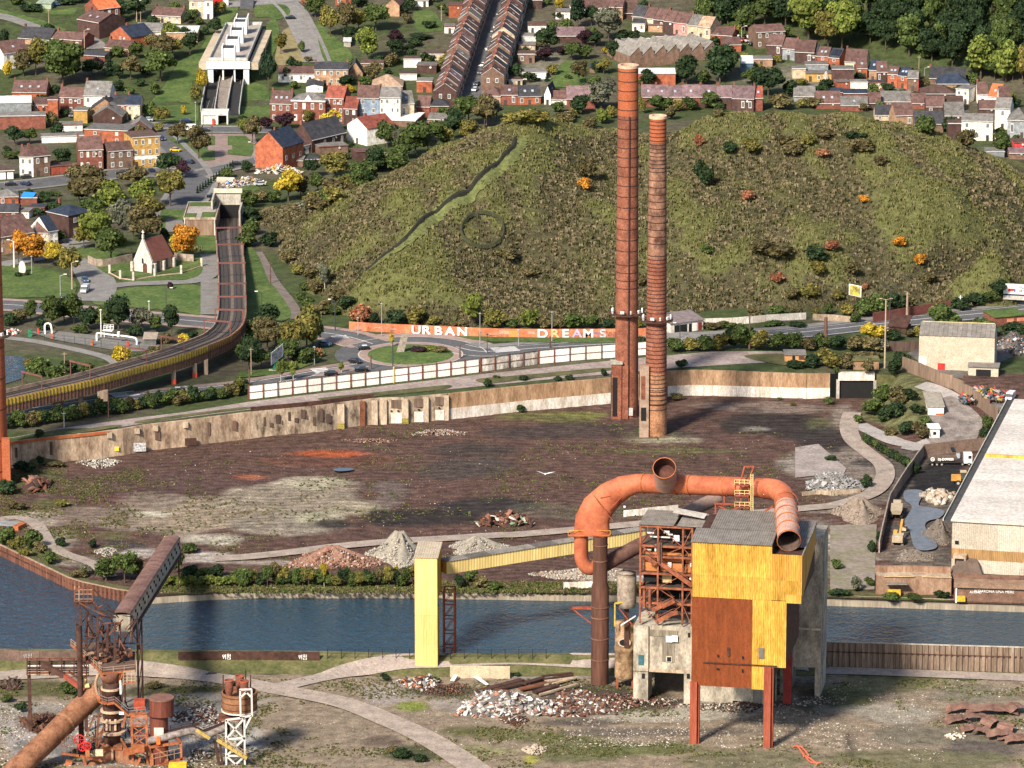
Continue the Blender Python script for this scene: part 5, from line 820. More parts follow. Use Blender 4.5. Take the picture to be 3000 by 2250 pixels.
gl=empty('conveyor_gallery',e0,0,'sloping yellow corrugated conveyor gallery between tower and plant','conveyor');gd=e1-e0;gL=gd.length;gu=gd.normalized();gn=Vector((gu.y,-gu.x,0)).normalized();gz=gn.cross(gu);gz=gz if gz.z>0 else-gz;ns=9
for k in range(ns):
 a=e0+gu*(gL*k/ns);L=gL/ns-.05;b=MB();m_=16;vs=[]
 for i in range(m_+1):c=a+gu*L*i/m_+gn*(1.7+.05*(i%2));vs+=[c-gz*1.7,c+gz*1.6]
 b.add(vs,[(2*i,2*i+2,2*i+3,2*i+1)for i in range(m_)]);WB(b,'side_sheet',YP,gl)
 b=MB();vs=[]
 for i in range(m_+1):c=a+gu*L*i/m_+gz*(1.65+.1*(i%2));vs+=[c+gn*2.0,c-gn*1.9]
 b.add(vs,[(2*i,2*i+2,2*i+3,2*i+1)for i in range(m_)]);WB(b,'roof_sheet',RGREY if k%3!=1 else M('roof_open',(.10,.09,.08)),gl)
b=MB();b.beam(e0-gz*.1,e1-gz*.1,3.2,3.1);WB(b,'core',YELD,gl)
# ---------------- covered inclined bridge over the canal ----------------
n0,n1=AT(*p('S2',985,560),1150),AT(*p('S1',1395,1440),1262);sk=empty('inclined_bridge',n0,0,'long covered skip bridge with rusty curved roof crossing the canal','bridge');gu=(n1-n0).normalized();gn=Vector((gu.y,-gu.x,0)).normalized();gz=gn.cross(gu);gz=gz if gz.z>0 else-gz;gL=(n1-n0).length;ns=14;SIDE=M('bridge_side',(.40,.34,.26),.9,.3,.5,col2=(.50,.44,.35),streak=True);BRF=M('bridge_roof',(.16,.075,.055),.85,.35,.3,col2=(.26,.145,.115))
for k in range(ns):
 a=n0+gu*(gL*k/ns);L=gL/ns-.04;b=MB();b.add([a+gn*2.1,a+gu*L+gn*2.1,a+gu*L+gn*2.1+gz*4.2,a+gn*2.1+gz*4.2],[(0,1,2,3)]);WB(b,'side_panel',SIDE,sk)
 b=MB();vs=[]
 for t in range(7):an=math.pi*(t/6);o_=gn*2.25*math.cos(an)+gz*(4.2+.7*math.sin(an));vs+=[a+o_,a+gu*(L+.04)+o_]
 b.add(vs,[(2*i,2*i+1,2*i+3,2*i+2)for i in range(6)]);WB(b,'roof_panel',BRF,sk)
 for t,hz in((.3,3.4),(.75,1.9)):
  q=a+gu*L*t+gn*2.14+gz*hz;o=bar(sk,'window',q-gz*.4,q+gz*.4,.55,BLACKM,.12)
b=MB();b.beam(n0+gz*2.2,n1+gz*2.0,4.1,4.0);WB(b,'core',SIDE,sk);bar(sk,'bottom_beam',n0+gn*2.2-gz*.3,n1+gn*2.2-gz*.3,.7,RUSTD);b=MB();b.beam(n1+gz*2.3-gu*.2,n1+gz*2.3+gu*.3,4.3,4.6);WB(b,'end_wall',SIDE,sk)
for t,ins in((.12,0),(.2,0),(.96,1)):
 q=n0+gu*gL*t
 for s in(-1,1):bar(sk,'trestle_leg',(q.x+gn.x*2.2*s,q.y+gn.y*2.2*s,gnd(q.x,q.y)-.5),q+gn*2.2*s,.45,RUSTD)
q0,q1=n0+gu*gL*.12,n0+gu*gL*.2
for s in(-1,1):
 for k in range(4):z0_,z1_=1+5.2*k,1+5.2*(k+1);a=q0+gn*2.2*s;c=q1+gn*2.2*s;bar(sk,'trestle_brace',(a.x,a.y,z0_),(c.x,c.y,z1_),.2,RUSTD)
# ---------------- blast furnace head ----------------
DF=1130.0
def Fp(x,y,D=DF):return AT(*p('S2',x,y),D)
fb=Fp(905,1400);fb.z=0;bf=empty('blast_furnace_head',fb,0,'rusty blast furnace top with platforms, uptakes and fat downcomer pipe','blast furnace');ORF=M('furnace_orange',(.30,.085,.032),.8,.45,.7,col2=(.44,.15,.06));RST2=M('furnace_rust',(.13,.05,.033),.75,.4,.4,col2=(.25,.115,.075));RAILW=M('rail_cream',(.36,.24,.16),.8,.2);DCM=M('downcomer',(.20,.075,.036),.75,.45,.3,col2=(.34,.16,.085))
def shaft(pts,rad,mat,name='shaft',D=DF):
 q=[Fp(x,y,D)for x,y in pts];b=MB();b.tube(q,rad,20,True);return WB(b,name,mat,bf,smooth=True)
shaft([(885,870),(895,960)],[2.6,1.9],RST2);shaft([(897,960),(900,1070)],[2.0,2.1],RUSTD);shaft([(900,1070),(905,1260)],[2.15,2.05],M('shaft_dark',(.06,.025,.02),.7,.4,.5));shaft([(908,1260),(912,1500)],[2.2,1.9],M('shaft_dark',(.06,.025,.02)),'shaft')
for x,y,r_ in((897,1012,2.4),(903,1190,2.7),(908,1265,2.9),(910,1360,3.3)):q=Fp(x,y);piece('collar','cyl',q-fb,(r_*2,r_*2,.5),M('collar_pale',(.45,.32,.22),.8,.3,1),bf)
for x in(865,935,890):bar(bf,'collar_fin',Fp(x,1265,DF-2),Fp(x,1355,DF-2.2),.5,M('collar_pale',(.45,.32,.22)),.3)
pipe('uptake',[Fp(905,1490),Fp(860,1560,DF-1),Fp(770,1660,DF-4),Fp(660,1760,DF-8)],2.25,DCM,bf);pipe('uptake',[Fp(920,1490),Fp(990,1560,DF-1),Fp(1090,1650,DF-4),Fp(1200,1750,DF-8)],2.2,DCM,bf);q=Fp(912,1500,DF-2);piece('saddle','box',q-fb,(4.6,1.0,.7),ORF,bf);bar(bf,'saddle_strap',q+Vector((0,-.9,0)),q+Vector((0,-1.2,-2.6)),.5,RAILW)
pipe('downcomer',[Fp(800,1040,DF+6),Fp(700,1130,DF+4),Fp(560,1260,DF),Fp(400,1420,DF-6),Fp(230,1580,DF-12),Fp(20,1790,DF-18)],2.7,DCM,bf,cap=True);b=MB();a=Fp(520,1300,DF-1.5);d_=(Fp(560,1260,DF)-Fp(400,1420,DF-6)).normalized();b.tube([a-d_*.4,a+d_*.4],2.85,20,False);WB(b,'flange_ring',M('flange_brown',(.30,.15,.08)),bf)
ZPf=22.0
def Gz(x,y,z):return G(*p('S2',x,y),z)
pl=[Gz(575,655,ZPf),Gz(640,710,ZPf),Gz(830,890,ZPf),Gz(1095,862,ZPf),Gz(1100,720,ZPf),Gz(820,640,ZPf)]
b=MB();n=len(pl);b.add([(q.x,q.y,ZPf)for q in pl]+[(q.x,q.y,ZPf-.4)for q in pl],[tuple(range(n)),tuple(range(2*n-1,n-1,-1))]+[(k,n+k,n+(k+1)%n,(k+1)%n)for k in range(n)]);WB(b,'platform',M('deck_grime',(.10,.065,.05),.9,.4,1),bf)
def rail(root,pts,h=1.2,mat=RAILW,step=2.2,edge=None):
 for a,c in zip(pts,pts[1:]):
  a=Vector(a);c=Vector(c)
  for hh in(h,h*.55):bar(root,'handrail',a+Vector((0,0,hh)),c+Vector((0,0,hh)),.1,mat)
  k=max(1,int((c-a).length/step))
  for i in range(k+1):q=a+(c-a)*i/k;bar(root,'rail_post',q,q+Vector((0,0,h)),.1,mat)
  if edge:bar(root,'edge_beam',a-Vector((0,0,.2)),c-Vector((0,0,.2)),.25,edge,.55)
rail(bf,pl[:4],1.3,RAILW,2.2,ORF);rail(bf,[pl[3],pl[4]],1.3,RAILW,2.2,ORF)
for k,(x,yt,yb)in enumerate(((655,372,640),(700,385,690),(743,420,760),(792,440,780),(835,480,800),(885,495,800),(930,500,790),(970,480,770),(790,450,660),(870,500,720))):
 D=DF+4+9*(k%3);bar(bf,'column',Fp(x,yt,D),Fp(x,yb,D),.55,RUSTD)
for(x0,y0),(x1,y1)in(((650,330),(740,420)),((740,420),(930,440)),((690,320),(940,440)),((760,210),(960,440)),((640,320),(900,450)),((830,490),(980,480)),((700,390),(835,480)),((680,560),(780,570)),((780,650),(1080,650)),((980,740),(1110,720)),((655,640),(970,480)),((700,690),(830,500)),((743,760),(930,520)),((792,780),(970,600)),((885,800),(830,620)),((930,790),(880,640)),((1040,560),(960,720)),((1110,430),(1130,700)),((1040,540),(1110,440)),((760,320),(860,440)),((830,340),(760,380)),((860,380),(940,410))):bar(bf,'truss_member',Fp(x0,y0,DF+10),Fp(x1,y1,DF+12),.3,RUSTD if(x0+y0)%3 else RUST)
for k in range(46):
 x0,y0=640+(k*71)%460,400+(k*97)%430;x1,y1=x0+(-60,50,0,90,-20)[k%5],y0+(70,90,150,10,120)[k%5];bar(bf,'truss_member',Fp(x0,y0,DF+5+k%11),Fp(x1,min(y1,850),DF+5+(k*3)%11),.18+.05*(k%3),(RUSTD,RUST,RUSTD,RST2)[k%4])
for k in range(40):
 x0,y0=700+(k*83)%420,1090+(k*61)%480;x1,y1=x0+(40,-50,80,0)[k%4],y0+(90,80,10,130)[k%4];bar(bf,'steel_member',Fp(x0,y0,DF+3+k%5),Fp(x1,y1,DF+3+k%4),.22,(RUSTD,RUST,ORF,RUSTD)[k%4])
cg=[Fp(605,310,DF+12),Fp(750,310,DF+12),Fp(750,180,DF+12),Fp(605,215,DF+12)]
for i in range(4):bar(bf,'cage_bar',cg[i],cg[(i+1)%4],.28,RUST)
for x in(605,640,675,712,750):bar(bf,'cage_bar',Fp(x,312,DF+12),Fp(x,185,DF+12),.18,RUST if x>660 else RAILW);bar(bf,'cage_bar',Fp(x,312,DF+16),Fp(x,195,DF+16),.15,RUST)
for y in(215,250,290):bar(bf,'cage_bar',Fp(600,y,DF+12),Fp(750,y,DF+12),.14,RAILW)
q=Fp(675,318,DF+14);piece('cage_floor','box',q-fb,(4.6,4,.4),RUSTD,bf)
for x in(615,650):bar(bf,'ladder_rail',Fp(x,320,DF+12),Fp(x,590,DF+12),.14,RUSTD)
for k in range(14):bar(bf,'ladder_rung',Fp(615,330+k*19,DF+12),Fp(650,330+k*19,DF+12),.1,RUSTD)
q=Fp(642,600,DF+3);b=MB();b.lathe([(.75,ztop(q,p('S2',0,500)[1])-q.z),(.65,-16),(.65,-30)],14,q);WB(b,'mast_pipe',RUSTD,bf);q=Fp(655,900,DF+3);bar(bf,'mast',Fp(650,560,DF+3),Fp(653,1130,DF+3),.75,RUSTD)
for k in range(26):
 x=690+(k*137)%390;y=690+(k*53)%140;q=Fp(x,y,DF+5+k%6);piece('machinery','box',q-fb,(.5+(k%4)*.5,1,.4+(k%3)*.35),(RUSTD,RAILW,RUST,RUSTD,RST2)[k%5 if k%9 else 1],bf,k*.6)
for x0,y0,x1,y1 in((820,895,880,1000),(850,895,860,1010),(1000,880,950,1000),(975,890,960,1000)):bar(bf,'strut',Fp(x0,y0,DF-1),Fp(x1,y1,DF),.4,ORF)
for z_,(x0,x1,y)in((0,(1000,1095,880)),(0,(1000,1095,975))):bar(bf,'hanging_cage',Fp(x0,y,DF-4),Fp(x1,y-8,DF-4),.35,RAILW if y<900 else ORF)
for x in(1000,1030,1065,1095):bar(bf,'hanging_cage',Fp(x,880,DF-4),Fp(x,980,DF-4),.2,RAILW)
for y in(905,930,955):bar(bf,'hanging_cage',Fp(1000,y,DF-4),Fp(1095,y-8,DF-4),.14,RAILW)
wk=[Fp(790,1040,DF+1),Fp(815,1120,DF-2),Fp(870,1140,DF-4),Fp(930,1130,DF-4),Fp(1040,1225,DF-4),Fp(1178,1212,DF-4)]
for a,c in zip(wk,wk[1:]):bar(bf,'walkway',a,c,1.3,ORF,.3)
rail(bf,wk,1.5,M('rail_pale',(.62,.58,.50)),1.6)
pipe('curved_pipe',[Fp(800,890),Fp(775,970),Fp(790,1060),Fp(830,1130)],.35,RAILW,bf,8);pipe('bypass_pipe',[Fp(690,930,DF+4),Fp(675,970,DF+4),Fp(690,995,DF+4),Fp(725,990,DF+4)],.6,M('pipe_cream',(.6,.45,.2)),bf,10);bar(bf,'pipe',Fp(975,950,DF-3),Fp(978,1060,DF-3),.4,WSC)
lo_=[(1065,1240),(1185,1230)];yb_=1560
for x,y in lo_:bar(bf,'tower_leg',Fp(x,y,DF-5),Fp(x+12,yb_+100,DF-5),.55,ORF)
for k in range(4):ya,yb2=1240+80*k,1320+80*k;bar(bf,'tower_strut',Fp(1065,ya,DF-5),Fp(1187,ya-5,DF-5),.35,ORF);bar(bf,'tower_brace',Fp(1065,ya,DF-5),Fp(1190,yb2,DF-5),.22,ORF);bar(bf,'tower_brace',Fp(1190,ya,DF-5),Fp(1065,yb2,DF-5),.22,ORF)
for x0,y0,x1,y1,w_ in((1000,1530,1200,1500,1.4),(1020,1230,990,1330,.5),(1190,1380,1240,1640,.5),(1225,1540,1235,1700,.9),(1215,1490,1465,1450,.6),(1215,1655,1500,1580,.6),(1465,1450,1470,1590,.6),(1240,1480,1350,1560,.4),(1410,1390,1470,1450,.5),(1350,1590,1345,1700,.9),(680,1560,700,1700,.7),(500,1540,640,1560,.5),(650,1560,830,1600,.6),(760,1240,700,1400,.4),(800,1220,780,1500,.5),(840,1330,790,1480,.5),(700,1400,850,1480,.3),(850,1330,700,1500,.3),(560,1600,540,1700,1.6),(1140,1560,1110,1650,.5),(980,1420,1040,1520,.4)):bar(bf,'steel_member',Fp(x0,y0,DF-6),Fp(x1,y1,DF-6),w_,ORF if x0>900 or y0>1520 else RUST)
rail(bf,[Fp(1240,1625,DF-9),Fp(1470,1575,DF-9)],2.4,RAILW,1.6);rail(bf,[Fp(500,1540,DF-9),Fp(625,1555,DF-9)],3.2,RUST,1.0);rail(bf,[Fp(505,1490,DF-9),Fp(555,1430,DF-6),Fp(625,1470,DF-6)],1.4,RUST,1.0)
for q,sz,mt in((Fp(1120,1500,DF-8),(3,1.2,1.9),ORF),(Fp(1132,1140,DF),(2.6,2.5,2.2),M('box_red',(.33,.06,.03))),(Fp(805,1535,DF-8),(1.8,1,1.4),M('box_cream',(.6,.45,.3))),(Fp(710,1540,DF-9),(1,1,1.6),ORF),(Fp(985,1215,DF-3),(1.2,.3,.7),WSC),(Fp(1440,1655,DF-10),(4.2,2.5,2),M('machine_yellow',(.65,.42,.03)))):piece('housing','box',q-fb,sz,mt,bf)
wr=MB();wr.lathe([(.85,-.1),(1.05,-.1),(1.05,.1),(.85,.1)],20);WHM=wr.mesh('valve_wheel',M('valve_red',(.55,.03,.03)))
for x,y,s_ in((642,1430,1.25),(670,1490,1.0),(705,1480,1.0)):
 q=Fp(x,y,DF-9);ob=bpy.data.objects.new('valve_wheel',WHM);ob.location=q-fb;ob.scale=(s_,s_,s_);ob.rotation_euler=(math.pi/2,0,.2);link(ob,bf)
 for an in(0,1.05,2.1):d_=Vector((math.cos(an),0,math.sin(an)))*s_*.9;bar(bf,'valve_spoke',q-d_,q+d_,.12,M('valve_red',(.55,.03,.03)))
piece('legs_down','box',Fp(905,1700)-fb,(3,3,30),RUSTD,bf).location.z=6
q0=Fp(215,900,1150);pr=empty('pipe_rack',Vector((q0 .x,1150,0)),0,'rusty raised pipe rack on posts left of the blast furnace','pipe rack')
for y,w_,mt in((772,.3,RUST),(797,.45,RUSTD),(815,.55,RUSTD),(832,.4,WSC),(850,.5,RUSTD),(868,.4,RUSTD),(888,.5,RUST),(905,.35,CONW)):bar(pr,'pipe',Fp(215,y,1150),Fp(720,y-2,1150),w_,mt,kind='cyl')
for x in(220,300,400,500,600,700):bar(pr,'frame_post',Fp(x,770,1149),Fp(x,905,1149),.3,RUSTD)
for x in(235,):a=Fp(x,905,1150);bar(pr,'leg',a,(a.x,1150,0),.8,RUSTD)
a=Fp(690,905,1150);bar(pr,'leg',a,(a.x,1150,0),.8,RUSTD);bar(pr,'chute',Fp(340,820,1147),Fp(520,910,1145),1.2,RUSTD);bar(pr,'chute',Fp(520,910,1145),Fp(730,1065,1138),1.0,M('chute_red',(.25,.06,.04)));bar(pr,'chute',Fp(560,880,1146),Fp(735,1000,1140),.4,RUSTD)
q=Fp(1310,1200,1126);tk2=empty('water_tank',Vector((q.x,q.y,0)),0,'flat topped rusty round tank with half cut lower side','tank');zt_,zm_=ztop(q,p('S2',0,1088)[1]),ztop(q,p('S2',0,1225)[1]);b=MB();b.lathe([(2.9,zm_),(2.95,zt_),(.05,zt_+.15)],28);b.build('shell',M('tank_oxide',(.115,.030,.020),.75,.35,.4,col2=(.18,.055,.035),streak=True),tk2,smooth=False);b=MB();b.lathe([(2.2,0),(2.2,zm_+.01),(2.9,zm_)],28,(-.7,0,0));b.build('lower_shell',M('tank_oxide',(.115,.030,.020)),tk2);b=MB();b.lathe([(2.92,zt_-.25),(3.05,zt_-.25),(3.05,zt_+.1),(.05,zt_+.22)],28);b.build('lid',M('tank_lid',(.20,.10,.075),.85,.25,.6),tk2);piece('door_panel','box',(-.6,-2.3,ztop(q,p('S2',0,1345)[1])),(2.3,.3,2.2),M('panel_pale',(.5,.47,.40)),tk2);piece('signal_box','box',(-.7,-2.9,ztop(q,p('S2',0,1405)[1])),(.9,.6,1.8),M('box_orange',(.75,.16,.03)),tk2)
pb=empty('pipe_bridge',Fp(1200,1400,1124),0,'dark pipe bridge with handrails between tank and funnel tower','pipe bridge');PBP=[Fp(1200,1440,1124),Fp(1380,1400,1124),Fp(1560,1360,1126),Fp(1650,1400,1127),Fp(1830,1330,1130)]
pipe('pipe',PBP,.9,M('pipe_lagged',(.17,.13,.115),.8,.5,.8,col2=(.33,.28,.26)),pb,12)
for a,c in zip(PBP,PBP[1:]):bar(pb,'walkway',a+Vector((0,1.5,.8)),c+Vector((0,1.5,.8)),1.2,RUSTD,.25)
rail(pb,[q+Vector((0,1,1))for q in PBP],1.3,RUSTD,1.5);bar(pb,'stair',Fp(1590,1350,1122),Fp(1700,1420,1122),.4,M('stair_yellow',(.42,.30,.08)),.8);bar(pb,'stair',Fp(1760,1430,1122),Fp(2000,1580,1122),.5,M('stair_yellow',(.42,.30,.08)),.8);rail(pb,[Fp(1760,1430,1121.5),Fp(2000,1580,1121.5)],1.5,M('stair_rail',(.35,.24,.10)),1.3);bar(pb,'support',Fp(1740,1440,1124),Fp(1790,1700,1124),.7,RUSTD);bar(pb,'support',Fp(1780,1440,1124),Fp(1810,1700,1124),.5,RUSTD)
WST=M('white_steel',(.58,.55,.51),.8,.25,.8,col2=(.66,.63,.59));q=Fp(1930,1500,1128);wt_=empty('funnel_tower',Vector((q.x,q.y,0)),0,'white lattice tower carrying a banded rusty vat with three funnels','tower')
for x0,y0,x1,y1 in((1830,1270,1835,1720),(1980,1255,1985,1720),(1830,1270,1985,1250),(1830,1270,1980,1420),(1980,1255,1835,1420),(1835,1425,1985,1415),(1835,1425,1985,1560),(1985,1415,1835,1560),(1835,1560,1985,1560),(1835,1560,1985,1700),(1985,1560,1835,1700),(1945,1025,1950,1250),(2038,1020,2042,1240),(1940,1025,2040,1020),(1950,1085,2000,1040),(2038,1085,1990,1040),(1945,1250,2042,1235),(2035,1240,1985,1340)):bar(wt_,'lattice_member',Fp(x0,y0,1124),Fp(x1,y1,1124),.42,WST)
for x in(1850,1970):bar(wt_,'rear_leg',Fp(x,1200,1131),Fp(x+4,1720,1131),.7,RUSTD)
vc=Fp(1940,1110,1130);b=MB();b.lathe([(.1,-2.3),(4.2,-2.3),(4.25,2.2),(4.0,2.2),(4.0,1.2),(.1,1.2)],26,vc);WB(b,'vat',M('vat_brown',(.20,.085,.04),.8,.35,.5,col2=(.29,.14,.07)),wt_)
for z_ in(-1.5,0,1.5):b=MB();b.lathe([(4.22,z_-.08),(4.34,z_-.08),(4.34,z_+.08)],26,vc);WB(b,'vat_hoop',RUSTD,wt_)
b=MB();b.lathe([(4.2,-2.5),(4.4,-2.5),(4.4,-2.2),(4.2,-2.2)],26,vc);WB(b,'vat_rim',WST,wt_)
for x,y,D in((1855,950,1128),(1942,915,1133),(1978,955,1129)):
 q=Fp(x,y,D);b=MB();b.lathe([(.75,-5.5),(.75,-3.2),(.95,-2.6),(1.05,0),(1.0,.05),(.9,-.1),(.8,-1.5)],18,q);WB(b,'funnel',M('funnel_rust',(.17,.06,.04),.8,.3,.5),wt_,smooth=True);b=MB();b.lathe([(.82,-.8),(.02,-.8)],18,q);WB(b,'funnel_mouth',M('funnel_orange',(.42,.09,.03)),wt_);b=MB();b.lathe([(1.0,-.1),(1.15,-.1),(1.15,.12),(.95,.12)],18,q);WB(b,'funnel_rim',M('funnel_orange',(.42,.09,.03)),wt_)
for x,y0,y1 in((1808,905,1080),(1990,865,1000),(2030,905,1010)):bar(wt_,'vent_pipe',Fp(x,y0,1131),Fp(x,y1,1131),.3,RUSTD)
for x in(1865,1985):bar(wt_,'vat_leg',Fp(x,1170,1130),Fp(x,1240,1130),1.0,CONW)
piece('deck','box',Fp(1905,1245,1129)-wt_.location,(8,5,.4),RUST,wt_)
# ---------------- houses ----------------
WC=dict(br=(.19,.066,.046),db=(.075,.040,.034),ob=(.32,.095,.048),wh=(.70,.67,.61),cr=(.52,.41,.28),tn=(.35,.215,.13),pk=(.66,.22,.19),gy=(.22,.235,.25),bl=(.20,.25,.32),mu=(.40,.24,.07),bk=(.02,.024,.032),nb=(.07,.12,.17),bn=(.17,.105,.075),rd=(.5,.05,.06))
RC=dict(rb=(.105,.058,.050),rr=(.20,.055,.038),ro=(.55,.13,.05),rd=(.040,.040,.046),rn=(.022,.032,.055),rg=(.15,.14,.13),rw=(.62,.61,.58),rl=(.145,.095,.10),rt=(.32,.22,.15),rm=(.085,.05,.04),bt=(.05,.22,.6))
def wm_(k):return M('wall_'+k,WC[k],.9,.38,.55,rand=.15,fine=.32)
def rm_(k):return M('tiles_'+k,RC[k],.85,.42,.55,rand=.2,fine=.45)
GUT=M('gutter_white',(.52,.50,.47),.8,.15);PANE=M('window_glass',(.035,.04,.05),.15,.2,.5,spec=.6);FRM=M('window_frame',(.62,.60,.56),.7,.1);CHB=M('stack_brick',(.18,.07,.05),.9,.3);DOOR=M('door_dark',(.06,.045,.04),.7,.3,rand=.4);SHUT=M('blind_white',(.62,.60,.56),.8,.1);SKY=M('skylight',(.32,.36,.42),.2,.1)
def window(par,x,y,z,w,h,ax=0,blind=False):
 o=piece('window','box',(x,y,z),(w,.1,h),SHUT if blind else PANE,par,ax);f=bpy.data.objects.new('frame',unit('ring'));f.material_slots[0].link='OBJECT';f.material_slots[0].material=FRM;f.location=(0,-.5,0);f.scale=(1.22,.7,1.16);link(f,o);return o
HN=[0];HOUSES=[]
def house(r,xl,yl,xr,yr,ye,yrd,dp,ty,wc,rc,rows,cols,lab,ch=1,sky=0,side=0,name='house',cat='house',door=True,extra=None,gut=True):
 A=hit(*p(r,xl,yl));B=hit(*p(r,xr,yr));d=B-A;L=math.hypot(d.x,d.y);an=math.atan2(d.y,d.x);an=max(-.9,min(.9,an));bz=min(A.z,B.z);L=max(2.5,min(L,45))
 pe=p(r,0,ye)[1];prd=p(r,0,yrd)[1];ze=max(2.3,min(15,ztop(A,pe)-bz));ca=math.cos(an)
 if ty in 'gh':zr=AT(1500,prd,A.y+dp/2*ca+L/2*math.sin(an)*0).z-bz
 elif ty=='f':zr=AT(1500,prd,(A.y+B.y)/2).z-bz
 else:zr=ze
 zr=ze+max(.8,min(7.0,zr-ze))if ty in 'ghf' else ze
 root=empty(name,(A.x,A.y,bz),an,lab,cat);wm__,rm__=wm_(wc),rm_(rc);HN[0]+=1;o=.3
 b=MB();b.box(0,L,0,dp,-1.5,ze)
 if ty=='g':
  for x in(0,L):b.add([(x,0,ze),(x,dp,ze),(x,dp/2,zr-.05)],[(0,1,2)])
 if ty=='f':
  for y in(0,dp):b.add([(0,y,ze),(L,y,ze),(L/2,y,zr-.05)],[(0,1,2)])
 b.build('wall',wm__,root);b=MB();t=.22
 if ty=='g':
  k=(zr-ze)/(dp/2);e=o*k
  b.add([(-.12,-o,ze-e),(L+.12,-o,ze-e),(L+.12,dp/2,zr),(-.12,dp/2,zr),(L+.12,dp+o,ze-e),(-.12,dp+o,ze-e)]+[(-.12,-o,ze-e+t),(L+.12,-o,ze-e+t),(L+.12,dp/2,zr+t),(-.12,dp/2,zr+t),(L+.12,dp+o,ze-e+t),(-.12,dp+o,ze-e+t)],[(3,2,1,0),(5,4,2,3),(6,7,8,9),(9,8,10,11),(0,1,7,6),(4,5,11,10),(0,6,9,3),(3,9,11,5),(1,2,8,7),(2,4,10,8)])
 elif ty=='f':
  k=(zr-ze)/(L/2);e=o*k
  b.add([(-o,-.12,ze-e),(L/2,-.12,zr),(L+o,-.12,ze-e),(-o,dp+.12,ze-e),(L/2,dp+.12,zr),(L+o,dp+.12,ze-e)]+[(-o,-.12,ze-e+t),(L/2,-.12,zr+t),(L+o,-.12,ze-e+t),(-o,dp+.12,ze-e+t),(L/2,dp+.12,zr+t),(L+o,dp+.12,ze-e+t)],[(0,3,4,1),(1,4,5,2),(6,7,10,9),(7,8,11,10),(0,1,7,6),(1,2,8,7),(3,9,10,4),(4,10,11,5),(0,6,9,3),(2,5,11,8)])
 elif ty=='h':
  h_=min(dp/2,L/2)*.95;b.add([(-o,-o,ze),(L+o,-o,ze),(L+o,dp+o,ze),(-o,dp+o,ze),(h_,dp/2,zr),(L-h_,dp/2,zr)],[(0,1,5,4),(2,3,4,5),(1,2,5),(3,0,4),(0,3,2,1)])
 else:b.box(-.15,L+.15,-.15,dp+.15,ze,ze+.3)
 rf=b.build('roof',rm__,root)
 if ty=='s0':pass
 if ty in 'gh' and gut:piece('gutter','box',(L/2,-o-.05,ze-.12),(L+.3,.22,.22),GUT,root)
 if ty=='b' and gut:piece('coping','box',(L/2,-.2,ze+.2),(L+.4,.2,.3),GUT if HN[0]%3 else CHB,root)
 if rows and cols:
  fh=ze/rows;ww=min(1.0,L/cols*.36);dc=(HN[0]*7)%cols if door and ze<12 else-1
  for i in range(rows):
   for j in range(cols):
    x=L*(j+.5)/cols
    if i==0 and j==dc:piece('door','box',(x,-.05,1.1),(1.05,.14,2.2),DOOR,root);continue
    window(root,x,-.06,fh*i+fh*.54,ww,fh*.46,0,(HN[0]*3+i*5+j*7)%6==0)
 for k in range(side):
  for i in range(max(1,rows)):
   window(root,L+.06,dp*(k+.5)/side,ze/max(1,rows)*(i+.52),1.0,1.5,math.pi/2)
 if ch:
  for k in range(ch):
   x=(.25 if k==0 else L-.35)if ty!='f' else L/2;yy=dp/2+.3 if ty!='f' else dp*(.3+.5*k);piece('chimney_stack','box',(x,yy,zr+.35),(.75,1.0,1.7),CHB,root)
 if sky and ty=='g':
  an2=math.atan2(zr-ze,dp/2)
  for k in range(sky):piece('skylight','box',(L*(k+1)/(sky+1),dp*.22,ze+(zr-ze)*.44+t+.06),(.9,1.1,.12),SKY,root,rot=(an2,0,0))
 if HN[0]%3==0:piece('satellite_dish','cyl',(L*.7,-.25,ze*.8),(.9,.9,.12),GUT,root,rot=(1.2,0,.4))
 HOUSES.append((A,L,dp,an,lab))
 if extra:extra(root,L,ze,zr,dp)
 return root
def band(col,z,h):
 def f(root,L,ze,zr,dp):piece('fascia_band','box',(L/2,-.08,z),(L+.1,.14,h),col,root)
 return f
def garage(n,col):
 def f(root,L,ze,zr,dp):
  for k in range(n):piece('garage_door','box',(L*(k+.5)/n,-.06,ze*.45),(L/n*.8,.1,ze*.8),col if not isinstance(col,list)else col[k],root)
 return f
GW_=M('garage_white',(.72,.71,.68));GO_=M('garage_orange',(.5,.15,.06));GR_=M('garage_red',(.25,.05,.03));WB_=M('band_white',(.72,.70,.66))
def pedim(root,L,ze,zr,dp):b=MB();b.add([(L*.38,-.3,ze),(L*.62,-.3,ze),(L/2,-.3,ze+2.4),(L*.38,2,ze),(L*.62,2,ze),(L/2,2,ze+2.4)],[(0,1,2),(0,2,5,3),(1,4,5,2)]);b.build('pediment',WB_,root);piece('cornice','box',(L/2,-.25,ze-.1),(L+.3,.4,.5),WB_,root)
def tarp(root,L,ze,zr,dp):b=MB();b.add([(L*.1,-.3,ze+.3),(L*.8,-.4,ze+.35),(L*.9,dp*.7,ze+1.1),(L*.2,dp*.8,ze+1.2)],[(0,1,2,3)]);b.build('blue_tarp',M('tarp_blue',(.03,.25,.75),.6,.2,.6),root)
def gable_red(root,L,ze,zr,dp):piece('side_wall','box',(L+.12,dp/2,ze/2),(.16,dp,ze+.2),wm_('rd'),root)
def solar(root,L,ze,zr,dp):
 for k in range(3):piece('solar_panel','box',(L*(k+.6)/3.2,dp*.24,ze+(zr-ze)*.5+.35),(L/4,dp*.38,.1),M('solar_dark',(.02,.025,.04),.2),root,rot=(math.atan2(zr-ze,dp/2),0,0))
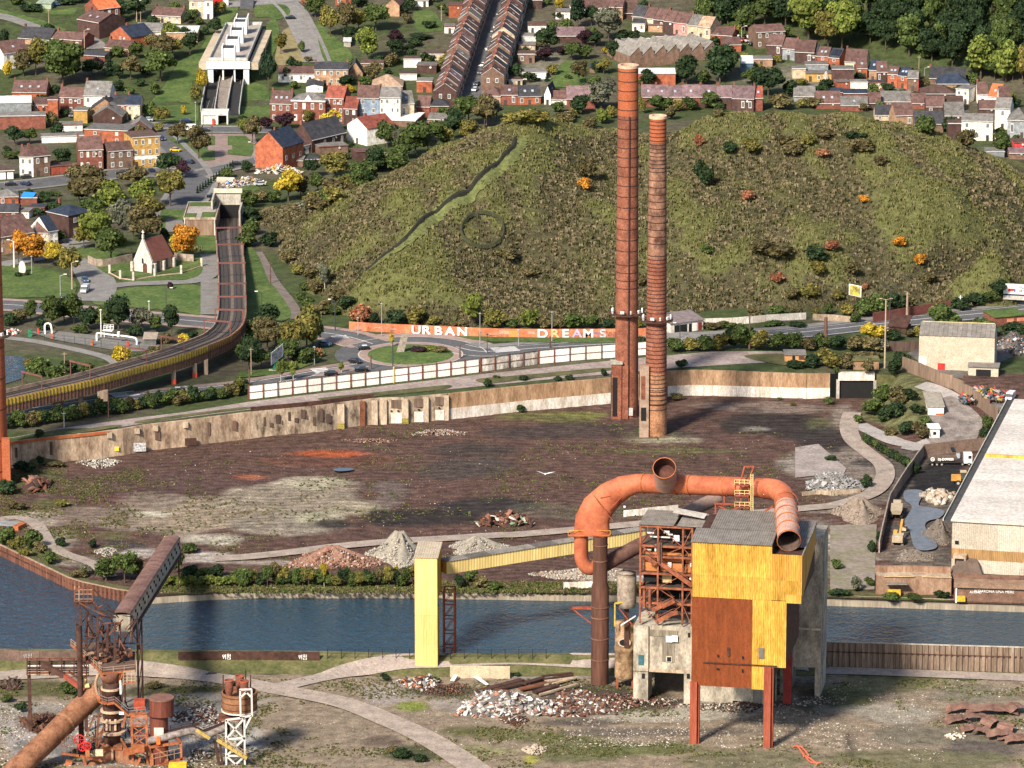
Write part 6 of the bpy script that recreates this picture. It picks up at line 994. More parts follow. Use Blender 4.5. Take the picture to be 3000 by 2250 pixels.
Hs=[('R1',632,268,805,318,152,80,14,'g','db','rb',0,0,'large dark purple brick house with blank side wall by the upper road',1,2),('R1',800,240,975,205,75,5,10,'g','br','ro',2,3,'tall brick house with orange tiled roof at the top left'),('R1',150,350,402,380,305,215,11,'g','tn','rd',1,3,'rough stone house with dark slate roof below the upper road',1),('R1',420,380,667,408,310,250,11,'g','br','rb',1,3,'small brick house with blackened gable beside big leafy trees'),('R1',30,570,240,530,435,340,11,'g','wh','rb',2,3,'white rendered house with brown roof behind the yellow tree',1,1),('R1',895,335,1060,390,270,215,12,'f','ob','rn',2,1,'orange brick house with dark slate roof and pointed gable',1),('R1',1098,325,1305,330,252,185,14,'g','wh','rg',0,0,'long low white workshop with grey roof near the metro deck',0),('R1',848,430,1045,455,382,318,9,'g','tn','rb',1,2,'tan brick cottage with brown tiled roof and two windows',1),('R1',655,480,850,500,470,415,10,'g','br','rd',0,0,'low brick bungalow under a dark slate roof',0),('R1',1350,345,1600,345,268,200,16,'b','tn','rw',0,0,'sand coloured warehouse with white flat roof beside the green slope',0),('R1',1225,175,1465,195,120,55,10,'g','cr','rb',2,4,'stone house with brown roof and red chimneys above the warehouse',2),('R1',1535,150,1650,155,0,-40,10,'g','cr','rb',2,2,'cream townhouse at the top edge left of the metro'),('R1',1650,155,1725,155,0,-40,10,'g','wh','rb',2,1,'white townhouse at the top edge nearest the metro'),('R1',100,800,375,805,745,652,12,'g','ob','rb',0,0,'wide brick house with broad brown roof and three skylights',2,3),('R1',475,918,675,925,785,705,10,'g','br','rb',2,3,'red brick house with six pale framed windows'),('R1',680,930,890,935,772,657,12,'g','wh','rg',2,3,'tall white house with patchy grey roof',1,1),('R1',918,968,1022,970,848,770,9,'g','ob','rd',2,2,'narrow orange brick house in the pair by the green slope'),('R1',1025,970,1135,972,848,770,9,'g','cr','rn',2,2,'narrow cream house with blue slate roof beside the green slope'),('R1',-20,1048,370,1042,945,900,8,'b','br','rg',0,0,'long low brick workshop with lilac metal wall at the left edge',0,0),('R1',-20,940,255,935,838,790,14,'b','gy','rw',0,0,'dark grey industrial shed with pale flat roof at left edge',0),('R1',265,915,388,915,848,790,9,'g','ob','rb',1,2,'small brick annex with brown roof beside the grey shed',0),('R1',392,968,470,968,812,790,7,'b','ob','rb',1,1,'tall narrow orange brick annex wall',0),('R1',738,965,965,965,885,805,10,'f','tn','rd',0,0,'tan gabled house with dark roof behind a second gable',0),('R1',755,1008,990,1012,940,868,11,'f','db','rg',0,0,'dark brick gabled house with grey roof in the yard',1),('R1',598,998,708,1000,897,870,7,'b','mu','rg',0,0,'mustard coloured flat roofed outbuilding',0),('R1',685,1155,1035,1170,1050,1020,12,'b','ob','rg',2,2,'wide red brick hall with flat grey roof',0),('R1',1045,1095,1225,1095,1042,975,9,'f','db','rg',0,0,'dark brick gable with grey roof behind the corner building',0),('R1',1078,1360,1300,1345,1120,1090,12,'b','mu','rm',3,4,'three storey ochre brick corner building with white band',0,0,2,'corner_building','building',True,band(WB_,3.6,1.2)),('R1',880,1378,1078,1364,1225,1155,9,'g','bn','rb',2,3,'brown brick terrace house left of the ochre corner building'),('R1',640,1384,838,1378,1215,1110,12,'g','br','rb',2,4,'red brick double house with white lintels and stone trim',2),('R1',160,1432,272,1434,1268,1195,9,'g','wh','rb',2,2,'white fronted terrace house on the lower street'),('R1',274,1434,408,1420,1268,1190,9,'g','bn','rb',2,2,'brown fronted terrace house next to the white one'),('R1',412,1418,640,1402,1352,1330,6,'b','br','rm',0,0,'row of low garages with red and orange doors',0,0,0,'garage','garage',False,garage(3,[GR_,GR_,GO_])),('R1',-10,1458,115,1452,1390,1360,7,'b','db','rb',0,0,'dark garage block with two white doors at left edge',0,0,0,'garage','garage',False,garage(2,GW_)),('R1',340,1160,680,1150,1112,1080,6,'b','wh','rg',0,0,'long low white lean-to behind the brick houses',0),('R1',480,1065,670,1062,1025,1000,7,'b','wh','rg',0,0,'low white shed with dark openings in the yards',0),('R5',-20,285,150,280,212,150,9,'h','ob','rg',1,2,'small orange brick hip roofed house at the left edge',0),('R5',-40,690,275,640,545,400,13,'g','tn','rb',2,3,'long pinkish house with broad brown roof behind orange trees',0),('R5',280,615,393,618,500,400,11,'g','cr','rb',2,2,'cream house joined to the long pinkish house',0),('R5',395,618,470,606,492,372,11,'g','wh','rn',2,2,'white house end with navy slate roof by the crossroads',0,0,2),('R5',383,512,560,552,327,250,11,'h','db','rn',2,0,'square dark brick villa with navy hipped roof',1,0,2),('R5',235,352,360,356,312,270,6,'b','br','rd',0,0,'small flat brick outbuilding left of the dark villa',0),('R5',152,275,300,275,248,215,7,'b','br','rm',0,0,'low brick shed under a bright blue tarpaulin',0,0,0,'shed','shed',False,tarp),('R5',-10,395,150,395,335,270,9,'g','br','rd',1,2,'brick backhouse with dark roof at left edge',0),('R5',150,385,235,388,335,320,6,'b','wh','rg',0,0,'tiny pale shed between the left backhouses',0),('R2',132,1358,357,1385,1172,1070,14,'f','ob','rn',0,0,'large blank orange brick gable house with blue slate roof',1,0,3),('R2',492,1258,590,1230,1185,1072,10,'g','wh','rb',1,2,'white fronted house in the row behind the orange gable',1),('R2',592,1240,790,1165,1135,1002,10,'g','db','rd',1,4,'dark brick house with mossy slate roof ending the row',2),('R2',255,988,425,992,838,735,10,'g','br','rb',2,3,'brick townhouse with three roof windows left of the mansion',2,3),('R2',427,1002,700,1010,812,742,12,'h','br','rg',2,4,'brick mansion with pediment and zinc mansard roof',0,0,0,'mansion','house',True,pedim),('R2',702,995,850,1002,792,695,10,'g','br','rr',3,3,'tall brick house with red tiled roof right of the mansion'),('R2',852,1012,958,1016,878,782,9,'g','db','rr',2,2,'lower dark brick house with bright red roof',0),('R2',960,1000,1135,1002,792,692,10,'g','bl','rb',3,2,'blue grey painted townhouse with white bay window',1),('R2',1137,1000,1308,1002,787,705,10,'g','wh','rg',3,4,'white painted townhouse next to the blue grey one',1),('R2',1310,980,1420,975,842,740,9,'g','cr','rg',1,2,'low cream house with grey slate roof right of the white townhouse',0,1),('R2',1080,745,1325,745,702,600,14,'h','tn','rt',0,0,'barn with tan pyramid roof behind the townhouses',0),('R2',320,668,612,668,597,540,9,'g','wh','rb',1,4,'long white bungalow beside the dark pine',0),('R2',614,692,885,692,562,507,10,'g','tn','rd',2,5,'long tan brick house with dark slate roof below the lane',2),('R2',885,645,1003,645,592,505,9,'f','tn','rd',1,2,'tan gabled wing with a glazed veranda',0),('R2',545,748,680,748,735,690,20,'f','wh','rd',0,0,'long dark roofed hall with white gable end',0),('R2',878,1142,1008,1187,1003,955,13,'f','wh','rr',1,1,'white gabled house with wine red roof',1),('R2',1010,1165,1115,1165,1062,1050,7,'b','bk','rg',0,0,'black box extension beside the white gabled house',0),('R2',1235,960,1370,972,907,855,10,'g','cr','rb',0,0,'cream side wall house with dark brown roof above the white flat roof',1),('R2',1160,1022,1428,1032,985,975,17,'b','bn','rw',0,0,'low hall with big white flat roof',0),('R2',1440,945,1545,948,862,775,9,'g','br','rb',1,1,'brick house with brown roof at the foot of the straight street',0),('R2',1552,955,1700,955,858,795,9,'h','br','rd',1,2,'brick corner house with slate hipped roof at the street foot',0,0),('R2',1530,1010,1700,1018,977,915,8,'g','bn','rg',1,2,'low grey roofed house below the street corner',0),('R2',1440,748,1565,750,662,640,8,'b','ob','rg',1,1,'red brick flat roofed annex with white window',0),('R2',1440,592,1600,596,532,505,8,'b','db','rg',0,0,'dark brick flat annex behind the terrace',0),('R2',1475,502,1660,502,442,430,8,'b','cr','rm',0,0,'cream rendered flat annex behind the terrace',0),('R2',1335,548,1475,548,482,470,7,'b','wh','rm',0,0,'peeling white wall outbuilding left of the cream annex',0),('R2',1665,270,1750,270,217,210,7,'b','wh','rg',1,1,'small white flat annex high behind the terrace',0),('R2',1190,130,1300,135,42,-10,14,'f','tn','rb',0,0,'stone gabled barn at the top edge',0),('R2',1345,55,1535,55,0,-30,10,'g','wh','rb',1,3,'white house at the top edge above the gardens',0),('R2',1700,145,1810,145,45,40,8,'b','ob','rb',0,0,'orange brick annex near the top of the terrace',0),('R2',1305,650,1440,650,612,600,7,'b','wh','rm',0,0,'low white shed between barn and terrace',0),('R2',780,40,910,40,-20,-60,9,'g','ob','rb',1,2,'orange house half cut by the top edge',0),('R2',650,1255,885,1240,1195,1185,7,'b','bn','rg',0,0,'flat roofed brown garage behind the orange gable',0),('R2',365,1345,520,1350,1300,1260,8,'g','bn','rg',0,0,'low grey roofed shed against the orange gable',0),('R2',520,1340,660,1335,1310,1262,8,'h','bn','rd',0,0,'low dark roofed shed right of the orange gable',0),('R2',950,1305,1110,1295,1235,1225,7,'b','db','rb',0,0,'dark flat shed among the bushes below the white gable',0),('R2',990,555,1170,560,530,500,6,'g','tn','rm',0,0,'low brown garden shed row with green door',0),('R3',30,850,185,855,772,695,10,'h','tn','rb',1,1,'tan corner house with brown hipped roof at the street end',0,0),('R3',187,855,323,855,768,690,9,'g','br','rb',1,2,'red brick house beside the tan corner house',0,1),('R3',325,855,510,850,782,695,9,'g','ob','rd',1,3,'orange and white banded brick house above the heap',0,2),('R3',538,850,590,852,762,697,10,'f','wh','rn',1,1,'white steep gabled chapel-like house',0),('R3',592,850,720,850,815,735,9,'g','wh','rb',0,0,'white cottage with big brown roof',1),('R3',720,880,950,880,800,697,9,'g','br','rl',0,0,'long mauve roof behind bare bushes',1)]
for k in range(6):
 xs_=(1325,1440,1545,1655,1800,1945,2070);Hs.append(('R3',xs_[k],865,xs_[k+1]-2,865,785,688+(k%3)*3,9,'g',('br','db','tn')[k%3],'rl',0,0,'mauve roofed terrace house behind the heap, %s from the chimneys'%ORD[k],1,1))
Hs+=[('R3',630,352,865,352,290,220,10,'g','db','rl',0,0,'barn with mauve sheet roof behind the terrace gardens',0),('R3',1165,425,1350,425,347,330,9,'b','bn','rg',0,0,'windowless brown box building near the sawtooth factory',0),('R3',745,100,850,115,45,-10,9,'g','wh','rb',1,1,'white house behind the tall dark conifer',0),('R3',855,130,985,140,60,0,9,'g','wh','rb',1,2,'white house with brown roof right of the conifer',0),('R3',987,145,1062,152,62,0,9,'g','wh','rb',1,1,'narrow peeling white house near the wood',0),('R3',1065,160,1172,166,55,-5,9,'g','tn','rb',1,1,'tan house ending the upper white row',0),('R3',1175,150,1290,150,110,0,9,'g','db','rm',0,0,'dark house with deep brown roof below the wood',0)]
Rw=[(1250,1340,'cr','rd','cream house with slate roof starting the angled row'),(1342,1420,'cr','rb','cream house second in the angled row'),(1422,1508,'db','rb','dark brick house in the middle of the angled row'),(1510,1582,'db','rb','narrow dark house beside the pink house'),(1584,1694,'pk','rb','salmon pink house in the angled row'),(1696,1778,'cr','rg','beige house right of the pink house'),(1780,1882,'cr','rt','beige end house with tan roof in the angled row')]
for k,(a,c,wc,rc,lb)in enumerate(Rw):f=lambda x:(x-1250)/630;Hs.append(('R3',a,222+100*f(a),c,222+100*f(c),128+100*f(a),42+105*f(a),9,'g',wc,rc,1,2 if c-a>85 else 1,lb,1 if k%2 else 0))
Hs+=[('R3',1885,318,2060,335,282,225,9,'g','ob','rb',0,0,'brick house with brown roof and red chimneys by the car park',2),('R3',1250,255,1350,260,185,150,7,'g','wh','rd',1,2,'white rear wing with slate roof',0),('R3',1380,260,1495,262,205,195,7,'b','tn','rg',0,0,'flat tan rear wing in the angled row yards',0),('R3',1440,345,1600,340,310,295,5,'b','pk','rm',0,0,'small pink flat annex in the yards',0),('R3',1290,435,1560,375,400,390,14,'b','wh','rw',0,0,'white flat roofed store beside the sawtooth factory',0),('R3',405,268,555,268,207,180,9,'b','wh','rm',1,2,'white rear annex of the right terrace near the top',0),('R3',325,512,460,512,442,420,8,'b','bn','rm',1,2,'brown rear annex with two white windows',0),('R3',355,350,470,350,298,285,8,'b','wh','rg',0,0,'flat white rear annex with grey roof',0),('R3',330,415,465,415,385,370,8,'b','cr','rg',0,0,'flat cream rear annex above the brown one',0),('R3',360,645,560,640,592,560,9,'b','wh','rg',0,0,'wide low white rear building with grey roof',0),('R3',250,698,360,698,652,640,7,'b','cr','rm',1,2,'cream rear annex near the street foot',0),('R3',630,155,745,158,97,80,8,'b','wh','rg',1,1,'white rear house left of the conifer',0),('R3',445,70,520,70,5,-10,8,'b','db','rm',1,1,'dark rear annex at the top of the terrace',0),('R3',1290,690,1600,690,600,575,12,'b','ob','rw',0,0,'low brick workshop with pale roof and white door',0),('R4',283,352,490,335,232,182,10,'g','bn','rb',2,4,'long brown brick building by the small car park',0),('R4',40,378,175,374,322,270,9,'g','ob','rb',0,0,'low orange brick house left of the car park',0),('R4',0,285,128,280,242,195,9,'g','br','rb',0,0,'brick cottage with tall red chimney behind the low orange house',1),('R4',360,398,470,408,322,248,9,'g','db','rb',1,2,'dark house with orange door strip in the hillside row',0),('R4',472,428,560,438,347,272,9,'g','gy','rb',2,1,'grey blue house in the hillside row',0),('R4',562,455,700,465,372,287,9,'g','db','rb',1,2,'dark brick house with white gutter in the hillside row',1),('R4',650,460,718,465,397,318,9,'g','br','rd',1,1,'narrow brick house with slate roof below the wood',0),('R4',720,478,803,485,402,337,9,'g','ob','rb',2,1,'orange brick house with two skylights below the wood',0,2),('R4',805,492,882,502,412,347,9,'g','ob','rd',2,1,'brick house with solar panels on its roof',0,0,0,'house','house',True,solar),('R4',920,495,1075,505,442,352,9,'g','cr','rb',1,1,'cream gabled house below the grassy bank',1),('R4',1010,565,1082,565,492,422,9,'g','ob','rb',1,2,'orange house with brown roof mid right row',0,1),('R4',1095,585,1150,590,502,428,9,'g','tn','rn',1,1,'tan house with blue slate roof mid right row',0,1),('R4',1152,595,1226,595,517,442,9,'g','db','rb',1,2,'dark house with brown roof mid right row',0,1),('R4',1228,625,1300,630,532,477,9,'g','ob','rm',2,1,'orange house with dark roof near the red gable',0,2),('R4',1302,632,1370,642,542,482,9,'g','ob','rn',2,1,'orange house with blue roof beside the red gable',0,2),('R4',1372,655,1448,658,562,507,9,'g','bn','rg',1,1,'grey roofed end house with crimson side wall',0,0,0,'house','house',True,gable_red),('R4',175,535,260,535,452,402,9,'g','nb','rw',0,0,'blue metal shed with pale ridged roof',0,0,0,'shed','shed',False),('R4',545,565,640,565,497,490,7,'b','cr','rg',0,0,'cream rear annex with open porch',0),('R4',642,588,825,588,532,510,7,'b','mu','rg',1,3,'long ochre rear annex of the hillside row',0),('R4',640,540,800,540,470,445,8,'b','gy','rg',0,0,'slate grey flat annex behind the ochre one',0),('R4',830,605,985,605,502,490,8,'b','db','rg',0,0,'tall dark flat annex with grey roof',0),('R4',870,645,958,640,595,580,6,'b','ob','rg',0,0,'small orange flat annex in front of the dark one',0),('R4',962,645,1085,645,595,575,6,'b','wh','rg',0,0,'small white flat annex right of the orange one',0),('R4',240,480,400,480,430,395,8,'b','tn','rg',1,1,'grey roofed rear building beside the blue shed',0),('R4',1090,640,1200,640,605,590,6,'b','cr','rd',0,0,'small pale shed with dark roof among the back yards',0),('R4',1530,605,1790,612,562,482,10,'g','bn','rd',0,0,'broad dark roofed house under the wood at right',1),('R4',1585,650,1815,650,602,527,9,'h','tn','rn',0,0,'tan house with navy hipped roof at right',0),('R4',1475,715,1715,715,685,607,11,'h','db','rm',0,0,'house with big brown hipped roof behind the heap crest',0),('R4',1720,745,1812,755,642,620,10,'b','wh','rg',2,2,'white cubic modern house with brick side',0),('R4',1875,750,1950,750,677,592,9,'g','wh','rb',1,1,'white house with brown roof left of the orange roof',1),('R4',1952,752,2030,760,692,602,9,'g','wh','ro',1,1,'white house with bright orange tiled roof',0,1),('R4',2032,795,2112,795,707,622,9,'g','wh','rb',1,1,'white house with brown roof right of the orange roof',0),('R4',555,735,710,735,702,622,9,'g','gy','rg',0,0,'grey roofed house at the left of the row behind the heap',0),('R4',712,785,890,785,752,657,9,'g','br','rb',0,0,'brown roofed house behind the heap crest, left part',0,2),('R4',820,705,905,705,692,655,8,'g','br','rn',0,0,'navy roofed house peeping behind brown roofs',0),('R4',912,712,1085,712,697,657,8,'g','br','rn',0,0,'wide navy slate roof behind the heap crest',1),('R4',892,800,1088,800,762,697,9,'g','br','rg',0,0,'mossy grey roof right on the heap crest',0,1),('R4',1090,790,1180,790,742,667,9,'g','db','rb',0,0,'narrow brown roofed house on the heap crest',0),('R4',1182,772,1400,772,737,657,10,'g','ob','rg',1,2,'wide patchy grey roof house behind the crest',1),('R4',1402,785,1505,785,752,672,9,'g','br','rb',0,0,'brown roofed house right of the patchy grey roof',0,0),('R4',1507,815,1640,815,767,692,9,'g','db','rb',1,2,'dark house with brown roof and white blinds',0),('R4',1645,800,1775,800,742,692,9,'g','db','rm',0,0,'dark brown roofed house under the cubic white house',0),('R4',1140,870,1283,870,832,757,9,'g','cr','rd',1,2,'cream house with slate roof at the heap edge',0),('R4',1285,915,1420,910,832,747,9,'g','tn','rb',1,2,'sandstone house with two small windows at the heap edge',0),('R4',1425,955,1630,955,892,802,10,'g','bn','rd',1,1,'broad slate roofed house right of the sandstone house',0),('R4',1640,895,1780,895,832,737,10,'g','db','rg',0,0,'mossy grey roofed house above the white long house',0),('R4',1665,1000,1755,1000,892,870,7,'b','db','rm',1,1,'dark box annex left of the white long house',0),('R4',1760,1010,1985,1015,867,817,9,'g','wh','rg',2,3,'white long house with grey roof and tall windows',0),('R4',1890,830,2015,830,782,722,8,'g','db','rb',1,1,'dark brown house between the white houses',0),('R4',2000,930,2110,935,777,702,9,'g','wh','rg',2,1,'tall white house with grey roof near the right edge',0),('R4',2090,990,2230,995,862,772,11,'h','gy','rg',1,2,'slate blue house with grey hipped roof at the right edge',0),('R4',110,800,265,805,707,617,9,'g','db','rl',1,3,'dark brick house with mauve roof and white arched windows',2),('R4',0,790,108,790,700,617,9,'g','db','rl',0,0,'mauve roofed house nearest the tall chimney',1),('R4',267,800,330,800,705,620,9,'g','br','rr',0,0,'reddish mauve roofed end house behind the heap',1,1),('R4',2140,1075,2230,1075,1035,1010,8,'b','rd','rm',0,0,'low red walled shed at the right edge',0),('R4',1940,1140,2070,1140,1105,1090,8,'b','gy','rg',0,0,'low grey greenhouse-like shed near right edge',0),('R4',1935,1010,2010,1010,965,935,6,'b','wh','rg',1,2,'small white veranda with three panes',0),('R4',2105,1145,2230,1145,1115,1065,9,'g','bn','rl',0,0,'lilac roofed shed at the far right slope foot',0)]
for h in Hs:house(*h)
def terrace(side,a0,a1,n,wcs,rcs,lab):
 A=hit(*a0);B=hit(*a1);d=Vector((B.x-A.x,B.y-A.y,0));L=d.length/n;an=math.atan2(d.y,d.x)
 for k in range(n):
  q=A+d*(k/n);z=gnd(q.x,q.y);ze=6.6+.35*((k*5)%3);zr=ze+3.3+.2*((k*7)%3);dp=9.2;sgn=1 if side=='l' else-1
  root=empty('terrace_house',(q.x,q.y,z),an,lab%ORD[k],'house','houses of the straight street');b=MB();y0,y1=(0,dp)if side=='l' else(-dp,0)
  b.box(0,L-.03,y0,y1,-2,ze);ym=(y0+y1)/2
  for x in(0,L-.03):b.add([(x,y0,ze),(x,y1,ze),(x,ym,zr-.05)],[(0,1,2)])
  b.build('wall',wm_(wcs[k%len(wcs)]),root);kk=(zr-ze)/(dp/2);e=.3*kk;b=MB();x0,x1,t=-.0,L-.05,.22
  b.add([(x0,y0-.3,ze-e),(x1,y0-.3,ze-e),(x1,ym,zr),(x0,ym,zr),(x1,y1+.3,ze-e),(x0,y1+.3,ze-e)]+[(x0,y0-.3,ze-e+t),(x1,y0-.3,ze-e+t),(x1,ym,zr+t),(x0,ym,zr+t),(x1,y1+.3,ze-e+t),(x0,y1+.3,ze-e+t)],[(3,2,1,0),(5,4,2,3),(6,7,8,9),(9,8,10,11),(0,1,7,6),(4,5,11,10),(0,6,9,3),(3,9,11,5),(1,2,8,7),(2,4,10,8)])
  b.build('roof',rm_(rcs[(k*3)%len(rcs)]),root);piece('chimney_stack','box',(.35,ym+.8,zr+.4),(.8,1.3,1.8),CHB,root);piece('verge','box',(-.05,(y0+ym)/2,(ze+zr)/2+.1),(.12,dp/2+.6,.14),GUT,root,rot=(math.atan2(zr-ze,dp/2),0,0));piece('verge','box',(-.05,(y1+ym)/2,(ze+zr)/2+.1),(.12,dp/2+.6,.14),GUT,root,rot=(-math.atan2(zr-ze,dp/2),0,0))
  yv=y0 if side=='l' else y0
  if k%2==0:piece('skylight','box',(L/2,ym-2.2,zr-2.2*kk+.32),(.9,1.1,.1),SKY,root,rot=(math.atan2(zr-ze,dp/2),0,0))
  for j in(0,1):
   for i in(0,1):window(root,L*(.28+.44*j),y0-.06,ze*(.27+.46*i),.95,1.6,0)
  if k==0:
   for j in(0,1):window(root,-.06,ym+(j-.5)*3.4,ze*.72,.95,1.6,-math.pi/2)
terrace('l',(1338,318),(1450,-25),22,['db','bn','db','br','db','bn'],['rb','rm','rd','rb','rg','rb','rl'],'left terrace house of the straight street, %s from the lower end')
terrace('r',(1409,270),(1492,-25),19,['bn','db','cr','db','bn'],['rb','rg','rb','rd','rb','rm'],'right terrace house of the straight street, %s from the lower end')
a=hit(*p('R3',1230,560));c=hit(*p('R3',1930,475));d=c-a;L=math.hypot(d.x,d.y)/7;r=empty('sawtooth_factory',a,math.atan2(d.y,d.x),'long brick sawtooth factory with seven mossy roof teeth','factory');SAWR=M('saw_roof',(.20,.185,.165),.9,.35,.6)
for k in range(7):
 b=MB();x0,x1=k*L,(k+1)*L-.05;b.add([(x0,0,-1.5),(x1,0,-1.5),(x1,0,5.2),(x0+L*.72,0,8.6),(x0,0,5.2),(x0,22,-1.5),(x1,22,-1.5),(x1,22,5.2),(x0+L*.72,22,8.6),(x0,22,5.2)],[(0,1,2,3,4),(9,8,7,6,5),(0,4,9,5),(1,6,7,2)]);b.build('wall_bay',wm_('bn'),r);b=MB();b.add([(x0,-.2,5.25),(x0+L*.72,-.2,8.7),(x0+L*.72,22,8.7),(x0,22,5.25),(x1,-.2,5.25),(x1,22,5.25)],[(0,1,2,3),(1,4,5,2)]);b.build('roof_tooth',SAWR,r)
q=hit(*p('R4',785,655));b=MB();b.lathe([(2.6,0),(1.6,4),(.5,7.6),(.05,8)],8,(0,0,0));b.build('stone_cone',M('cone_stone',(.36,.31,.25),.9,.3,.8),None,'pointed pale stone cone standing among the back yards','monument',loc=q)
# ---------------- chapel ----------------
a=hit(*p('R5',1085,815));c=hit(*p('R5',1205,850));an=math.atan2(c.y-a.y,c.x-a.x);L=math.hypot(c.x-a.x,c.y-a.y);an=-.55;L=7.4;r=empty('chapel',a,an,'small old stone chapel with steep brown roof and cross','chapel');CHS=M('chapel_stone',(.52,.45,.37),.9,.35,.9,col2=(.66,.60,.52));CHP=M('chapel_pink',(.46,.30,.22),.9,.25,.6,col2=(.55,.40,.31));ze=ztop(a,p('R5',0,690)[1])-a.z-1.2;zr=ztop(a,p('R5',0,548)[1])-a.z;dp=15
b=MB();b.box(0,L,0,.8,-.3,ze).add([(0,0,ze),(L,0,ze),(L/2,0,zr+.5),(0,.8,ze),(L,.8,ze),(L/2,.8,zr+.5)],[(0,1,2),(4,3,5),(0,2,5,3),(1,4,5,2)]);b.build('front_gable',CHS,r);b=MB();b.prism([(.1,.8),(L-.1,.8),(L-.1,dp-3),(L*.75,dp),(L*.25,dp),(.1,dp-3)],-.3,ze);b.build('nave_wall',CHP,r)
b=MB();b.add([(-.3,.8,ze-.2),(L+.3,.8,ze-.2),(L/2,.8,zr),(L+.3,dp-3,ze-.2),(-.3,dp-3,ze-.2),(L/2,dp-4,zr-.2),(L*.78,dp+.3,ze-.2),(L*.22,dp+.3,ze-.2)],[(0,2,5,4),(1,3,5,2),(3,6,5),(6,7,5),(7,4,5)]);b.build('roof',M('chapel_tiles',(.17,.065,.05),.85,.2,.5),r)
b=MB();b.box(L/2-.35,L/2+.35,.1,.7,zr+.4,zr+1.6);b.build('finial',CHS,r);b=MB();b.box(L/2-.12,L/2+.12,.3,.5,zr+1.6,zr+3.2).box(L/2-.5,L/2+.5,.32,.48,zr+2.3,zr+2.6);b.build('cross',WB_,r)
for y in(.9,6,dp-3.2):piece('buttress','box',(L+.5,y,ze*.42),(1.1,.9,ze*.84),CHS,r)
for x in(-.2,L+.2):piece('buttress','box',(x,-.5,ze*.42),(.9,1.1,ze*.84),CHS,r)
def arch(name,x,y,z,w,h,mat,ax):
 b=MB();pts=[(-w/2,-h/2),(w/2,-h/2)]+[(w/2*math.cos(t),h/2-w/2+w/2*math.sin(t))for t in np.linspace(0,math.pi,9)];n=len(pts);b.add([(u,-.06,v)for u,v in pts]+[(u,.06,v)for u,v in pts],[tuple(range(n)),tuple(range(2*n-1,n-1,-1))]+[(k,n+k,n+(k+1)%n,(k+1)%n)for k in range(n)]);return b.build(name,mat,r,loc=(x,y,z),rz=ax)
arch('door',L*.62,-.05,1.6,1.7,3.4,M('chapel_door',(.10,.04,.03)),0);arch('window',L*.5,-.05,ze*.98,.7,1.8,BLACKM,0);arch('window',L-.02,3.6,ze*.52,1.7,3.6,M('leaded_glass',(.10,.085,.08),.5),math.pi/2);arch('window',L-.02,8.4,ze*.55,1.4,3.4,M('leaded_glass',(.10,.085,.08)),math.pi/2)
arch('window_surround',L-.06,3.6,ze*.53,2.2,4.1,CHS,math.pi/2);arch('window_surround',L-.06,8.4,ze*.56,1.9,3.9,CHS,math.pi/2)
gp_=[('R5',888,835),('R5',974,880),('R5',1080,893),('R5',1252,860),('R5',1468,838),('R5',1632,780)];w=[hit(*p(*q))for q in gp_];r=empty('chapel_fence',w[2],0,'low stone wall with six pale pillars round the chapel','fence')
for k,q in enumerate(w):piece('pillar','box',(q.x-w[2].x,q.y-w[2].y,1.4),(.7,.7,3.2 if k!=3 else 2.8),CHS,r)
for a,c in zip(w,w[1:]):bar(r,'low_wall',a+Vector((0,0,.2)),c+Vector((0,0,.2)),.4,CHP,.6);bar(r,'iron_rail',a+Vector((0,0,1.4)),c+Vector((0,0,1.4)),.07,BLACKM);bar(r,'iron_rail',a+Vector((0,0,.9)),c+Vector((0,0,.9)),.07,BLACKM)
lowwall('old stone churchyard wall left of the chapel',[('R5',715,750),('R5',800,785),('R5',900,770),('R5',1070,735)],2.6,M('old_stone',(.30,.22,.17),.9,.4,.9,col2=(.42,.34,.27)),3);lowwall('old patterned stone wall right of the chapel',[('R5',1395,725),('R5',1500,735),('R5',1570,740)],2.6,M('old_stone',(.30,.22,.17)),3)
BU='bush'
# ---------------- trees and bushes ----------------
def LM(name,c1,c2):
 if name in MATS:return MATS[name]
 m=bpy.data.materials.new(name);m.use_nodes=True;n=m.node_tree.nodes;l=m.node_tree.links;b=n['Principled BSDF'];b.inputs['Roughness'].default_value=.75;b.inputs['Specular IOR Level'].default_value=.15
 g=n.new('ShaderNodeNewGeometry');z=n.new('ShaderNodeTexNoise');z.inputs['Scale'].default_value=.45;z.inputs['Detail'].default_value=5;l.new(g.outputs['Position'],z.inputs['Vector'])
 r=n.new('ShaderNodeMapRange');r.inputs[1].default_value=.35;r.inputs[2].default_value=.65;l.new(z.outputs[0],r.inputs[0]);x=n.new('ShaderNodeMix');x.data_type='RGBA';x.inputs[6].default_value=(*c1,1);x.inputs[7].default_value=(*c2,1);l.new(r.outputs[0],x.inputs[0])
 a=n.new('ShaderNodeAttribute');a.attribute_name='Col';y=n.new('ShaderNodeMix');y.data_type='RGBA';y.blend_type='MULTIPLY';y.inputs[0].default_value=1;l.new(x.outputs[2],y.inputs[6]);l.new(a.outputs['Color'],y.inputs[7])
 oi=n.new('ShaderNodeObjectInfo');k=n.new('ShaderNodeMapRange');k.inputs[3].default_value=.8;k.inputs[4].default_value=1.25;l.new(oi.outputs['Random'],k.inputs[0]);v=n.new('ShaderNodeVectorMath');v.operation='SCALE';l.new(y.outputs[2],v.inputs[0]);l.new(k.outputs[0],v.inputs['Scale']);l.new(v.outputs[0],b.inputs['Base Color'])
 t=n.new('ShaderNodeBsdfTranslucent');l.new(v.outputs[0],t.inputs[0]);ms=n.new('ShaderNodeMixShader');ms.inputs[0].default_value=.25;l.new(b.outputs[0],ms.inputs[1]);l.new(t.outputs[0],ms.inputs[2]);l.new(ms.outputs[0],n['Material Output'].inputs[0])
 MATS[name]=m;return m
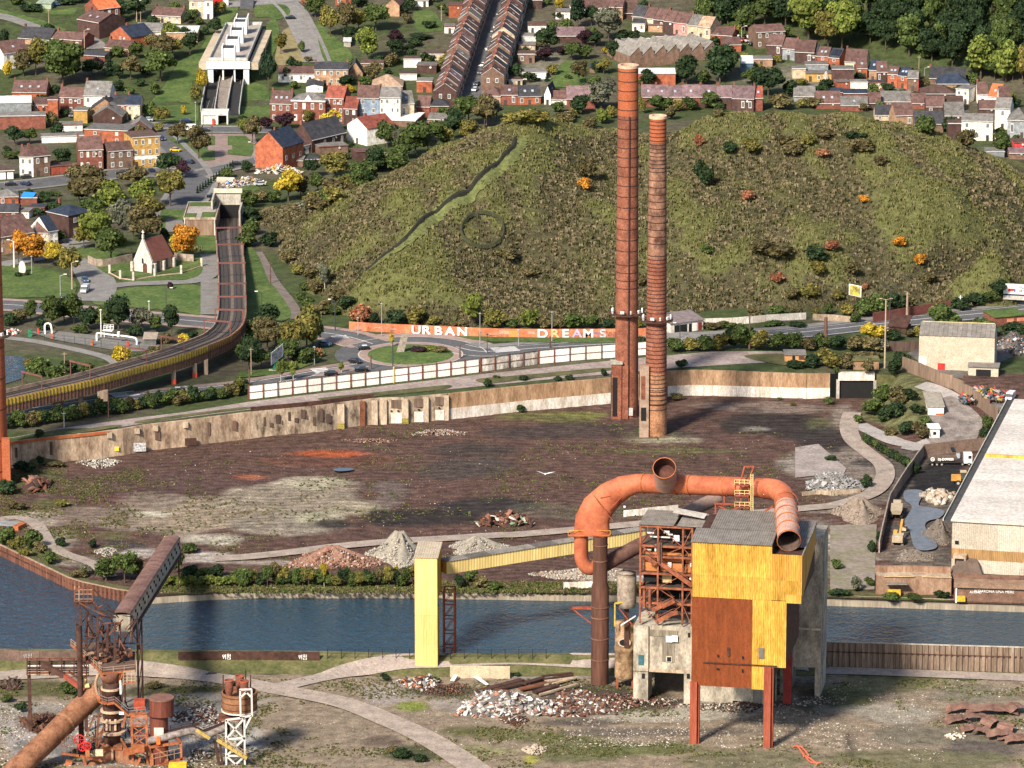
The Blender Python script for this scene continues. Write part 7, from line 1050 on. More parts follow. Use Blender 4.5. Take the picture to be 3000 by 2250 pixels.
LEAF={'g':('green',(.052,.080,.022),(.090,.120,.034)),'d':('dark green',(.018,.036,.016),(.042,.068,.026)),'l':('lime green',(.10,.14,.028),(.19,.21,.045)),'y':('yellowish green',(.10,.105,.030),(.22,.18,.045)),'Y':('golden yellow',(.34,.25,.022),(.48,.37,.05)),'o':('orange',(.33,.12,.014),(.50,.24,.035)),'b':('brownish green',(.085,.072,.032),(.15,.125,.055)),'p':('purple leaved',(.028,.014,.020),(.055,.026,.032)),'s':('grey green',(.10,.11,.075),(.165,.165,.11)),'r':('reddish',(.26,.085,.045),(.30,.15,.08)),'c':('dark conifer',(.014,.030,.016),(.030,.052,.026))}
def leafmat(k):return LM('leaves_'+k,LEAF[k][1],LEAF[k][2])
def crown(seed,kind,nl,nq):
 R=np.random.default_rng(seed);V=[];C=[];lobes=[]
 if kind=='cone':
  for i in range(nl):t=(i+.5)/nl;r=.46*(1-t)**.8+.03;a=i*2.4;lobes.append((np.array([math.cos(a)*r*.45,math.sin(a)*r*.45,.06+t*.9]),np.array([r*.75,r*.75,.09])))
 else:
  z0,zc=(.25,.62)if kind=='tree' else(.0,.42)
  for i in range(nl):
   d=R.normal(size=3);d/=np.linalg.norm(d);q=d*np.array([.30,.30,.30 if kind=='tree' else.34])*R.uniform(.55,1.0);q[2]+=zc
   s=R.uniform(.15,.25);lobes.append((q,np.array([s,s,s*R.uniform(.75,1.05)])))
  lobes.append((np.array([0,0,zc]),np.array([.30,.30,.30])))
 pick=R.integers(0,len(lobes),nq)
 for i in pick:
  c,s=lobes[i];d=R.normal(size=3);d/=np.linalg.norm(d)
  if d[2]<-.35:d[2]*=-.6
  q=c+d*s*R.uniform(.78,1.12);nrm=d*.9+R.normal(size=3)*.55;nrm/=np.linalg.norm(nrm);u=np.cross(nrm,R.normal(size=3));u/=np.linalg.norm(u);w=np.cross(nrm,u);z=R.uniform(.018,.042)*(1.0 if kind!=BU else 1.25)
  V+=[q-u*z-w*z,q+u*z-w*z*.6,q+u*z*.7+w*z,q-u*z+w*z*.8];k=R.uniform(.55,1.45)*(1.0 if R.random()>.08 else 1.5);C+=[k]*4
 V=np.array(V);C=np.array(C);Fq=np.arange(len(V)).reshape(-1,4)
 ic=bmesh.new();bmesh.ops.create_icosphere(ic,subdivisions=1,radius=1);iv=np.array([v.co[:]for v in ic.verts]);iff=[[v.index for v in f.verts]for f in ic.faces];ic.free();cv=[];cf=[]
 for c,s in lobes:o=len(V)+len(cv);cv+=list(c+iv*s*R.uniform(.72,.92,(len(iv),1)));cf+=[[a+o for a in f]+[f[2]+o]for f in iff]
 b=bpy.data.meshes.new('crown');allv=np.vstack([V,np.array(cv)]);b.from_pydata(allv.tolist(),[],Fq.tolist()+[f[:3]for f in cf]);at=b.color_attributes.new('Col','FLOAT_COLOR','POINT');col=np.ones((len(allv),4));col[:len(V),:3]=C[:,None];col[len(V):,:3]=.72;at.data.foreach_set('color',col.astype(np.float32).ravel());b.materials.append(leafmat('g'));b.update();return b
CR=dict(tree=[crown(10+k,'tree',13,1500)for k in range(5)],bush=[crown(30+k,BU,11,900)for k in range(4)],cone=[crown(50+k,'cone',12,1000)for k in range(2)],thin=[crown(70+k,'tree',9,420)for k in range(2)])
BARK=M('bark',(.085,.062,.045),.95,.3,2);BARKW=M('bark_birch',(.45,.42,.36),.9,.3,2)
def trunkmesh(nm,mat):
 b=MB();b.tube([(0,0,-.05),(0,0,.2),(.01,0,.5),(0,.01,.78)],[.030,.022,.014,.004],7)
 for k in range(6):a=k*2.1;z=.26+.06*k;b.tube([(0,0,z),(math.cos(a)*.1,math.sin(a)*.1,z+.1),(math.cos(a)*.2,math.sin(a)*.2,z+.16)],[.012,.008,.003],5)
 return b.mesh(nm,mat)
TRK,TRKW=trunkmesh('trunk',BARK),trunkmesh('trunk',BARKW)
TREES=[]
def plant(place,r,x,y,w,h,col,kind='tree',f=hit,lab=None,grp=None,whitebark=False):
 q=f(*p(r,x,y));s=PXM(q)*RG[r][2];TREES.append((place,q,w/s,h/(s*.96),col,kind,lab,grp,whitebark))
HEDGE={'in the clipped hedge above the coal yard':'clipped dark hedge running above the coal yard wall','in the hedge beside the lower street':'low green hedge beside the lower street','in the hedge along the terrace edge':'wild leafy hedge along the left terrace edge below the viaduct','in the ivy thicket beside the skip bridge':'lime green ivy thicket on the bank beside the skip bridge'}
def flush():
 global TREES
 gs=[t for t in TREES if t[0]=='beside a house'];TREES=[t for t in TREES if t[0]!='beside a house'];V=[];Fq=[];C=[];o=0
 for t in gs:
  m=random.choice(CR[BU]);n=900*4;v=np.empty(len(m.vertices)*3,np.float32);m.vertices.foreach_get('co',v);v=v.reshape(-1,3)[:n];a=random.random()*6.3;v=v@np.array([[math.cos(a),math.sin(a),0],[-math.sin(a),math.cos(a),0],[0,0,1]]);V.append(v*np.array([t[2]*1.1,t[2]*1.1,t[3]])+np.array(t[1]));Fq.append(np.arange(n).reshape(-1,4)+o);o+=n;c1=np.array(LEAF[t[4]][1]);c2=np.array(LEAF[t[4]][2]);C.append(np.repeat(c1+(c2-c1)*rng.random((n//4,1)),4,0))
 link(bpy.data.objects.new('garden_shrubs',npmesh('garden_shrubs',np.vstack(V),np.vstack(Fq),TUFT,np.vstack(C))),None,'shrubs and hedging filling the gardens between the town houses',None,None,'stuff')
 for pl,lab in HEDGE.items():
  ts=[t for t in TREES if t[0]==pl];r=empty('hedge',ts[0][1],0,lab,'hedge')
  for t in ts:co=bpy.data.objects.new('hedge_plant',random.choice(CR[BU]));co.scale=(t[2]*1.12,t[2]*1.12,t[3]*1.04);co.location=t[1]-ts[0][1];co.rotation_euler=(0,0,random.random()*6.3);co.material_slots[0].link='OBJECT';co.material_slots[0].material=leafmat(t[4]);link(co,r)
 TREES=[t for t in TREES if t[0]not in HEDGE]
 seen={}
 for t in TREES:seen.setdefault((t[0],t[4],t[5]in(BU,)),[]).append(t)
 for(place,col,isb),ts in seen.items():
  ts.sort(key=lambda t:t[1].x/t[1].y)
  for i,(pl_,q,W_,H_,c,kind,lab,grp,wb)in enumerate(ts):
   nm=BU if isb else('conifer_tree' if kind=='cone' else 'tree');what=BU if isb else 'tree'
   lb=lab or('%s %s %s'%(LEAF[c][0],what,place)+(', %s from the left'%ORD[i]if len(ts)>1 else ''));m=random.choice(CR[kind]);rz=random.random()*6.3
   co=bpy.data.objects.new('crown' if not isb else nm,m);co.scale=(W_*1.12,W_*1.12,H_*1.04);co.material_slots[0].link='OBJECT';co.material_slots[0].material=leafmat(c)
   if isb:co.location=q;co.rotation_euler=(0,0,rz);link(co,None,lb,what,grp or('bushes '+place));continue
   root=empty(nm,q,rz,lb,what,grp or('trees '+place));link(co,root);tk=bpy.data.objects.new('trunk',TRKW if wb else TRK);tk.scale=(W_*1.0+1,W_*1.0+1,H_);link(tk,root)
def many(place,r,rows,kind='tree',f=hit):
 for t in rows:plant(place,r,t[0],t[1],t[2],t[3],t[4],t[5]if len(t)>5 else kind,f)
many('near the top left road','R1',[(510,700,370,350,'g'),(290,610,210,260,'y'),(190,620,180,210,'b'),(60,640,90,140,'Y'),(30,430,110,180,'d'),(420,560,200,200,'l'),(590,640,180,220,'g')])
many('in the old town gardens','R1',[(885,610,95,170,'c','cone'),(800,600,110,130,'p'),(740,630,160,140,'d'),(1060,650,160,180,'b'),(960,640,110,110,'d'),(1100,480,140,120,'g'),(1140,700,90,70,'d',BU),(960,740,120,100,'d',BU),(1050,780,110,80,'g',BU),(1100,160,260,180,'d'),(980,120,120,110,'d'),(640,20,150,70,'d',BU),(130,40,140,80,'g',BU),(250,90,200,60,'d',BU),(530,40,150,60,'d',BU),(640,880,90,60,'Y',BU),(510,940,80,60,'d',BU)])
many('on the green slope by the metro','R1',[(1300,660,270,250,'g'),(1310,500,250,190,'b'),(1400,470,180,150,'y'),(1540,450,150,170,'d'),(1390,330,160,140,'l'),(1500,330,120,110,'d'),(1250,770,110,120,'g',BU),(1180,620,120,100,'d',BU),(1640,760,110,190,'Y'),(1590,860,110,160,'y'),(1490,935,60,90,'Y',BU),(1740,290,140,140,'d'),(1520,195,80,90,'d'),(1620,200,90,60,'g',BU)])
many('around the small square','R1',[(1310,1020,140,140,'y'),(1440,1170,180,170,'b'),(1610,1290,210,240,'b'),(1350,960,80,70,'y'),(1970,1085,100,110,'y'),(1970,980,80,50,'d',BU),(1370,1430,210,180,'d'),(1480,1450,140,140,'p'),(1840,1440,110,90,'g',BU)])
for k in range(14):plant('in the clipped row by the junk yard','R1',1600+k*22,1570-k*16,26,62,'c','cone')
many('behind the left houses','R1',[(120,1180,160,140,'d'),(240,1165,130,120,'g'),(60,1240,100,60,'d',BU),(510,1345,170,130,'d'),(100,1280,200,60,'g',BU),(620,790,60,40,'d',BU)])
for k in range(9):plant('in the hedge beside the lower street','R1',130+k*42,1590,60,45,'d' if k%2 else 'g',BU)
many('in the grove above the chapel','R5',[(700,300,390,300,'b'),(640,260,200,200,'d'),(1080,140,260,150,'b'),(1380,290,250,280,'y'),(900,340,310,240,'l'),(1150,310,250,230,'l'),(1210,430,260,220,'y'),(750,440,240,200,'g'),(960,490,190,250,'s'),(1180,610,310,280,'b'),(1080,560,180,200,'s'),(780,650,310,300,'l'),(900,745,260,280,'g'),(680,640,160,180,'y')])
many('by the chapel and crossroads','R5',[(1500,725,240,270,'o'),(1430,700,120,180,'Y'),(150,745,160,230,'o'),(270,755,240,220,'o'),(430,775,190,170,'Y'),(570,885,190,250,'y'),(150,860,70,40,'d',BU),(220,850,60,40,'d',BU),(1380,965,50,70,'p',BU),(1330,560,100,110,'d',BU)])
many('along the main road verge','R5',[(250,1215,120,160,'g'),(160,1230,160,120,'b',BU),(420,1270,200,240,'g'),(520,1230,170,190,'d'),(600,1240,190,240,'g'),(720,1290,190,180,'d'),(850,1300,170,190,'g'),(960,1330,240,290,'d'),(1150,1310,180,190,'s'),(1260,1310,130,130,'g'),(1390,1340,150,230,'d'),(80,1260,150,110,'d',BU),(340,1290,140,100,'d',BU),(1090,1340,150,90,'d',BU),(650,1320,140,80,'g',BU)])
many('below the viaduct bend','R5',[(990,1600,180,180,'Y'),(330,1660,220,150,'g',BU),(560,1640,170,120,'d',BU),(450,1700,200,140,'g',BU),(700,1640,140,90,'g',BU),(1480,1400,110,90,'Y',BU),(1350,1400,120,90,'b',BU),(1560,1350,100,60,'d',BU),(1120,1540,110,70,'g',BU),(1250,1480,120,70,'b',BU),(230,1590,120,70,'y',BU)])
many('around the metro lane','R2',[(240,730,150,300,'c'),(340,440,110,150,'y'),(510,430,60,110,'g',BU),(620,140,190,160,'g'),(740,300,190,240,'y'),(870,300,170,270,'b'),(1110,250,240,200,'g'),(970,260,170,180,'y'),(890,340,120,120,'d'),(1040,500,210,260,'l'),(540,60,80,80,'r'),(980,60,170,90,'d'),(560,500,80,50,'b',BU)])
many('in the gardens behind the left terrace','R2',[(1270,350,160,100,'p'),(1270,460,170,130,'d'),(1130,520,110,80,'d',BU),(1420,370,150,70,'d',BU),(1470,310,220,40,'d',BU),(1260,500,120,60,'g',BU),(1540,230,140,70,'d',BU),(1360,190,110,90,'b',BU),(1690,130,80,70,'d',BU),(1330,120,90,80,'d'),(1200,600,80,60,'d',BU),(1770,30,90,50,'g',BU),(1380,420,110,70,'d',BU),(1640,80,90,60,'g',BU)])
many('behind the townhouses','R2',[(1080,660,160,150,'b'),(870,700,140,100,'d',BU),(900,750,110,70,'Y',BU),(440,720,90,70,'g',BU),(1010,690,130,80,'g',BU),(390,660,90,110,'d')])
many('on the street before the townhouses','R2',[(740,1060,180,160,'Y'),(560,1010,100,110,'y'),(370,1040,180,120,'p'),(220,1050,130,100,'p'),(110,1160,160,210,'b'),(40,1095,80,120,'l')])
many('below the orange gable house','R2',[(590,1430,140,130,'d'),(780,1440,270,190,'y'),(400,1630,250,220,'Y'),(500,1600,150,180,'b'),(1000,1490,210,170,'g'),(1110,1400,180,190,'d'),(1280,1410,260,200,'g'),(640,1560,160,150,'g'),(780,1590,260,160,'b',BU),(950,1570,200,120,'b',BU),(600,1660,200,120,'y',BU),(860,1290,90,60,'d',BU),(60,1400,90,110,'d',BU)])
many('in the belt above the left flank of the heap','R2',[(1200,1200,190,210,'g'),(1430,1270,290,250,'g'),(1600,1210,190,210,'g'),(1740,1130,190,220,'d'),(1860,1020,270,230,'g'),(1850,1140,170,160,'y'),(1990,1050,210,260,'b'),(1320,1290,180,150,'g'),(1530,1250,160,160,'s'),(1670,1170,160,160,'y',BU),(1950,1130,200,120,'b',BU)])
many('on the heap crest','R3',[(60,990,160,200,'b'),(150,960,110,140,'s'),(270,1000,170,100,'y',BU),(400,1000,260,130,'y',BU),(540,990,100,100,'y',BU),(650,910,130,100,'g',BU),(820,920,190,170,'d',BU),(1000,890,260,220,'s'),(1010,1000,150,130,'l',BU),(910,1050,160,120,'b',BU),(700,990,180,90,'b',BU),(1330,920,80,150,'y',BU),(1480,900,210,140,'g',BU),(1620,900,140,100,'y',BU),(1720,890,170,110,'g',BU),(1900,880,250,150,'g',BU),(1950,950,100,80,'b',BU),(1560,970,120,120,'b',BU),(760,960,110,80,'y',BU),(1080,960,90,110,'y',BU)],f=hitH)
many('behind the right terrace','R3',[(560,440,190,210,'d'),(540,500,160,100,'p'),(680,450,90,80,'p',BU),(810,230,160,280,'c'),(1060,340,260,250,'s'),(920,210,140,150,'d'),(860,380,130,120,'p'),(950,380,150,110,'d'),(820,690,140,190,'b'),(1090,480,130,140,'d'),(760,490,150,130,'g'),(860,480,140,110,'g'),(1020,600,130,110,'y'),(960,590,100,100,'d',BU),(560,660,40,70,'c','cone'),(470,660,80,40,'d',BU),(660,85,90,90,'Y'),(650,150,90,60,'d',BU),(790,380,110,40,'d',BU),(1260,320,120,80,'d',BU),(1370,370,70,60,'g',BU),(940,690,130,80,'g',BU),(1070,690,90,70,'s',BU),(730,640,70,40,'g',BU)])
many('near the sawtooth factory','R3',[(1380,700,160,130,'d'),(1690,690,200,230,'d'),(1960,670,270,260,'d'),(1920,390,120,90,'d'),(1040,440,80,60,'Y',BU),(1830,690,140,120,'g'),(1320,690,70,60,'g',BU)])
many('behind the right houses','R4',[(60,560,220,210,'d'),(370,710,240,210,'d'),(530,700,140,120,'d'),(250,620,160,120,'g'),(780,665,130,110,'d',BU),(1230,655,120,60,'d',BU),(610,620,100,60,'y',BU),(1330,680,80,40,'d',BU)])
many('on the heap skyline to the right','R4',[(460,785,190,120,'b',BU),(300,785,100,80,'b',BU),(700,780,150,90,'b',BU),(610,780,90,80,'y',BU),(990,790,90,60,'y',BU),(1060,800,90,60,'b',BU),(1510,970,180,150,'g',BU),(1800,1070,170,160,'b',BU),(2050,1110,180,170,'g',BU),(20,820,90,70,'d',BU),(1180,830,70,50,'b',BU)],f=hitH)
many('at the edge of the wood','R4',[(660,320,310,330,'l'),(800,370,230,260,'y'),(900,370,270,320,'l'),(1900,570,270,300,'l'),(2080,610,230,300,'l'),(2200,620,160,260,'y'),(1500,440,140,120,'g'),(200,230,180,180,'g'),(80,180,180,180,'d')])
k=0
for yy in range(0,150,10):
 for xx in range(0,200,8):
  X_=80+xx+(yy%20)*.4+random.uniform(-2,2);fy=float(np.interp(X_,FOX,FOY));Y_=fy+4+yy+random.uniform(-3,3);Z_=float(zterr(X_,Y_));dpx=F*X_/math.hypot(Y_,HC-Z_)+1500
  ang=math.degrees(math.atan2(HC-Z_,Y_));pyb=1125-F*math.tan(TH-math.radians(ang))
  if dpx>3080 or pyb<-130 or pyb>420:continue
  k+=1;TREES.append(('in the dense wood',Vector((X_,Y_,Z_)),random.uniform(8,12.5),random.uniform(11,17),'dgddgdd'[k%7],'tree','tree in the dense dark wood filling the top right corner','trees of the dense wood',False))
many('at the left foot of the heap','R6',[(60,60,200,130,'g',BU),(240,60,180,130,'d',BU),(420,190,170,110,'b',BU),(600,330,180,120,'b',BU),(480,290,130,90,'y',BU),(620,430,170,110,'b',BU),(540,420,120,80,'g',BU),(800,500,180,110,'b',BU),(880,560,180,110,'d',BU),(560,570,160,100,'g',BU),(640,610,170,90,'b',BU),(760,610,150,80,'g',BU),(500,500,110,80,'g',BU),(700,560,110,80,'b',BU)],f=hitH)
many('in the scrub belt left of the heap','R2',[(560+(k*97)%620,1690-(k*97)%620*.62+(k%3)*45,150+(k%4)*30,100+(k%3)*35,'bgygdbs'[k%7],BU)for k in range(20)],f=hitH)
many('at the tunnel side of the heap','R2',[(40,1650,180,130,'g',BU),(170,1640,150,110,'b',BU),(280,1640,150,100,'g',BU)],f=hitH);many('beside the tram cutting','R5',[(2000,300,180,150,'g',BU),(2030,420,170,150,'d',BU),(2040,520,150,130,'g',BU),(2010,240,120,90,'b',BU)])
plant('on the left foot of the heap','R6',695,420,130,220,'s','thin',hitH,whitebark=True);plant('on the heap crest edge','R3',70,1010,90,180,'s','thin',hitH,whitebark=True);plant('below the white gable house','R2',1290,1230,120,170,'s','thin',whitebark=True)
many('by the roundabout billboard','R6',[(240,720,240,190,'d'),(230,920,260,250,'b'),(130,850,180,200,'g'),(550,900,280,340,'y'),(600,880,180,280,'g'),(430,940,200,260,'y'),(400,1010,200,200,'g'),(80,1080,210,260,'d'),(180,1060,150,160,'g'),(560,1010,180,150,'g',BU),(300,850,180,160,'s'),(640,960,90,90,'r',BU),(400,1060,140,80,'g',BU),(20,1000,130,150,'g'),(300,1010,160,130,'d',BU),(480,1000,150,110,'d',BU)])
for x,y,h in((440,1150,160),(340,1160,170),(1235,880,110),(830,1090,90),(5,1260,130)):plant('near the terrace fence','R6',x,y,90 if h>120 else 55,h,'l' if x!=1235 else 'Y','thin',whitebark=True)
many('behind the graffiti wall','R6',[(1000,690,190,170,'r',BU),(1090,690,120,110,'d',BU),(1270,700,180,140,'d',BU),(1430,700,180,170,'y',BU),(1580,700,130,90,'y',BU),(1890,720,190,250,'l'),(2040,715,140,150,'g',BU),(1700,715,150,60,'b',BU),(1800,715,120,60,'b',BU),(930,670,120,80,'g',BU)])
many('behind the right half of the graffiti wall','R7',[(130,725,190,170,'y',BU),(420,725,190,180,'l',BU),(540,725,150,110,'b',BU),(650,725,180,90,'b',BU),(780,725,190,140,'g',BU),(930,725,150,120,'g',BU),(1060,720,120,80,'d',BU),(280,725,130,90,'g',BU),(1310,720,80,70,'y',BU)])
many('along the road right of the chimneys','R7',[(1330,900,120,120,'d',BU),(1600,910,190,120,'g',BU),(1720,905,170,110,'y',BU),(1840,905,190,130,'g',BU),(1960,900,180,150,'y',BU),(2050,890,160,180,'d',BU),(1900,730,200,60,'b',BU),(2020,720,160,60,'g',BU)])
many('between road and terrace at right','R8',[(60,840,220,210,'g',BU),(200,850,190,170,'y',BU),(330,850,190,150,'g',BU),(450,850,190,160,'g',BU),(560,850,150,110,'b',BU),(660,830,150,120,'g',BU),(790,850,170,130,'d',BU),(920,850,190,120,'b',BU),(1050,860,200,130,'b',BU),(1130,860,130,110,'s',BU),(1060,770,200,140,'Y',BU),(1210,770,150,90,'d',BU),(1600,750,260,230,'g'),(1440,750,170,110,'y',BU),(1760,750,190,120,'g',BU),(1900,740,260,150,'g',BU),(2130,730,240,100,'d',BU),(1350,750,110,70,'b',BU),(600,980,160,120,'d',BU),(720,985,230,160,'y',BU),(830,990,180,130,'b',BU),(480,985,180,60,'d',BU),(1010,920,220,60,'b',BU),(1270,970,130,120,'d',BU),(1220,1030,130,120,'d',BU),(300,660,170,40,'g',BU),(480,670,170,40,'d',BU)])
many('at the right foot of the heap','R8',[(720,575,100,100,'g',BU),(620,580,80,60,'y',BU),(860,580,130,100,'y',BU),(990,590,170,150,'g',BU),(1110,590,190,190,'g',BU),(1230,560,180,170,'d',BU),(930,640,110,90,'g',BU),(1340,540,150,130,'b',BU),(1720,540,190,110,'d',BU),(1860,500,190,90,'d',BU),(1980,470,170,90,'g',BU),(2020,420,170,120,'d',BU),(1000,390,70,60,'r',BU),(1560,530,120,80,'b',BU),(480,580,110,70,'b',BU),(330,580,150,80,'g',BU),(150,590,150,80,'b',BU)],f=hitH)
many('on the slope beside the underpass','R8',[(1140,1250,170,150,'g',BU),(1250,1270,190,160,'b',BU),(1060,1340,190,130,'g',BU),(1230,1370,190,150,'d',BU),(1140,1390,140,110,'d',BU),(1340,1230,130,100,'d',BU),(1400,1340,120,90,'d',BU),(1310,1490,150,110,'d',BU),(1420,1520,160,130,'b',BU),(1190,1500,120,70,'b',BU),(1460,1430,100,90,'g',BU),(1940,1450,120,110,'g',BU),(1920,1540,130,110,'d',BU),(1020,1200,110,130,'b',BU)])
for k in range(15):plant('in the clipped hedge above the coal yard','S7',270+k*16,215+k*9.5,40,45,'d' if k%3 else 'g',BU)
many('around the slab field','S7',[(275,410,60,60,'d',BU),(125,295,50,30,'d',BU),(150,760,60,50,'g',BU),(230,850,60,70,'s',BU),(300,690,40,60,'d',BU),(600,885,70,40,'d',BU),(160,870,100,30,'d',BU),(290,830,60,40,'g',BU),(330,640,30,50,'d',BU),(240,130,50,40,'g',BU),(480,905,90,26,'g',BU),(380,900,90,26,'g',BU)])
for k in range(30):
 x=40+k*47+random.uniform(-12,12);plant('in the row along the far canal bank','S3',x,1445+random.uniform(-22,4),random.uniform(80,130),random.uniform(90,175),'ggydgbgyd'[k%9],'tree' if k%3 else BU)
plant('in the row along the far canal bank','S3',690,1440,70,200,'Y','thin',whitebark=True);plant('in the row along the far canal bank','S3',1270,1380,55,110,'Y','thin',whitebark=True)
many('behind the yellow tower on the bank','S3',[(1880,1400,130,120,'g',BU),(1960,1450,150,130,'b',BU),(1790,1440,130,110,'d',BU),(2060,1460,130,80,'g',BU)])
many('on the left bank corner','S1',[(50,1380,170,170,'g',BU),(130,1420,130,120,'y',BU),(265,1400,160,180,'g',BU),(330,1440,130,110,'b',BU),(200,1470,130,90,'y',BU),(405,1530,130,120,'g',BU),(490,1385,100,80,'d',BU),(750,1400,80,80,'d',BU),(860,1670,230,190,'g'),(1010,1680,230,240,'g'),(1100,1640,170,150,'b'),(1540,1440,150,90,'g',BU),(640,1640,140,80,'b',BU),(700,1610,110,90,'s',BU)])
for k in range(9):plant('in the ivy thicket beside the skip bridge','S2',1330+k*75,190-(k%2)*10,130,95+(40 if k==0 else 0),'l' if k%3!=1 else 'g',BU)
many('at the foot of the skip bridge','S1',[(1435,1600,110,230,'g',BU),(1530,1640,170,110,'d',BU),(1750,1640,190,120,'d',BU),(1950,1640,190,90,'g',BU),(1640,1640,140,90,'g',BU)])
for k in range(34):plant('in the hedge along the terrace edge','S1',60+k*58,440-k*8.5+random.uniform(-15,5),random.uniform(110,170),random.uniform(90,160),'dggbydg'[k%7],BU)
many('on the terrace beside the wall','R7',[(80,1200,90,70,'d',BU),(370,1150,80,50,'d',BU),(650,1150,70,40,'d',BU),(740,1140,80,40,'d',BU),(1020,1110,70,60,'d',BU),(1650,1050,110,80,'d',BU),(345,1405,90,70,'d',BU),(1620,1300,140,50,'b',BU),(150,1130,60,30,'g',BU)])
many('at the foot of the brown wall','R8',[(720,1260,90,60,'g',BU),(450,1270,60,30,'b',BU),(780,1210,60,60,'g',BU),(350,1230,50,25,'g',BU)])
many('near the left brick chimney','S1',[(200,790,180,110,'d',BU),(60,960,200,120,'d',BU),(320,720,90,90,'d',BU),(130,1090,160,80,'b',BU),(450,740,160,50,'b',BU),(500,1060,130,60,'y',BU),(320,600,80,90,'d',BU)])
many('on the foreground wasteland','S2',[(170,1200,110,80,'d',BU),(560,1060,160,120,'g',BU),(650,1110,110,90,'d',BU),(1880,1000,130,50,'b',BU),(60,1120,130,60,'g',BU),(1250,1010,150,50,'b',BU)])
many('beside the foreground track','S4',[(90,770,120,70,'d',BU),(250,1480,200,80,'d',BU),(160,1440,130,70,'b',BU),(420,1520,150,70,'d',BU),(1310,730,70,40,'d',BU),(560,770,80,40,'g',BU)])
hb=[('R3',1790,1190,90,110,'r'),('R3',870,1545,110,120,'o'),('R3',890,1450,170,180,'b'),('R3',1830,1510,190,220,'d'),('R4',250,1110,150,130,'y'),('R4',560,1120,190,110,'b'),('R4',660,1050,120,90,'y'),('R4',480,1050,130,90,'b'),('R4',760,1130,130,60,'r'),('R4',1040,1100,190,120,'b'),('R4',1000,1010,170,70,'d'),('R4',1180,1200,120,90,'b'),('R4',90,1100,120,90,'d'),('R4',1060,1460,90,60,'o'),('R4',220,1450,110,90,'r'),('R4',770,990,200,70,'b'),('R7',240,170,190,110,'b'),('R7',420,300,190,90,'b'),('R7',1850,120,120,90,'g'),('R7',1320,390,90,130,'b'),('R8',290,150,330,150,'b'),('R8',620,180,190,150,'d'),('R8',750,90,150,90,'r'),('R8',330,340,110,90,'r'),('R8',640,270,180,110,'y'),('R8',1260,60,110,90,'o'),('R8',1420,210,110,110,'o'),('R8',900,280,130,120,'b'),('R8',450,470,130,110,'b'),('R8',580,450,150,110,'y'),('R8',1490,340,140,90,'b'),('R8',800,470,110,90,'y')]
for t in hb:plant('on the slope of the spoil heap',t[0],t[1],t[2],t[3],t[4],t[5],BU,hitH)
for n_,(A_,L_,dp_,an_,lab_)in enumerate(HOUSES):
 if n_%4==3:continue
 for sx,sy,k_ in((L_+2.5,dp_*.7,0),(L_*.4,dp_+4.5,1)):
  if k_ and n_%2:continue
  q_=A_+Matrix.Rotation(an_,3,'Z')@Vector((sx,sy,0));q_.z=gnd(q_.x,q_.y)
  if any((Matrix.Rotation(-h[3],3,'Z')@(q_-h[0])).x>-1.5 and(Matrix.Rotation(-h[3],3,'Z')@(q_-h[0])).x<h[1]+1.5 and-2<(Matrix.Rotation(-h[3],3,'Z')@(q_-h[0])).y<h[2]+1.5 for h in HOUSES):continue
  W_=random.uniform(3.5,7);TREES.append(('beside a house',q_,W_,W_*random.uniform(.7,1.1),'dgdgbyd'[n_%7],BU,None,None,False))
flush()
WEED=TUFT
def scatter_px(name,region,n,size,cols,hgt,lab,f=None,mask=None):
 x0,y0,x1,y1=region;P_=[]
 while len(P_)<n:
  a,b_=random.uniform(x0,x1),random.uniform(y0,y1);q=G(a,b_,0 if y0>1900 else ZY)
  if mask and not mask(q):continue
  P_.append((q.x,q.y,q.z+.08))
 P_=np.array(P_);C=np.array(cols)[rng.integers(0,len(cols),n)]*(.7+.6*rng.random((n,1)));return tufts(name,P_,size,C,hgt,lab)
GRW=[(.06,.085,.022),(.085,.095,.03),(.11,.10,.045),(.13,.11,.05)]
scatter_px('weeds',(0,1990,3000,2300),9000,.55,GRW,.5,'low weeds on the foreground wasteland',mask=lambda q:fbm(q.x,q.y,16)+.35*vn(q.x,q.y,4)>.74)
scatter_px('weeds',(0,1370,420,1700),2600,.6,GRW,.5,'weeds near the left brick chimney and bank',mask=lambda q:q.y>far(q.x)+1 and fbm(q.x,q.y,12)>.5+.25*random.random()*(q.x+160)/45);scatter_px('weeds',(450,1706,1900,1738),4000,.7,GRW,.6,'grass strip along the far quay');scatter_px('weeds',(300,1240,2500,1640),4000,.6,GRW,.45,'sparse weeds over the works yard',mask=lambda q:fbm(q.x,q.y,18)+.3*vn(q.x,q.y,5)>.7 and q.y<wall(q.x)-1)
def stones(name,n,region,smin,smax,cols,lab,mask=None,z=None):
 x0,y0,x1,y1=region;V=[];C=[];base=np.array([(-1,-1,0),(1,-1,0),(1,1,0),(-1,1,0),(-.6,-.6,1),(.7,-.5,.9),(.6,.7,1.1),(-.7,.6,.8)]);Fb=[(4,5,6,7),(0,1,5,4),(1,2,6,5),(2,3,7,6),(3,0,4,7)];Fq=[];i=0
 while i<n:
  q=G(random.uniform(x0,x1),random.uniform(y0,y1),z if z is not None else(0 if y0>1900 else ZY))
  if mask and not mask(q):continue
  s=random.uniform(smin,smax)*(.5+random.random()**2);a=random.random()*6.3;R2=np.array([[math.cos(a),-math.sin(a),0],[math.sin(a),math.cos(a),0],[0,0,1]]);V.append((base*np.array([s,s*random.uniform(.5,1),s*.7]))@R2 .T+np.array([q.x,q.y,q.z-.02]));c=random.choice(cols);k=random.uniform(.7,1.3);C+=[[c[0]*k,c[1]*k,c[2]*k]]*8;Fq+=[[a_+i*8 for a_ in f]for f in Fb];i+=1
 return link(bpy.data.objects.new(name,npmesh(name,np.vstack(V),Fq,STN,C)),None,lab,None,None,'stuff')
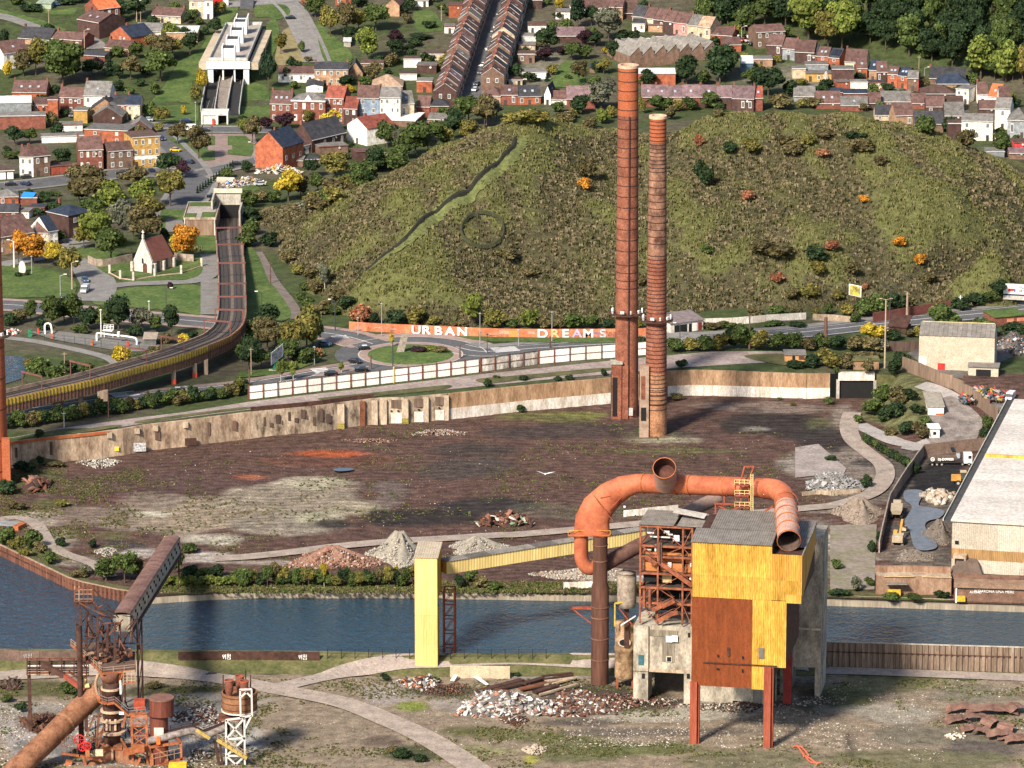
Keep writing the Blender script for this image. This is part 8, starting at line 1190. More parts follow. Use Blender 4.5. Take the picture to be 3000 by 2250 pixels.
STN=M('loose_stone',(1,1,1),.95,.2,2,attr=True,rand=0);PALE=[(.36,.32,.27),(.25,.22,.19),(.44,.40,.35),(.22,.19,.16),(.15,.09,.06)]
stones('loose_stones',7000,(0,2060,700,2250),.07,.26,PALE,'pale rubble strewn under the blast furnace',lambda q:fbm(q.x,q.y,9)>.42);stones('loose_stones',5500,(1650,2040,2480,2190),.06,.24,PALE,'pale rubble round the legs of the plant building',lambda q:fbm(q.x,q.y,8)>.45);stones('loose_stones',3500,(880,1985,2400,2250),.05,.18,PALE+[(.07,.05,.04)],'scattered stones over the near wasteland');stones('loose_stones',2500,(2400,1990,3000,2250),.05,.2,PALE,'scattered stones right of the plant',lambda q:fbm(q.x,q.y,10)>.5);stones('loose_stones',2600,(100,1290,2500,1640),.05,.17,PALE+[(.3,.11,.06)],'loose stones and brick bits over the yard',lambda q:q.y<wall(q.x)-1 and fbm(q.x,q.y,12)>.52)
# ---------------- big pale hall at the right ----------------
hA=AT(2790,1522,1257.0);FH=Frame((hA.x,1257,ZY),math.radians(-12.8));hall=empty('storage_hall',FH.o,FH.rz,'huge pale corrugated storage hall with white roof at the right edge','hall');ht=hA.z-ZY;HCL=M('hall_cladding',(.46,.40,.32),.75,.1,.4,col2=(.51,.45,.37));HRF=M('hall_roof',(.53,.48,.43),.8,.1,.2,col2=(.59,.545,.50))
zq=[ht-.3,ht*.54+.8,ht*.40+.6,ht*.24]
for k in range(7):
 for z1,z0,mt in((zq[0],zq[1],HCL),(zq[1],zq[2],M('hall_band',(.32,.19,.08),.8,.2,.6,streak=True)),(zq[2],zq[3],HCL)):csheet('cladding_sheet',k*6.02,k*6.02+6,z0,z1,.0,mt,hall,pitch=.5,amp=.05)
for k in range(22):csheet('cladding_sheet',k*6.05,k*6.05+6,zq[3],zq[0],-.02,HCL,hall,'v',.5,.05)
for k in range(22):b=MB();b.box(-.3,45,k*6.05-.4,k*6.05+5.62,ht-.1,ht+.12);b.build('roof_panel',HRF,hall)
b=MB();b.box(-2.3,-.35,-.5,133,ht-.7,ht-.25);b.build('gutter_walk',M('gutter_dark',(.05,.05,.048),.8,.3),hall);b=MB();b.box(-2.45,-2.25,-.5,133,ht-.4,ht+.25);b.build('gutter_edge',M('gutter_pale',(.55,.5,.42)),hall);b=MB();b.box(-.3,45,-.6,-.35,ht-.35,ht+.2);b.build('roof_edge',M('gutter_pale',(.55,.5,.42)),hall)
b=MB();b.box(.3,45,.6,132,zq[3]+.3,ht-.5);b.build('inner_volume',M('hall_dim',(.05,.045,.04)),hall);b=MB();b.box(-.5,45,9,9.3,-1,zq[3]+.2);b.build('dark_interior',BLACKM,hall)
q=FH.at('S7',655,715,-1.5);piece('vent_box','box',(q.x+1.4,-1.4,q.z),(3.4,3,2.6),CONW,hall);piece('vent_opening','box',(q.x+1.4,-2.95,q.z-.2),(2.4,.12,1.6),BLACKM,hall);q=FH.at('S7',664,643,0);piece('window','box',(q.x,-.1,q.z),(1.0,.2,.9),BLACKM,hall)
for k in range(5):piece('column','box',(1.5+k*9,1.5,2.4),(.8,.8,5.4),RUSTD,hall)
piece('crane_rail','box',(9,66,ht+.5),(18,.8,.8),YEL,hall)
b=MB();b.add([(-9,3,-.2),(0,3,-.2),(-2.5,3,6),(-6.5,3,6),(-9,9,-.2),(0,9,-.2),(-2.5,9,6),(-6.5,9,6)],[(0,1,2,3),(1,5,6,2),(3,2,6,7),(4,0,3,7)]);
for k in range(9):q=FH.at('S7',700+(k%3)*60,770+(k//3)*18,6);piece('stored_coil','cyl',(8+(k%3)*7,7,.8+(k//3)*1.1),(1.0,1.0,6),M('coil_dark',(.03,.033,.037),.5),hall,rot=(0,math.pi/2,0))
w=[hit(*p('S7',a,b_))for a,b_ in((316,866),(480,866),(640,872))];r=empty('canal_side_wall',w[0],0,'brown brick loading wall with pipes left of the storage hall','wall');LWM=M('loading_brick',(.26,.135,.085),.9,.35,.35,col2=(.36,.235,.16),streak=.4)
for a,c in zip(w,w[1:]):
 d=c-a;an=math.atan2(d.y,d.x);m=(a+c)/2-w[0];L=math.hypot(d.x,d.y);piece('wall_panel','box',(m.x,m.y+.5,2.4),(L,1.0,5.4),LWM,r,an);piece('upper_wall','box',(m.x,m.y+3.2,5.9),(L,1.0,2.0),LWM,r,an);piece('ledge','box',(m.x,m.y+1.9,5.1),(L,3.4,.3),CONW,r,an);piece('pipe','box',(m.x+1,m.y-.3,5.0),(L-2,.25,.25),M('pipe_tan',(.5,.36,.2)),r,an)
q=hit(*p('S7',402,866))-w[0];piece('lean_to_roof','box',(q.x,q.y-1.6,3.4),(5.6,3.2,.15),RGREY,r,rot=(-.12,0,0));piece('gas_skid','box',(q.x-.6,q.y-1.6,1),(3.4,1,1.6),M('skid_yellow',(.55,.34,.03),.7,.5,1.5),r)
w=[hit(*p('S7',a,b_))for a,b_ in((652,898),(800,905),(980,912))];r=empty('canal_side_wall',w[0],0,'dark brick graffitied loading wall under the storage hall','wall');an=-.06
for a,c in zip(w,w[1:]):
 d=c-a;an=math.atan2(d.y,d.x);m=(a+c)/2-w[0];L=math.hypot(d.x,d.y);piece('wall_panel','box',(m.x,m.y+.5,1.8),(L,1,4.2),M('loading_dark',(.15,.085,.06),.9,.4,.5),r,an);piece('deck_beam','box',(m.x,m.y+1.2,4.6),(L,4.0,1.4),M('deck_brown',(.22,.14,.095),.9,.35,.4),r,an);piece('upper_wall','box',(m.x,m.y+4,5.6),(L,.6,1.4),M('loading_dark',(.15,.085,.06)),r,an);piece('pipe','box',(m.x,m.y-.2,3.7),(L,.22,.22),CONW,r,an)
for px_,s_,sz,yo in((717,'ALIENO',.9,2.3),(735,'ALDARONA UNA MERE',1.0,2.6),(870,'DIAMAND',1.5,.6)):q=hit(*p('S7',px_,900))-w[0];text('lettering',s_,(q.x,q.y-.15,yo),sz,WL,r,an)
q=hit(*p('S7',660,900))-w[0];piece('post','box',(q.x,q.y-.3,1.8),(.35,.3,4.4),WL,r);q=hit(*p('S7',680,900))-w[0];piece('gas_skid','box',(q.x,q.y-.8,.9),(2.2,.8,1.4),M('skid_yellow',(.55,.34,.03)),r);bm_=MB();q=hit(*p('S7',705,870));bm_.add([(q.x-5,q.y+3,ZY),(q.x+6,q.y+3,ZY),(q.x+3,q.y+3,ZY+8.5),(q.x-2.5,q.y+3,ZY+8.5),(q.x-5,q.y+9,ZY),(q.x+6,q.y+9,ZY),(q.x+3,q.y+9,ZY+8.5),(q.x-2.5,q.y+9,ZY+8.5)],[(0,1,2,3),(1,5,6,2),(3,2,6,7),(4,0,3,7)]);bm_.build('concrete_hopper',M('hopper_brown',(.16,.115,.09),.9,.3,.5),None,'sloping brown concrete hopper under the hall corner','hopper')
A=hit(*p('R8',1408,1000));B=hit(*p('R8',1955,1055));d=B-A;L=math.hypot(d.x,d.y);an=math.atan2(d.y,d.x)*.35;ze=11.0;r=empty('warehouse',A,an,'windowless sand coloured warehouse with ribbed grey roof in the scrapyard','warehouse');WHM2=M('warehouse_block',(.46,.39,.29),.9,.12,.4,col2=(.52,.45,.35));b=MB();b.box(0,L,0,16,-3,ze);b.build('wall',WHM2,r)
for k in range(16):x0=L*k/16;b=MB();b.add([(x0,-.3,ze),(x0+L/16-.06,-.3,ze),(x0+L/16-.06,8,ze+2.4),(x0,8,ze+2.4),(x0,16.3,ze),(x0+L/16-.06,16.3,ze)],[(0,1,2,3),(3,2,5,4)]);b.build('roof_sheet',RGREY,r)
piece('door','box',(L*.3,-.1,.6),(2.2,.2,3.6),M('door_red',(.6,.04,.03)),r);piece('door','box',(1.2,-.1,2.2),(2.4,.2,4),WSC,r);piece('lean_to','box',(L*.87,-2.5,.6),(9,5,4.6),WHM2,r);piece('lean_to_roof','box',(L*.87,-2.6,3.0),(9.6,5.8,.25),RGREY,r);piece('dark_opening','box',(L*.87,-5.05,.4),(4.5,.15,3.4),BLACKM,r);piece('container','box',(L*.72,-2,.7),(2.6,2.4,4.4),M('container_grey',(.25,.27,.27)),r);piece('mesh_gap','box',(L*.5,8,ze+2.5),(L*.96,.3,.2),M('ridge_yellow',(.5,.42,.2)),r)
def shed(reg,xl,yl,xr,yr,ye,dp,wall_,roof_,lab,cat,name,sl=.6,parts=()):
 A=hit(*p(reg,xl,yl));B=hit(*p(reg,xr,yr));d=B-A;L=math.hypot(d.x,d.y);an=max(-.5,min(.5,math.atan2(d.y,d.x)));h=max(2.2,ztop(A,p(reg,0,ye)[1])-A.z);r=empty(name,A,an,lab,cat);b=MB();b.box(0,L,0,dp,-.5,h);b.build('wall',wall_,r);b=MB();b.add([(-.3,-.4,h),(L+.3,-.4,h),(L+.3,dp+.3,h+sl),(-.3,dp+.3,h+sl),(-.3,-.4,h+.25),(L+.3,-.4,h+.25),(L+.3,dp+.3,h+sl+.25),(-.3,dp+.3,h+sl+.25)],[(3,2,1,0),(4,5,6,7),(0,1,5,4),(1,2,6,5),(2,3,7,6),(3,0,4,7)]);b.build('roof',roof_,r)
 for nm,u0,u1,z0,z1,mt in parts:piece(nm,'box',(L*(u0+u1)/2,-.06,h*(z0+z1)/2),(L*(u1-u0),.12,h*(z1-z0)),mt,r)
 return r
CARV=M('caravan_white',(.66,.63,.55),.8,.2,.6,col2=(.74,.71,.64));CROOF=M('caravan_roof',(.30,.27,.22),.9,.3,.7)
shed('R8',1480,1352,1600,1352,1280,17,CARV,CROOF,'long white mobile cabin with mossy roof on the lot','cabin','mobile_cabin',.2,[('stain',.5,1,0,.3,RUSTO)]);shed('R8',1490,1530,1568,1528,1448,4.5,CARV,CARV,'small white kiosk with one dark window on the lot','kiosk','kiosk',.2,[('window',.35,.65,.45,.72,BLACKM)]);shed('R8',388,938,545,938,885,5,M('hut_orange',(.50,.26,.11),.85,.2),RGREY,'small orange site hut with dark door on the terrace','hut','site_hut',.3,[('door',.36,.5,0,.9,BLACKM),('window',.68,.95,.35,.85,M('dim_glass',(.10,.05,.04)))]);shed('R8',910,998,1105,995,930,4,CONB,LAWND,'low stained concrete bunker with grass on top','bunker','bunker',.3)
shed('R7',1560,770,1730,712,690,8,PAINTW,M('garage_roof',(.16,.13,.13)),'derelict white roadside garage with open black bay','garage','derelict_garage',1.4,[('dark_opening',.12,.5,0,.8,BLACKM),('door',.56,.64,0,.8,BLACKM),('panel',.68,.8,0,.8,WSC),('door',.84,.95,.0,.82,M('door_maroon',(.18,.03,.03)))]);shed('R5',1165,1420,1265,1420,1365,6,M('hut_dark',(.10,.10,.10)),M('hut_roof',(.33,.27,.22)),'dark cabin with tan roof at the gas station','cabin','gas_cabin',.5);shed('R8',1990,660,2230,640,600,9,wm_('br'),LAWN,'brick block with grass roof and orange windows by the road','building','grass_roof_block',.1,[('window',.38,.6,.3,.7,M('pane_orange',(.5,.2,.12))),('window',.7,.95,.3,.7,M('pane_orange',(.5,.2,.12)))]);shed('R8',1180,720,1315,730,690,6,RUSTD,RUSTD,'leaning dark rusty shelter beside the road','shelter','rusty_shelter',2.4);shed('R8',900,585,960,583,528,1,M('hoarding_rust',(.085,.05,.045)),RUSTD,'rusty square hoarding on the verge','hoarding','hoarding',.1);shed('R2',850,380,905,380,350,5,CON,M('roof_pale',(.5,.5,.48)),'tiny garden shed near the lane trees','shed','garden_shed',.6);shed('R3',905,590,975,592,572,4,wm_('bn'),rm_('rd'),'tiny dark garden hut on the lawn','hut','garden_hut',.8);shed('R1',300,70,415,75,35,6,M('hut_green',(.30,.36,.26)),M('roof_moss',(.28,.33,.25)),'pale green allotment hut at the top left','hut','allotment_hut',.5)
g0=hit(*p('R5',780,1375));r=empty('gas_valve_station',g0,0,'white pipe loop with railed platform at the gas station','pipework');WP=M('pipe_white',(.72,.71,.66),.6,.1)
def gp2(x,y,z):q=hit(*p('R5',x,y));return Vector((q.x,q.y,q.z+z))
pipe('pipe',[gp2(785,1385,.1),gp2(785,1375,1.8),gp2(800,1372,2.2),gp2(900,1385,2.2),gp2(1000,1395,2.2),gp2(1090,1405,2.0),gp2(1108,1410,1.4),gp2(1108,1415,.1)],.3,WP,r,10);pl_=[gp2(840,1355,2.6),gp2(918,1360,2.6)];bar(r,'platform',pl_[0],pl_[1],2.0,WP,.25);rail(r,pl_,1.4,WP,.9);rail(r,[q+Vector((0,2,0))for q in pl_],1.4,WP,.9)
for x in(845,915):bar(r,'leg',gp2(x,1357,0),gp2(x,1357,2.6),.2,WP)
pipe('pipe',[gp2(365,1330,.1),gp2(365,1320,2.6),gp2(385,1318,3.2),gp2(410,1320,3.0),gp2(420,1328,1.6),gp2(422,1330,.1)],.3,WP,r,10);pipe('valve',[gp2(962,1395,2),gp2(962,1395,3.6)],.45,WP,r,10)
for x,y,mt in((245,1345,M('cabinet_green',(.02,.16,.08))),(1035,1425,M('cabinet_red',(.55,.05,.03))),(420,1365,M('marker_orange',(.6,.14,.05))),(745,1420,M('marker_orange',(.6,.14,.05))),(310,1325,M('cabinet_red',(.55,.05,.03)))):q=gp2(x,y,0);piece('cabinet','box',(q.x-g0 .x,q.y-g0 .y,q.z-g0 .z+1.0),(1.2 if x<300 else.6,.6,2.6 if x<300 else 1.6),mt,r)
f0=[gp2(*q,0)for q in((235,1345),(360,1370),(520,1395),(690,1415),(820,1435),(960,1448),(1130,1455),(1200,1455))];r=empty('mesh_fence',f0[0],0,'dark green post fence round the gas station','fence')
for a,c in zip(f0,f0[1:]):
 n=max(1,round((c-a).length/4))
 for k in range(n):q=a+(c-a)*k/n;bar(r,'fence_post',q,q+Vector((0,0,2.4)),.14,M('fence_green',(.02,.04,.03)))
 for z in(.3,1.3,2.3):bar(r,'fence_wire',a+Vector((0,0,z)),c+Vector((0,0,z)),.05,M('fence_green',(.02,.04,.03)))
n0_=hit(1340,1935);r=empty('quay_fence',n0_,0,'row of dark fence posts with wire along the near canal bank','fence')
for k in range(17):q=hit(960+k*40,1930);bar(r,'fence_post',q,q+Vector((0,0,2.6)),.16,BLACKM)
for z in(.6,1.5,2.4):bar(r,'fence_wire',hit(960,1930)+Vector((0,0,z)),hit(1600,1930)+Vector((0,0,z)),.05,BLACKM)
# ---------------- billboards ----------------
def board(lab,reg,x0,y0,x1,y1,h,base,base_y,face,nm='billboard'):
 q=hit(*p(reg,base,base_y),hitf)if 0 else hitH(*p(reg,base,base_y));a=AT(*p(reg,x0,y0),q.y);c=AT(*p(reg,x1,y1),q.y);r=empty(nm,q,0,lab,'billboard');hh=h/RG[reg][2]/PXM(q)/.97;an=math.atan2(0,1);m=(a+c)/2;d=c-a;L=math.hypot(d.x,d.y)
 return r,q,a,c,hh
def hitf(x,y):return gnd(x,y)
def paper(name,a,c,hh,y,mat,r,inset=0.0):
 b=MB();d=(c-a);a2=a+d*inset;c2=c-d*inset;z=hh*inset*.8;o=r.location;b.add([(a2 .x-o.x,a2 .y-o.y+y,a2 .z-o.z-hh+z),(c2 .x-o.x,c2 .y-o.y+y,c2 .z-o.z-hh+z),(c2 .x-o.x,c2 .y-o.y+y,c2 .z-o.z-z),(a2 .x-o.x,a2 .y-o.y+y,a2 .z-o.z-z)]+[(a2 .x-o.x,a2 .y-o.y+y+.25,a2 .z-o.z-hh+z),(c2 .x-o.x,c2 .y-o.y+y+.25,c2 .z-o.z-hh+z),(c2 .x-o.x,c2 .y-o.y+y+.25,c2 .z-o.z-z),(a2 .x-o.x,a2 .y-o.y+y+.25,a2 .z-o.z-z)],[(0,1,2,3),(7,6,5,4),(0,4,5,1),(3,2,6,7),(1,5,6,2),(0,3,7,4)]);return b.build(name,mat,r)
def swing(q,a,c,deg):
 """turn the board about its post: same outline, real skew in depth"""
 m=(a+c)/2;t=math.radians(deg);L=(c.x-a.x)/2
 def f(v):s=(v.x-m.x)/L;Dn=m.y+s*L*math.tan(t);u,dy,dz=(v.x,v.y,v.z-HC);k=Dn/dy;return Vector((u*k,dy*k,HC+dz*k))
 return f(a),f(c)
WFR=M('board_white',(.75,.74,.72),.7,.05);q=hitH(*p('R6',275,1070));a=AT(*p('R6',258,925),q.y);c=AT(*p('R6',357,848),q.y);a,c=swing(q,a,c,55);r=empty('billboard',q,0,'slanted black and white billboard on green foot near the roundabout','billboard');hh=3.9
paper('panel',a,c,hh,0,WFR,r);paper('poster',a,c,hh,-.12,M('poster_bw',(.62,.60,.63),.7,.1,.9,col2=(.05,.05,.07),fine=0),r,.06);bar(r,'foot',q,(a+c)/2-Vector((0,0,hh)),.7,M('foot_green',(.01,.12,.09)));piece('plinth','box',(0,0,.2),(2.4,1.4,.4),CON,r)
q=hitH(*p('R8',893,560));a=AT(*p('R8',878,342),q.y);c=AT(*p('R8',972,362),q.y);a,c=swing(q,a,c,-25);r=empty('billboard',q,0,'small framed yellow and black billboard on a post below the heap','billboard');hh=3.6;paper('panel',a,c,hh,0,WFR,r);paper('poster',a,c,hh,-.12,M('poster_yb',(.65,.55,.08),.7,.2,.9,col2=(.03,.03,.04),fine=.3),r,.07);bar(r,'post',q,(a+c)/2-Vector((0,0,hh)),.35,RUSTD)
q=hitH(*p('R8',2060,476));a=AT(*p('R8',2056,340),q.y);c=AT(*p('R8',2290,352),q.y);r=empty('billboard',q,0,'large white billboard with red car drawing at the right edge','billboard');hh=3.3;paper('panel',a,c,hh,0,WFR,r);o_=Vector((0,0,-hh));paper('blue_strip',a+o_,c+o_,.5,-.02,M('strip_navy',(.02,.04,.08)),r);paper('lower_panel',a+o_*1.15,c+o_*1.15,1.4,.02,M('board_pale',(.5,.47,.42)),r);an=math.atan2(c.z-a.z,c.x-a.x)
m=a+(c-a)*.245-Vector((0,0,hh*.58))-q;piece('red_car_drawing','box',(m.x,m.y-.08,m.z),(1.9,.04,.75),M('print_red',(.75,.03,.02)),r);m=a+(c-a)*.37-Vector((0,0,hh*.62))-q;piece('blue_mark','box',(m.x,m.y-.08,m.z),(.42,.04,1.0),M('print_blue',(.02,.13,.45)),r)
for s_,zz in(('TOU',.48),('DE F',.74)):m=a+(c-a)*.5-Vector((0,0,hh*zz))-q;text('letters',s_,(m.x,m.y-.1,m.z),.95,BKL,r,0)
# ---------------- street lamps and poles ----------------
LG=M('lamp_grey',(.30,.31,.31),.6,.1);LD=M('lamp_dark',(.05,.055,.06),.6,.1);LWH=M('lamp_white',(.68,.66,.62),.7,.1);LR=M('pole_rust',(.12,.065,.05),.85,.3);LWD=M('pole_wood',(.36,.27,.19),.9,.2)
def lamp(reg,x,yb,yt,mat,kind,lab,wd=.22,f=hit):
 q=f(*p(reg,x,yb));h=max(2.5,ztop(q,p(reg,0,yt)[1])-q.z);nm='utility_pole' if kind=='pole' else 'street_lamp';r=empty(nm,q,0,lab,'pole' if kind=='pole' else 'street lamp');b=MB();b.tube([(0,0,-.2),(0,0,h)],[wd,wd*.65],8);b.build('pole',mat,r)
 if kind=='arm':bar(r,'arm',q+Vector((0,0,h-.1)),q+Vector((1.5,-.3,h+.5)),.16,mat);piece('lamp_head','box',(1.7,-.35,h+.55),(1.0,.4,.25),LWH,r)
 elif kind=='arml':bar(r,'arm',q+Vector((0,0,h-.1)),q+Vector((-1.5,-.3,h+.5)),.16,mat);piece('lamp_head','box',(-1.7,-.35,h+.55),(1.0,.4,.25),LWH,r)
 elif kind=='ball':b=MB();b.lathe([(.05,0),(.4,.15),(.45,.3),(.05,.5)],10,(0,0,h));b.build('lamp_head',mat,r)
 elif kind=='twin':
  for s in(-1,1):bar(r,'arm',q+Vector((0,0,h-.1)),q+Vector((s*1.4,0,h+.2)),.12,mat);piece('lamp_head','box',(s*1.6,0,h+.25),(.9,.4,.22),mat,r)
 else:bar(r,'crossarm',q+Vector((-.7,0,h-.6)),q+Vector((.7,0,h-.6)),.14,mat)
for t in(('R5',115,788,570,LWH,'arml','tall white lamp post left of the orange trees',.3),('R5',585,965,745,LWD,'arm','concrete lamp post at the lawn corner by the crossroads',.3),('R5',490,1015,850,LG,'arm','thin curved lamp at the left lawn edge',.16),('R5',820,1350,1135,LWH,'ball','white lamp mast at the gas station'),('R5',258,840,700,LG,'ball','slim lamp beside the white memorial stone',.14),('R5',1348,1160,960,LD,'arm','slim dark lamp on the triangular lawn',.12),('R5',1208,1140,1065,LWH,'ball','short white lamp at the triangular lawn edge',.12),('R5',320,600,465,LG,'arm','grey lamp before the cream house',.14),('R6',780,745,500,LD,'arml','tall dark lamp at the left roundabout bank',.2),('R6',185,550,435,LD,'arml','dark lamp on the grass right of the viaduct',.15),('R6',1157,790,530,LG,'ball','tall grey mast before the graffiti wall',.15),('R6',965,780,645,LG,'ball','short lamp before the left end of graffiti wall',.13),('R6',612,1018,882,LG,'ball','short lamp beside the billboard bushes',.13),('R6',1247,1035,835,LD,'ball','dark lamp standing on the roundabout island',.2),('R6',1953,860,610,LG,'ball','grey mast beyond the roundabout',.15),('R6',2012,930,780,LD,'ball','dark lamp between fence and roundabout',.14),('R7',600,835,600,LG,'ball','grey mast before the second graffiti word',.15),('R7',330,870,745,LG,'ball','short lamp right of the yellow poster',.13),('R7',1637,808,690,LD,'arml','dark lamp in front of the derelict garage',.14),('R8',1150,985,460,LWD,'twin','very tall twin headed mast beside the lane',.3),('R8',1188,665,372,LD,'twin','tall dark twin lamp beside the road',.2),('R8',1320,608,405,LWD,'pole','thick concrete pole before the red wall',.45),('R8',118,842,580,LR,'pole','rusty post among the bushes right of chimneys',.3),('R8',698,832,598,LR,'pole','broad rusty post behind the terrace hut',.75),('R8',1725,545,430,LWH,'pole','short white post on the right verge',.3),('R1',1108,175,12,LWD,'arm','concrete lamp post near the stone house',.22),('R1',1140,178,92,LWD,'pole','short wooden pole near the stone house',.18),('R1',1586,1005,835,LG,'ball','grey lamp on the slope left of the metro entrance',.15),('R1',685,415,245,LWD,'arm','concrete lamp post below the purple brick house',.22),('R1',397,220,75,LWD,'pole','wooden pole on the top left verge',.18),('R1',1718,1135,1030,LR,'ball','red lamp at the edge of the small square',.14),('R2',125,1300,1160,LG,'arml','lamp at the corner of the orange gable',.14),('R2',1640,170,40,LWD,'pole','pole in the upper terrace gardens',.15),('R6',255,365,185,LR,'pole','rusty pole beside the footpath',.25),('R6',100,1105,880,LWD,'pole','brown pole left of the billboard',.18),('R6',85,1180,1060,LR,'pole','short rusty post left of the white fence',.25),('R6',1070,1060,940,LR,'pole','rusty gantry post at the roundabout',.28),('R6',1790,970,855,LR,'pole','rusty gantry post at the right of the roundabout',.3),('R7',585,885,785,LR,'pole','rusty gantry post behind the sooty panels',.3),('R4',178,295,195,LG,'arm','lamp at the small car park',.16),('R4',1495,545,490,LG,'arm','lamp beside the red gable house',.12),('R4',1455,500,400,LWD,'pole','pole at the edge of the wood',.14),('S1',880,345,130,LR,'pole','rusty post before the viaduct pier',.2),('S1',520,420,290,LWH,'pole','pale thin pole in the terrace hedge',.12),('R5',525,1650,1470,LWD,'pole','wooden pole beside the river bend',.18)):lamp(*t)
for k in range(5):q=(('R3',30-k*0,0),);lamp('P',1419+k*17,232-k*52,195-k*50,LG,'arml','lamp of the straight street, %s from the lower end'%ORD[k],.12)
# ---------------- cars ----------------
def prof(pts,w0,w1=None):
 b=MB();n=len(pts);w1=w1 or[w0]*n;b.add([(x,-w1[i]/2,z)for i,(x,z)in enumerate(pts)]+[(x,w1[i]/2,z)for i,(x,z)in enumerate(pts)],[tuple(range(n)),tuple(range(2*n-1,n-1,-1))]+[(i,n+i,n+(i+1)%n,(i+1)%n)for i in range(n)]);b.f=[tuple(reversed(f))for f in b.f];return b
CARM={}
def carmesh(kind):
 if kind in CARM:return CARM[kind]
 L,H,base=(4.2,1.48,M('car_paint',(.1,.1,.1)))if kind=='car' else(5.2,2.3,M('car_paint',(.1,.1,.1)))
 g=M('car_glass',(.025,.03,.035),.1,.1,rand=0,spec=.7)
 if kind=='car':body=prof([(-2.1,.3),(-2.1,.75),(-1.95,.92),(-.9,.98),(1.75,.95),(2.1,.85),(2.1,.3)],1.75);glass=prof([(-1.25,.96),(-.45,1.40),(1.2,1.42),(1.85,.94)],1.6,[1.6,1.35,1.35,1.6]);roof_=prof([(-.5,1.41),(-.4,1.48),(1.1,1.49),(1.25,1.42)],1.38);ax=(-1.3,1.3)
 else:body=prof([(-2.6,.35),(-2.6,1.0),(-2.3,1.15),(-1.7,1.2),(-1.2,2.2),(-.9,2.3),(2.55,2.3),(2.6,.35)],1.95);glass=prof([(-1.78,1.22),(-1.25,2.1),(-.3,2.1),(-.3,1.3)],2.0);roof_=prof([(-1.0,2.3),(-.9,2.36),(2.4,2.36),(2.5,2.3)],1.8);ax=(-1.7,1.7)
 wh=MB();wh.tube([(0,-.11,0),(0,.11,0)],.33,14);CARM[kind]=(body.mesh('body',base),glass.mesh('glass',g),roof_.mesh('roof',base),wh.mesh('wheel',M('tyre',(.02,.02,.02))),ax,L);return CARM[kind]
PAINT={n:M('paint_'+n,c,.25,.05,rand=0,spec=.6,fine=0)for n,c in dict(black=(.012,.012,.014),navy=(.015,.03,.08),blue=(.04,.10,.20),silver=(.45,.46,.47),white=(.75,.75,.74),yellow=(.75,.45,.02),red=(.5,.02,.02),grey=(.12,.12,.13),teal=(.05,.2,.2)).items()}
HL=M('headlight',(.7,.7,.65),.2);TL=M('tail_light',(.4,.02,.02),.3)
def car(reg,x,y,deg,paint,lab,kind='car',grp=None,sc=1.0,roof2=None):
 q=hit(*p(reg,x,y));bm,gm_,rm2,wm2,ax,L=carmesh(kind);r=empty('car' if kind=='car' else 'van',q+Vector((0,0,.3)),math.radians(deg),lab,kind,grp);r.scale=(sc,sc,sc);w2=.9 if kind=='car' else 1.0
 for nm,me,mt in(('body',bm,PAINT[paint]),('windows',gm_,None),('roof',rm2,PAINT[roof2 or paint])):
  o=bpy.data.objects.new(nm,me)
  if mt:o.material_slots[0].link='OBJECT';o.material_slots[0].material=mt
  link(o,r)
 for a in ax:
  for s in(-1,1):o=bpy.data.objects.new('wheel',wm2);o.location=(a,s*(w2-.08),.33);link(o,r)
 for s in(-1,1):piece('headlight','box',(-L/2-.01,s*.6,.72),(.06,.35,.18),HL,r);piece('tail_light','box',(L/2+.01,s*.65,.75),(.06,.25,.2),TL,r)
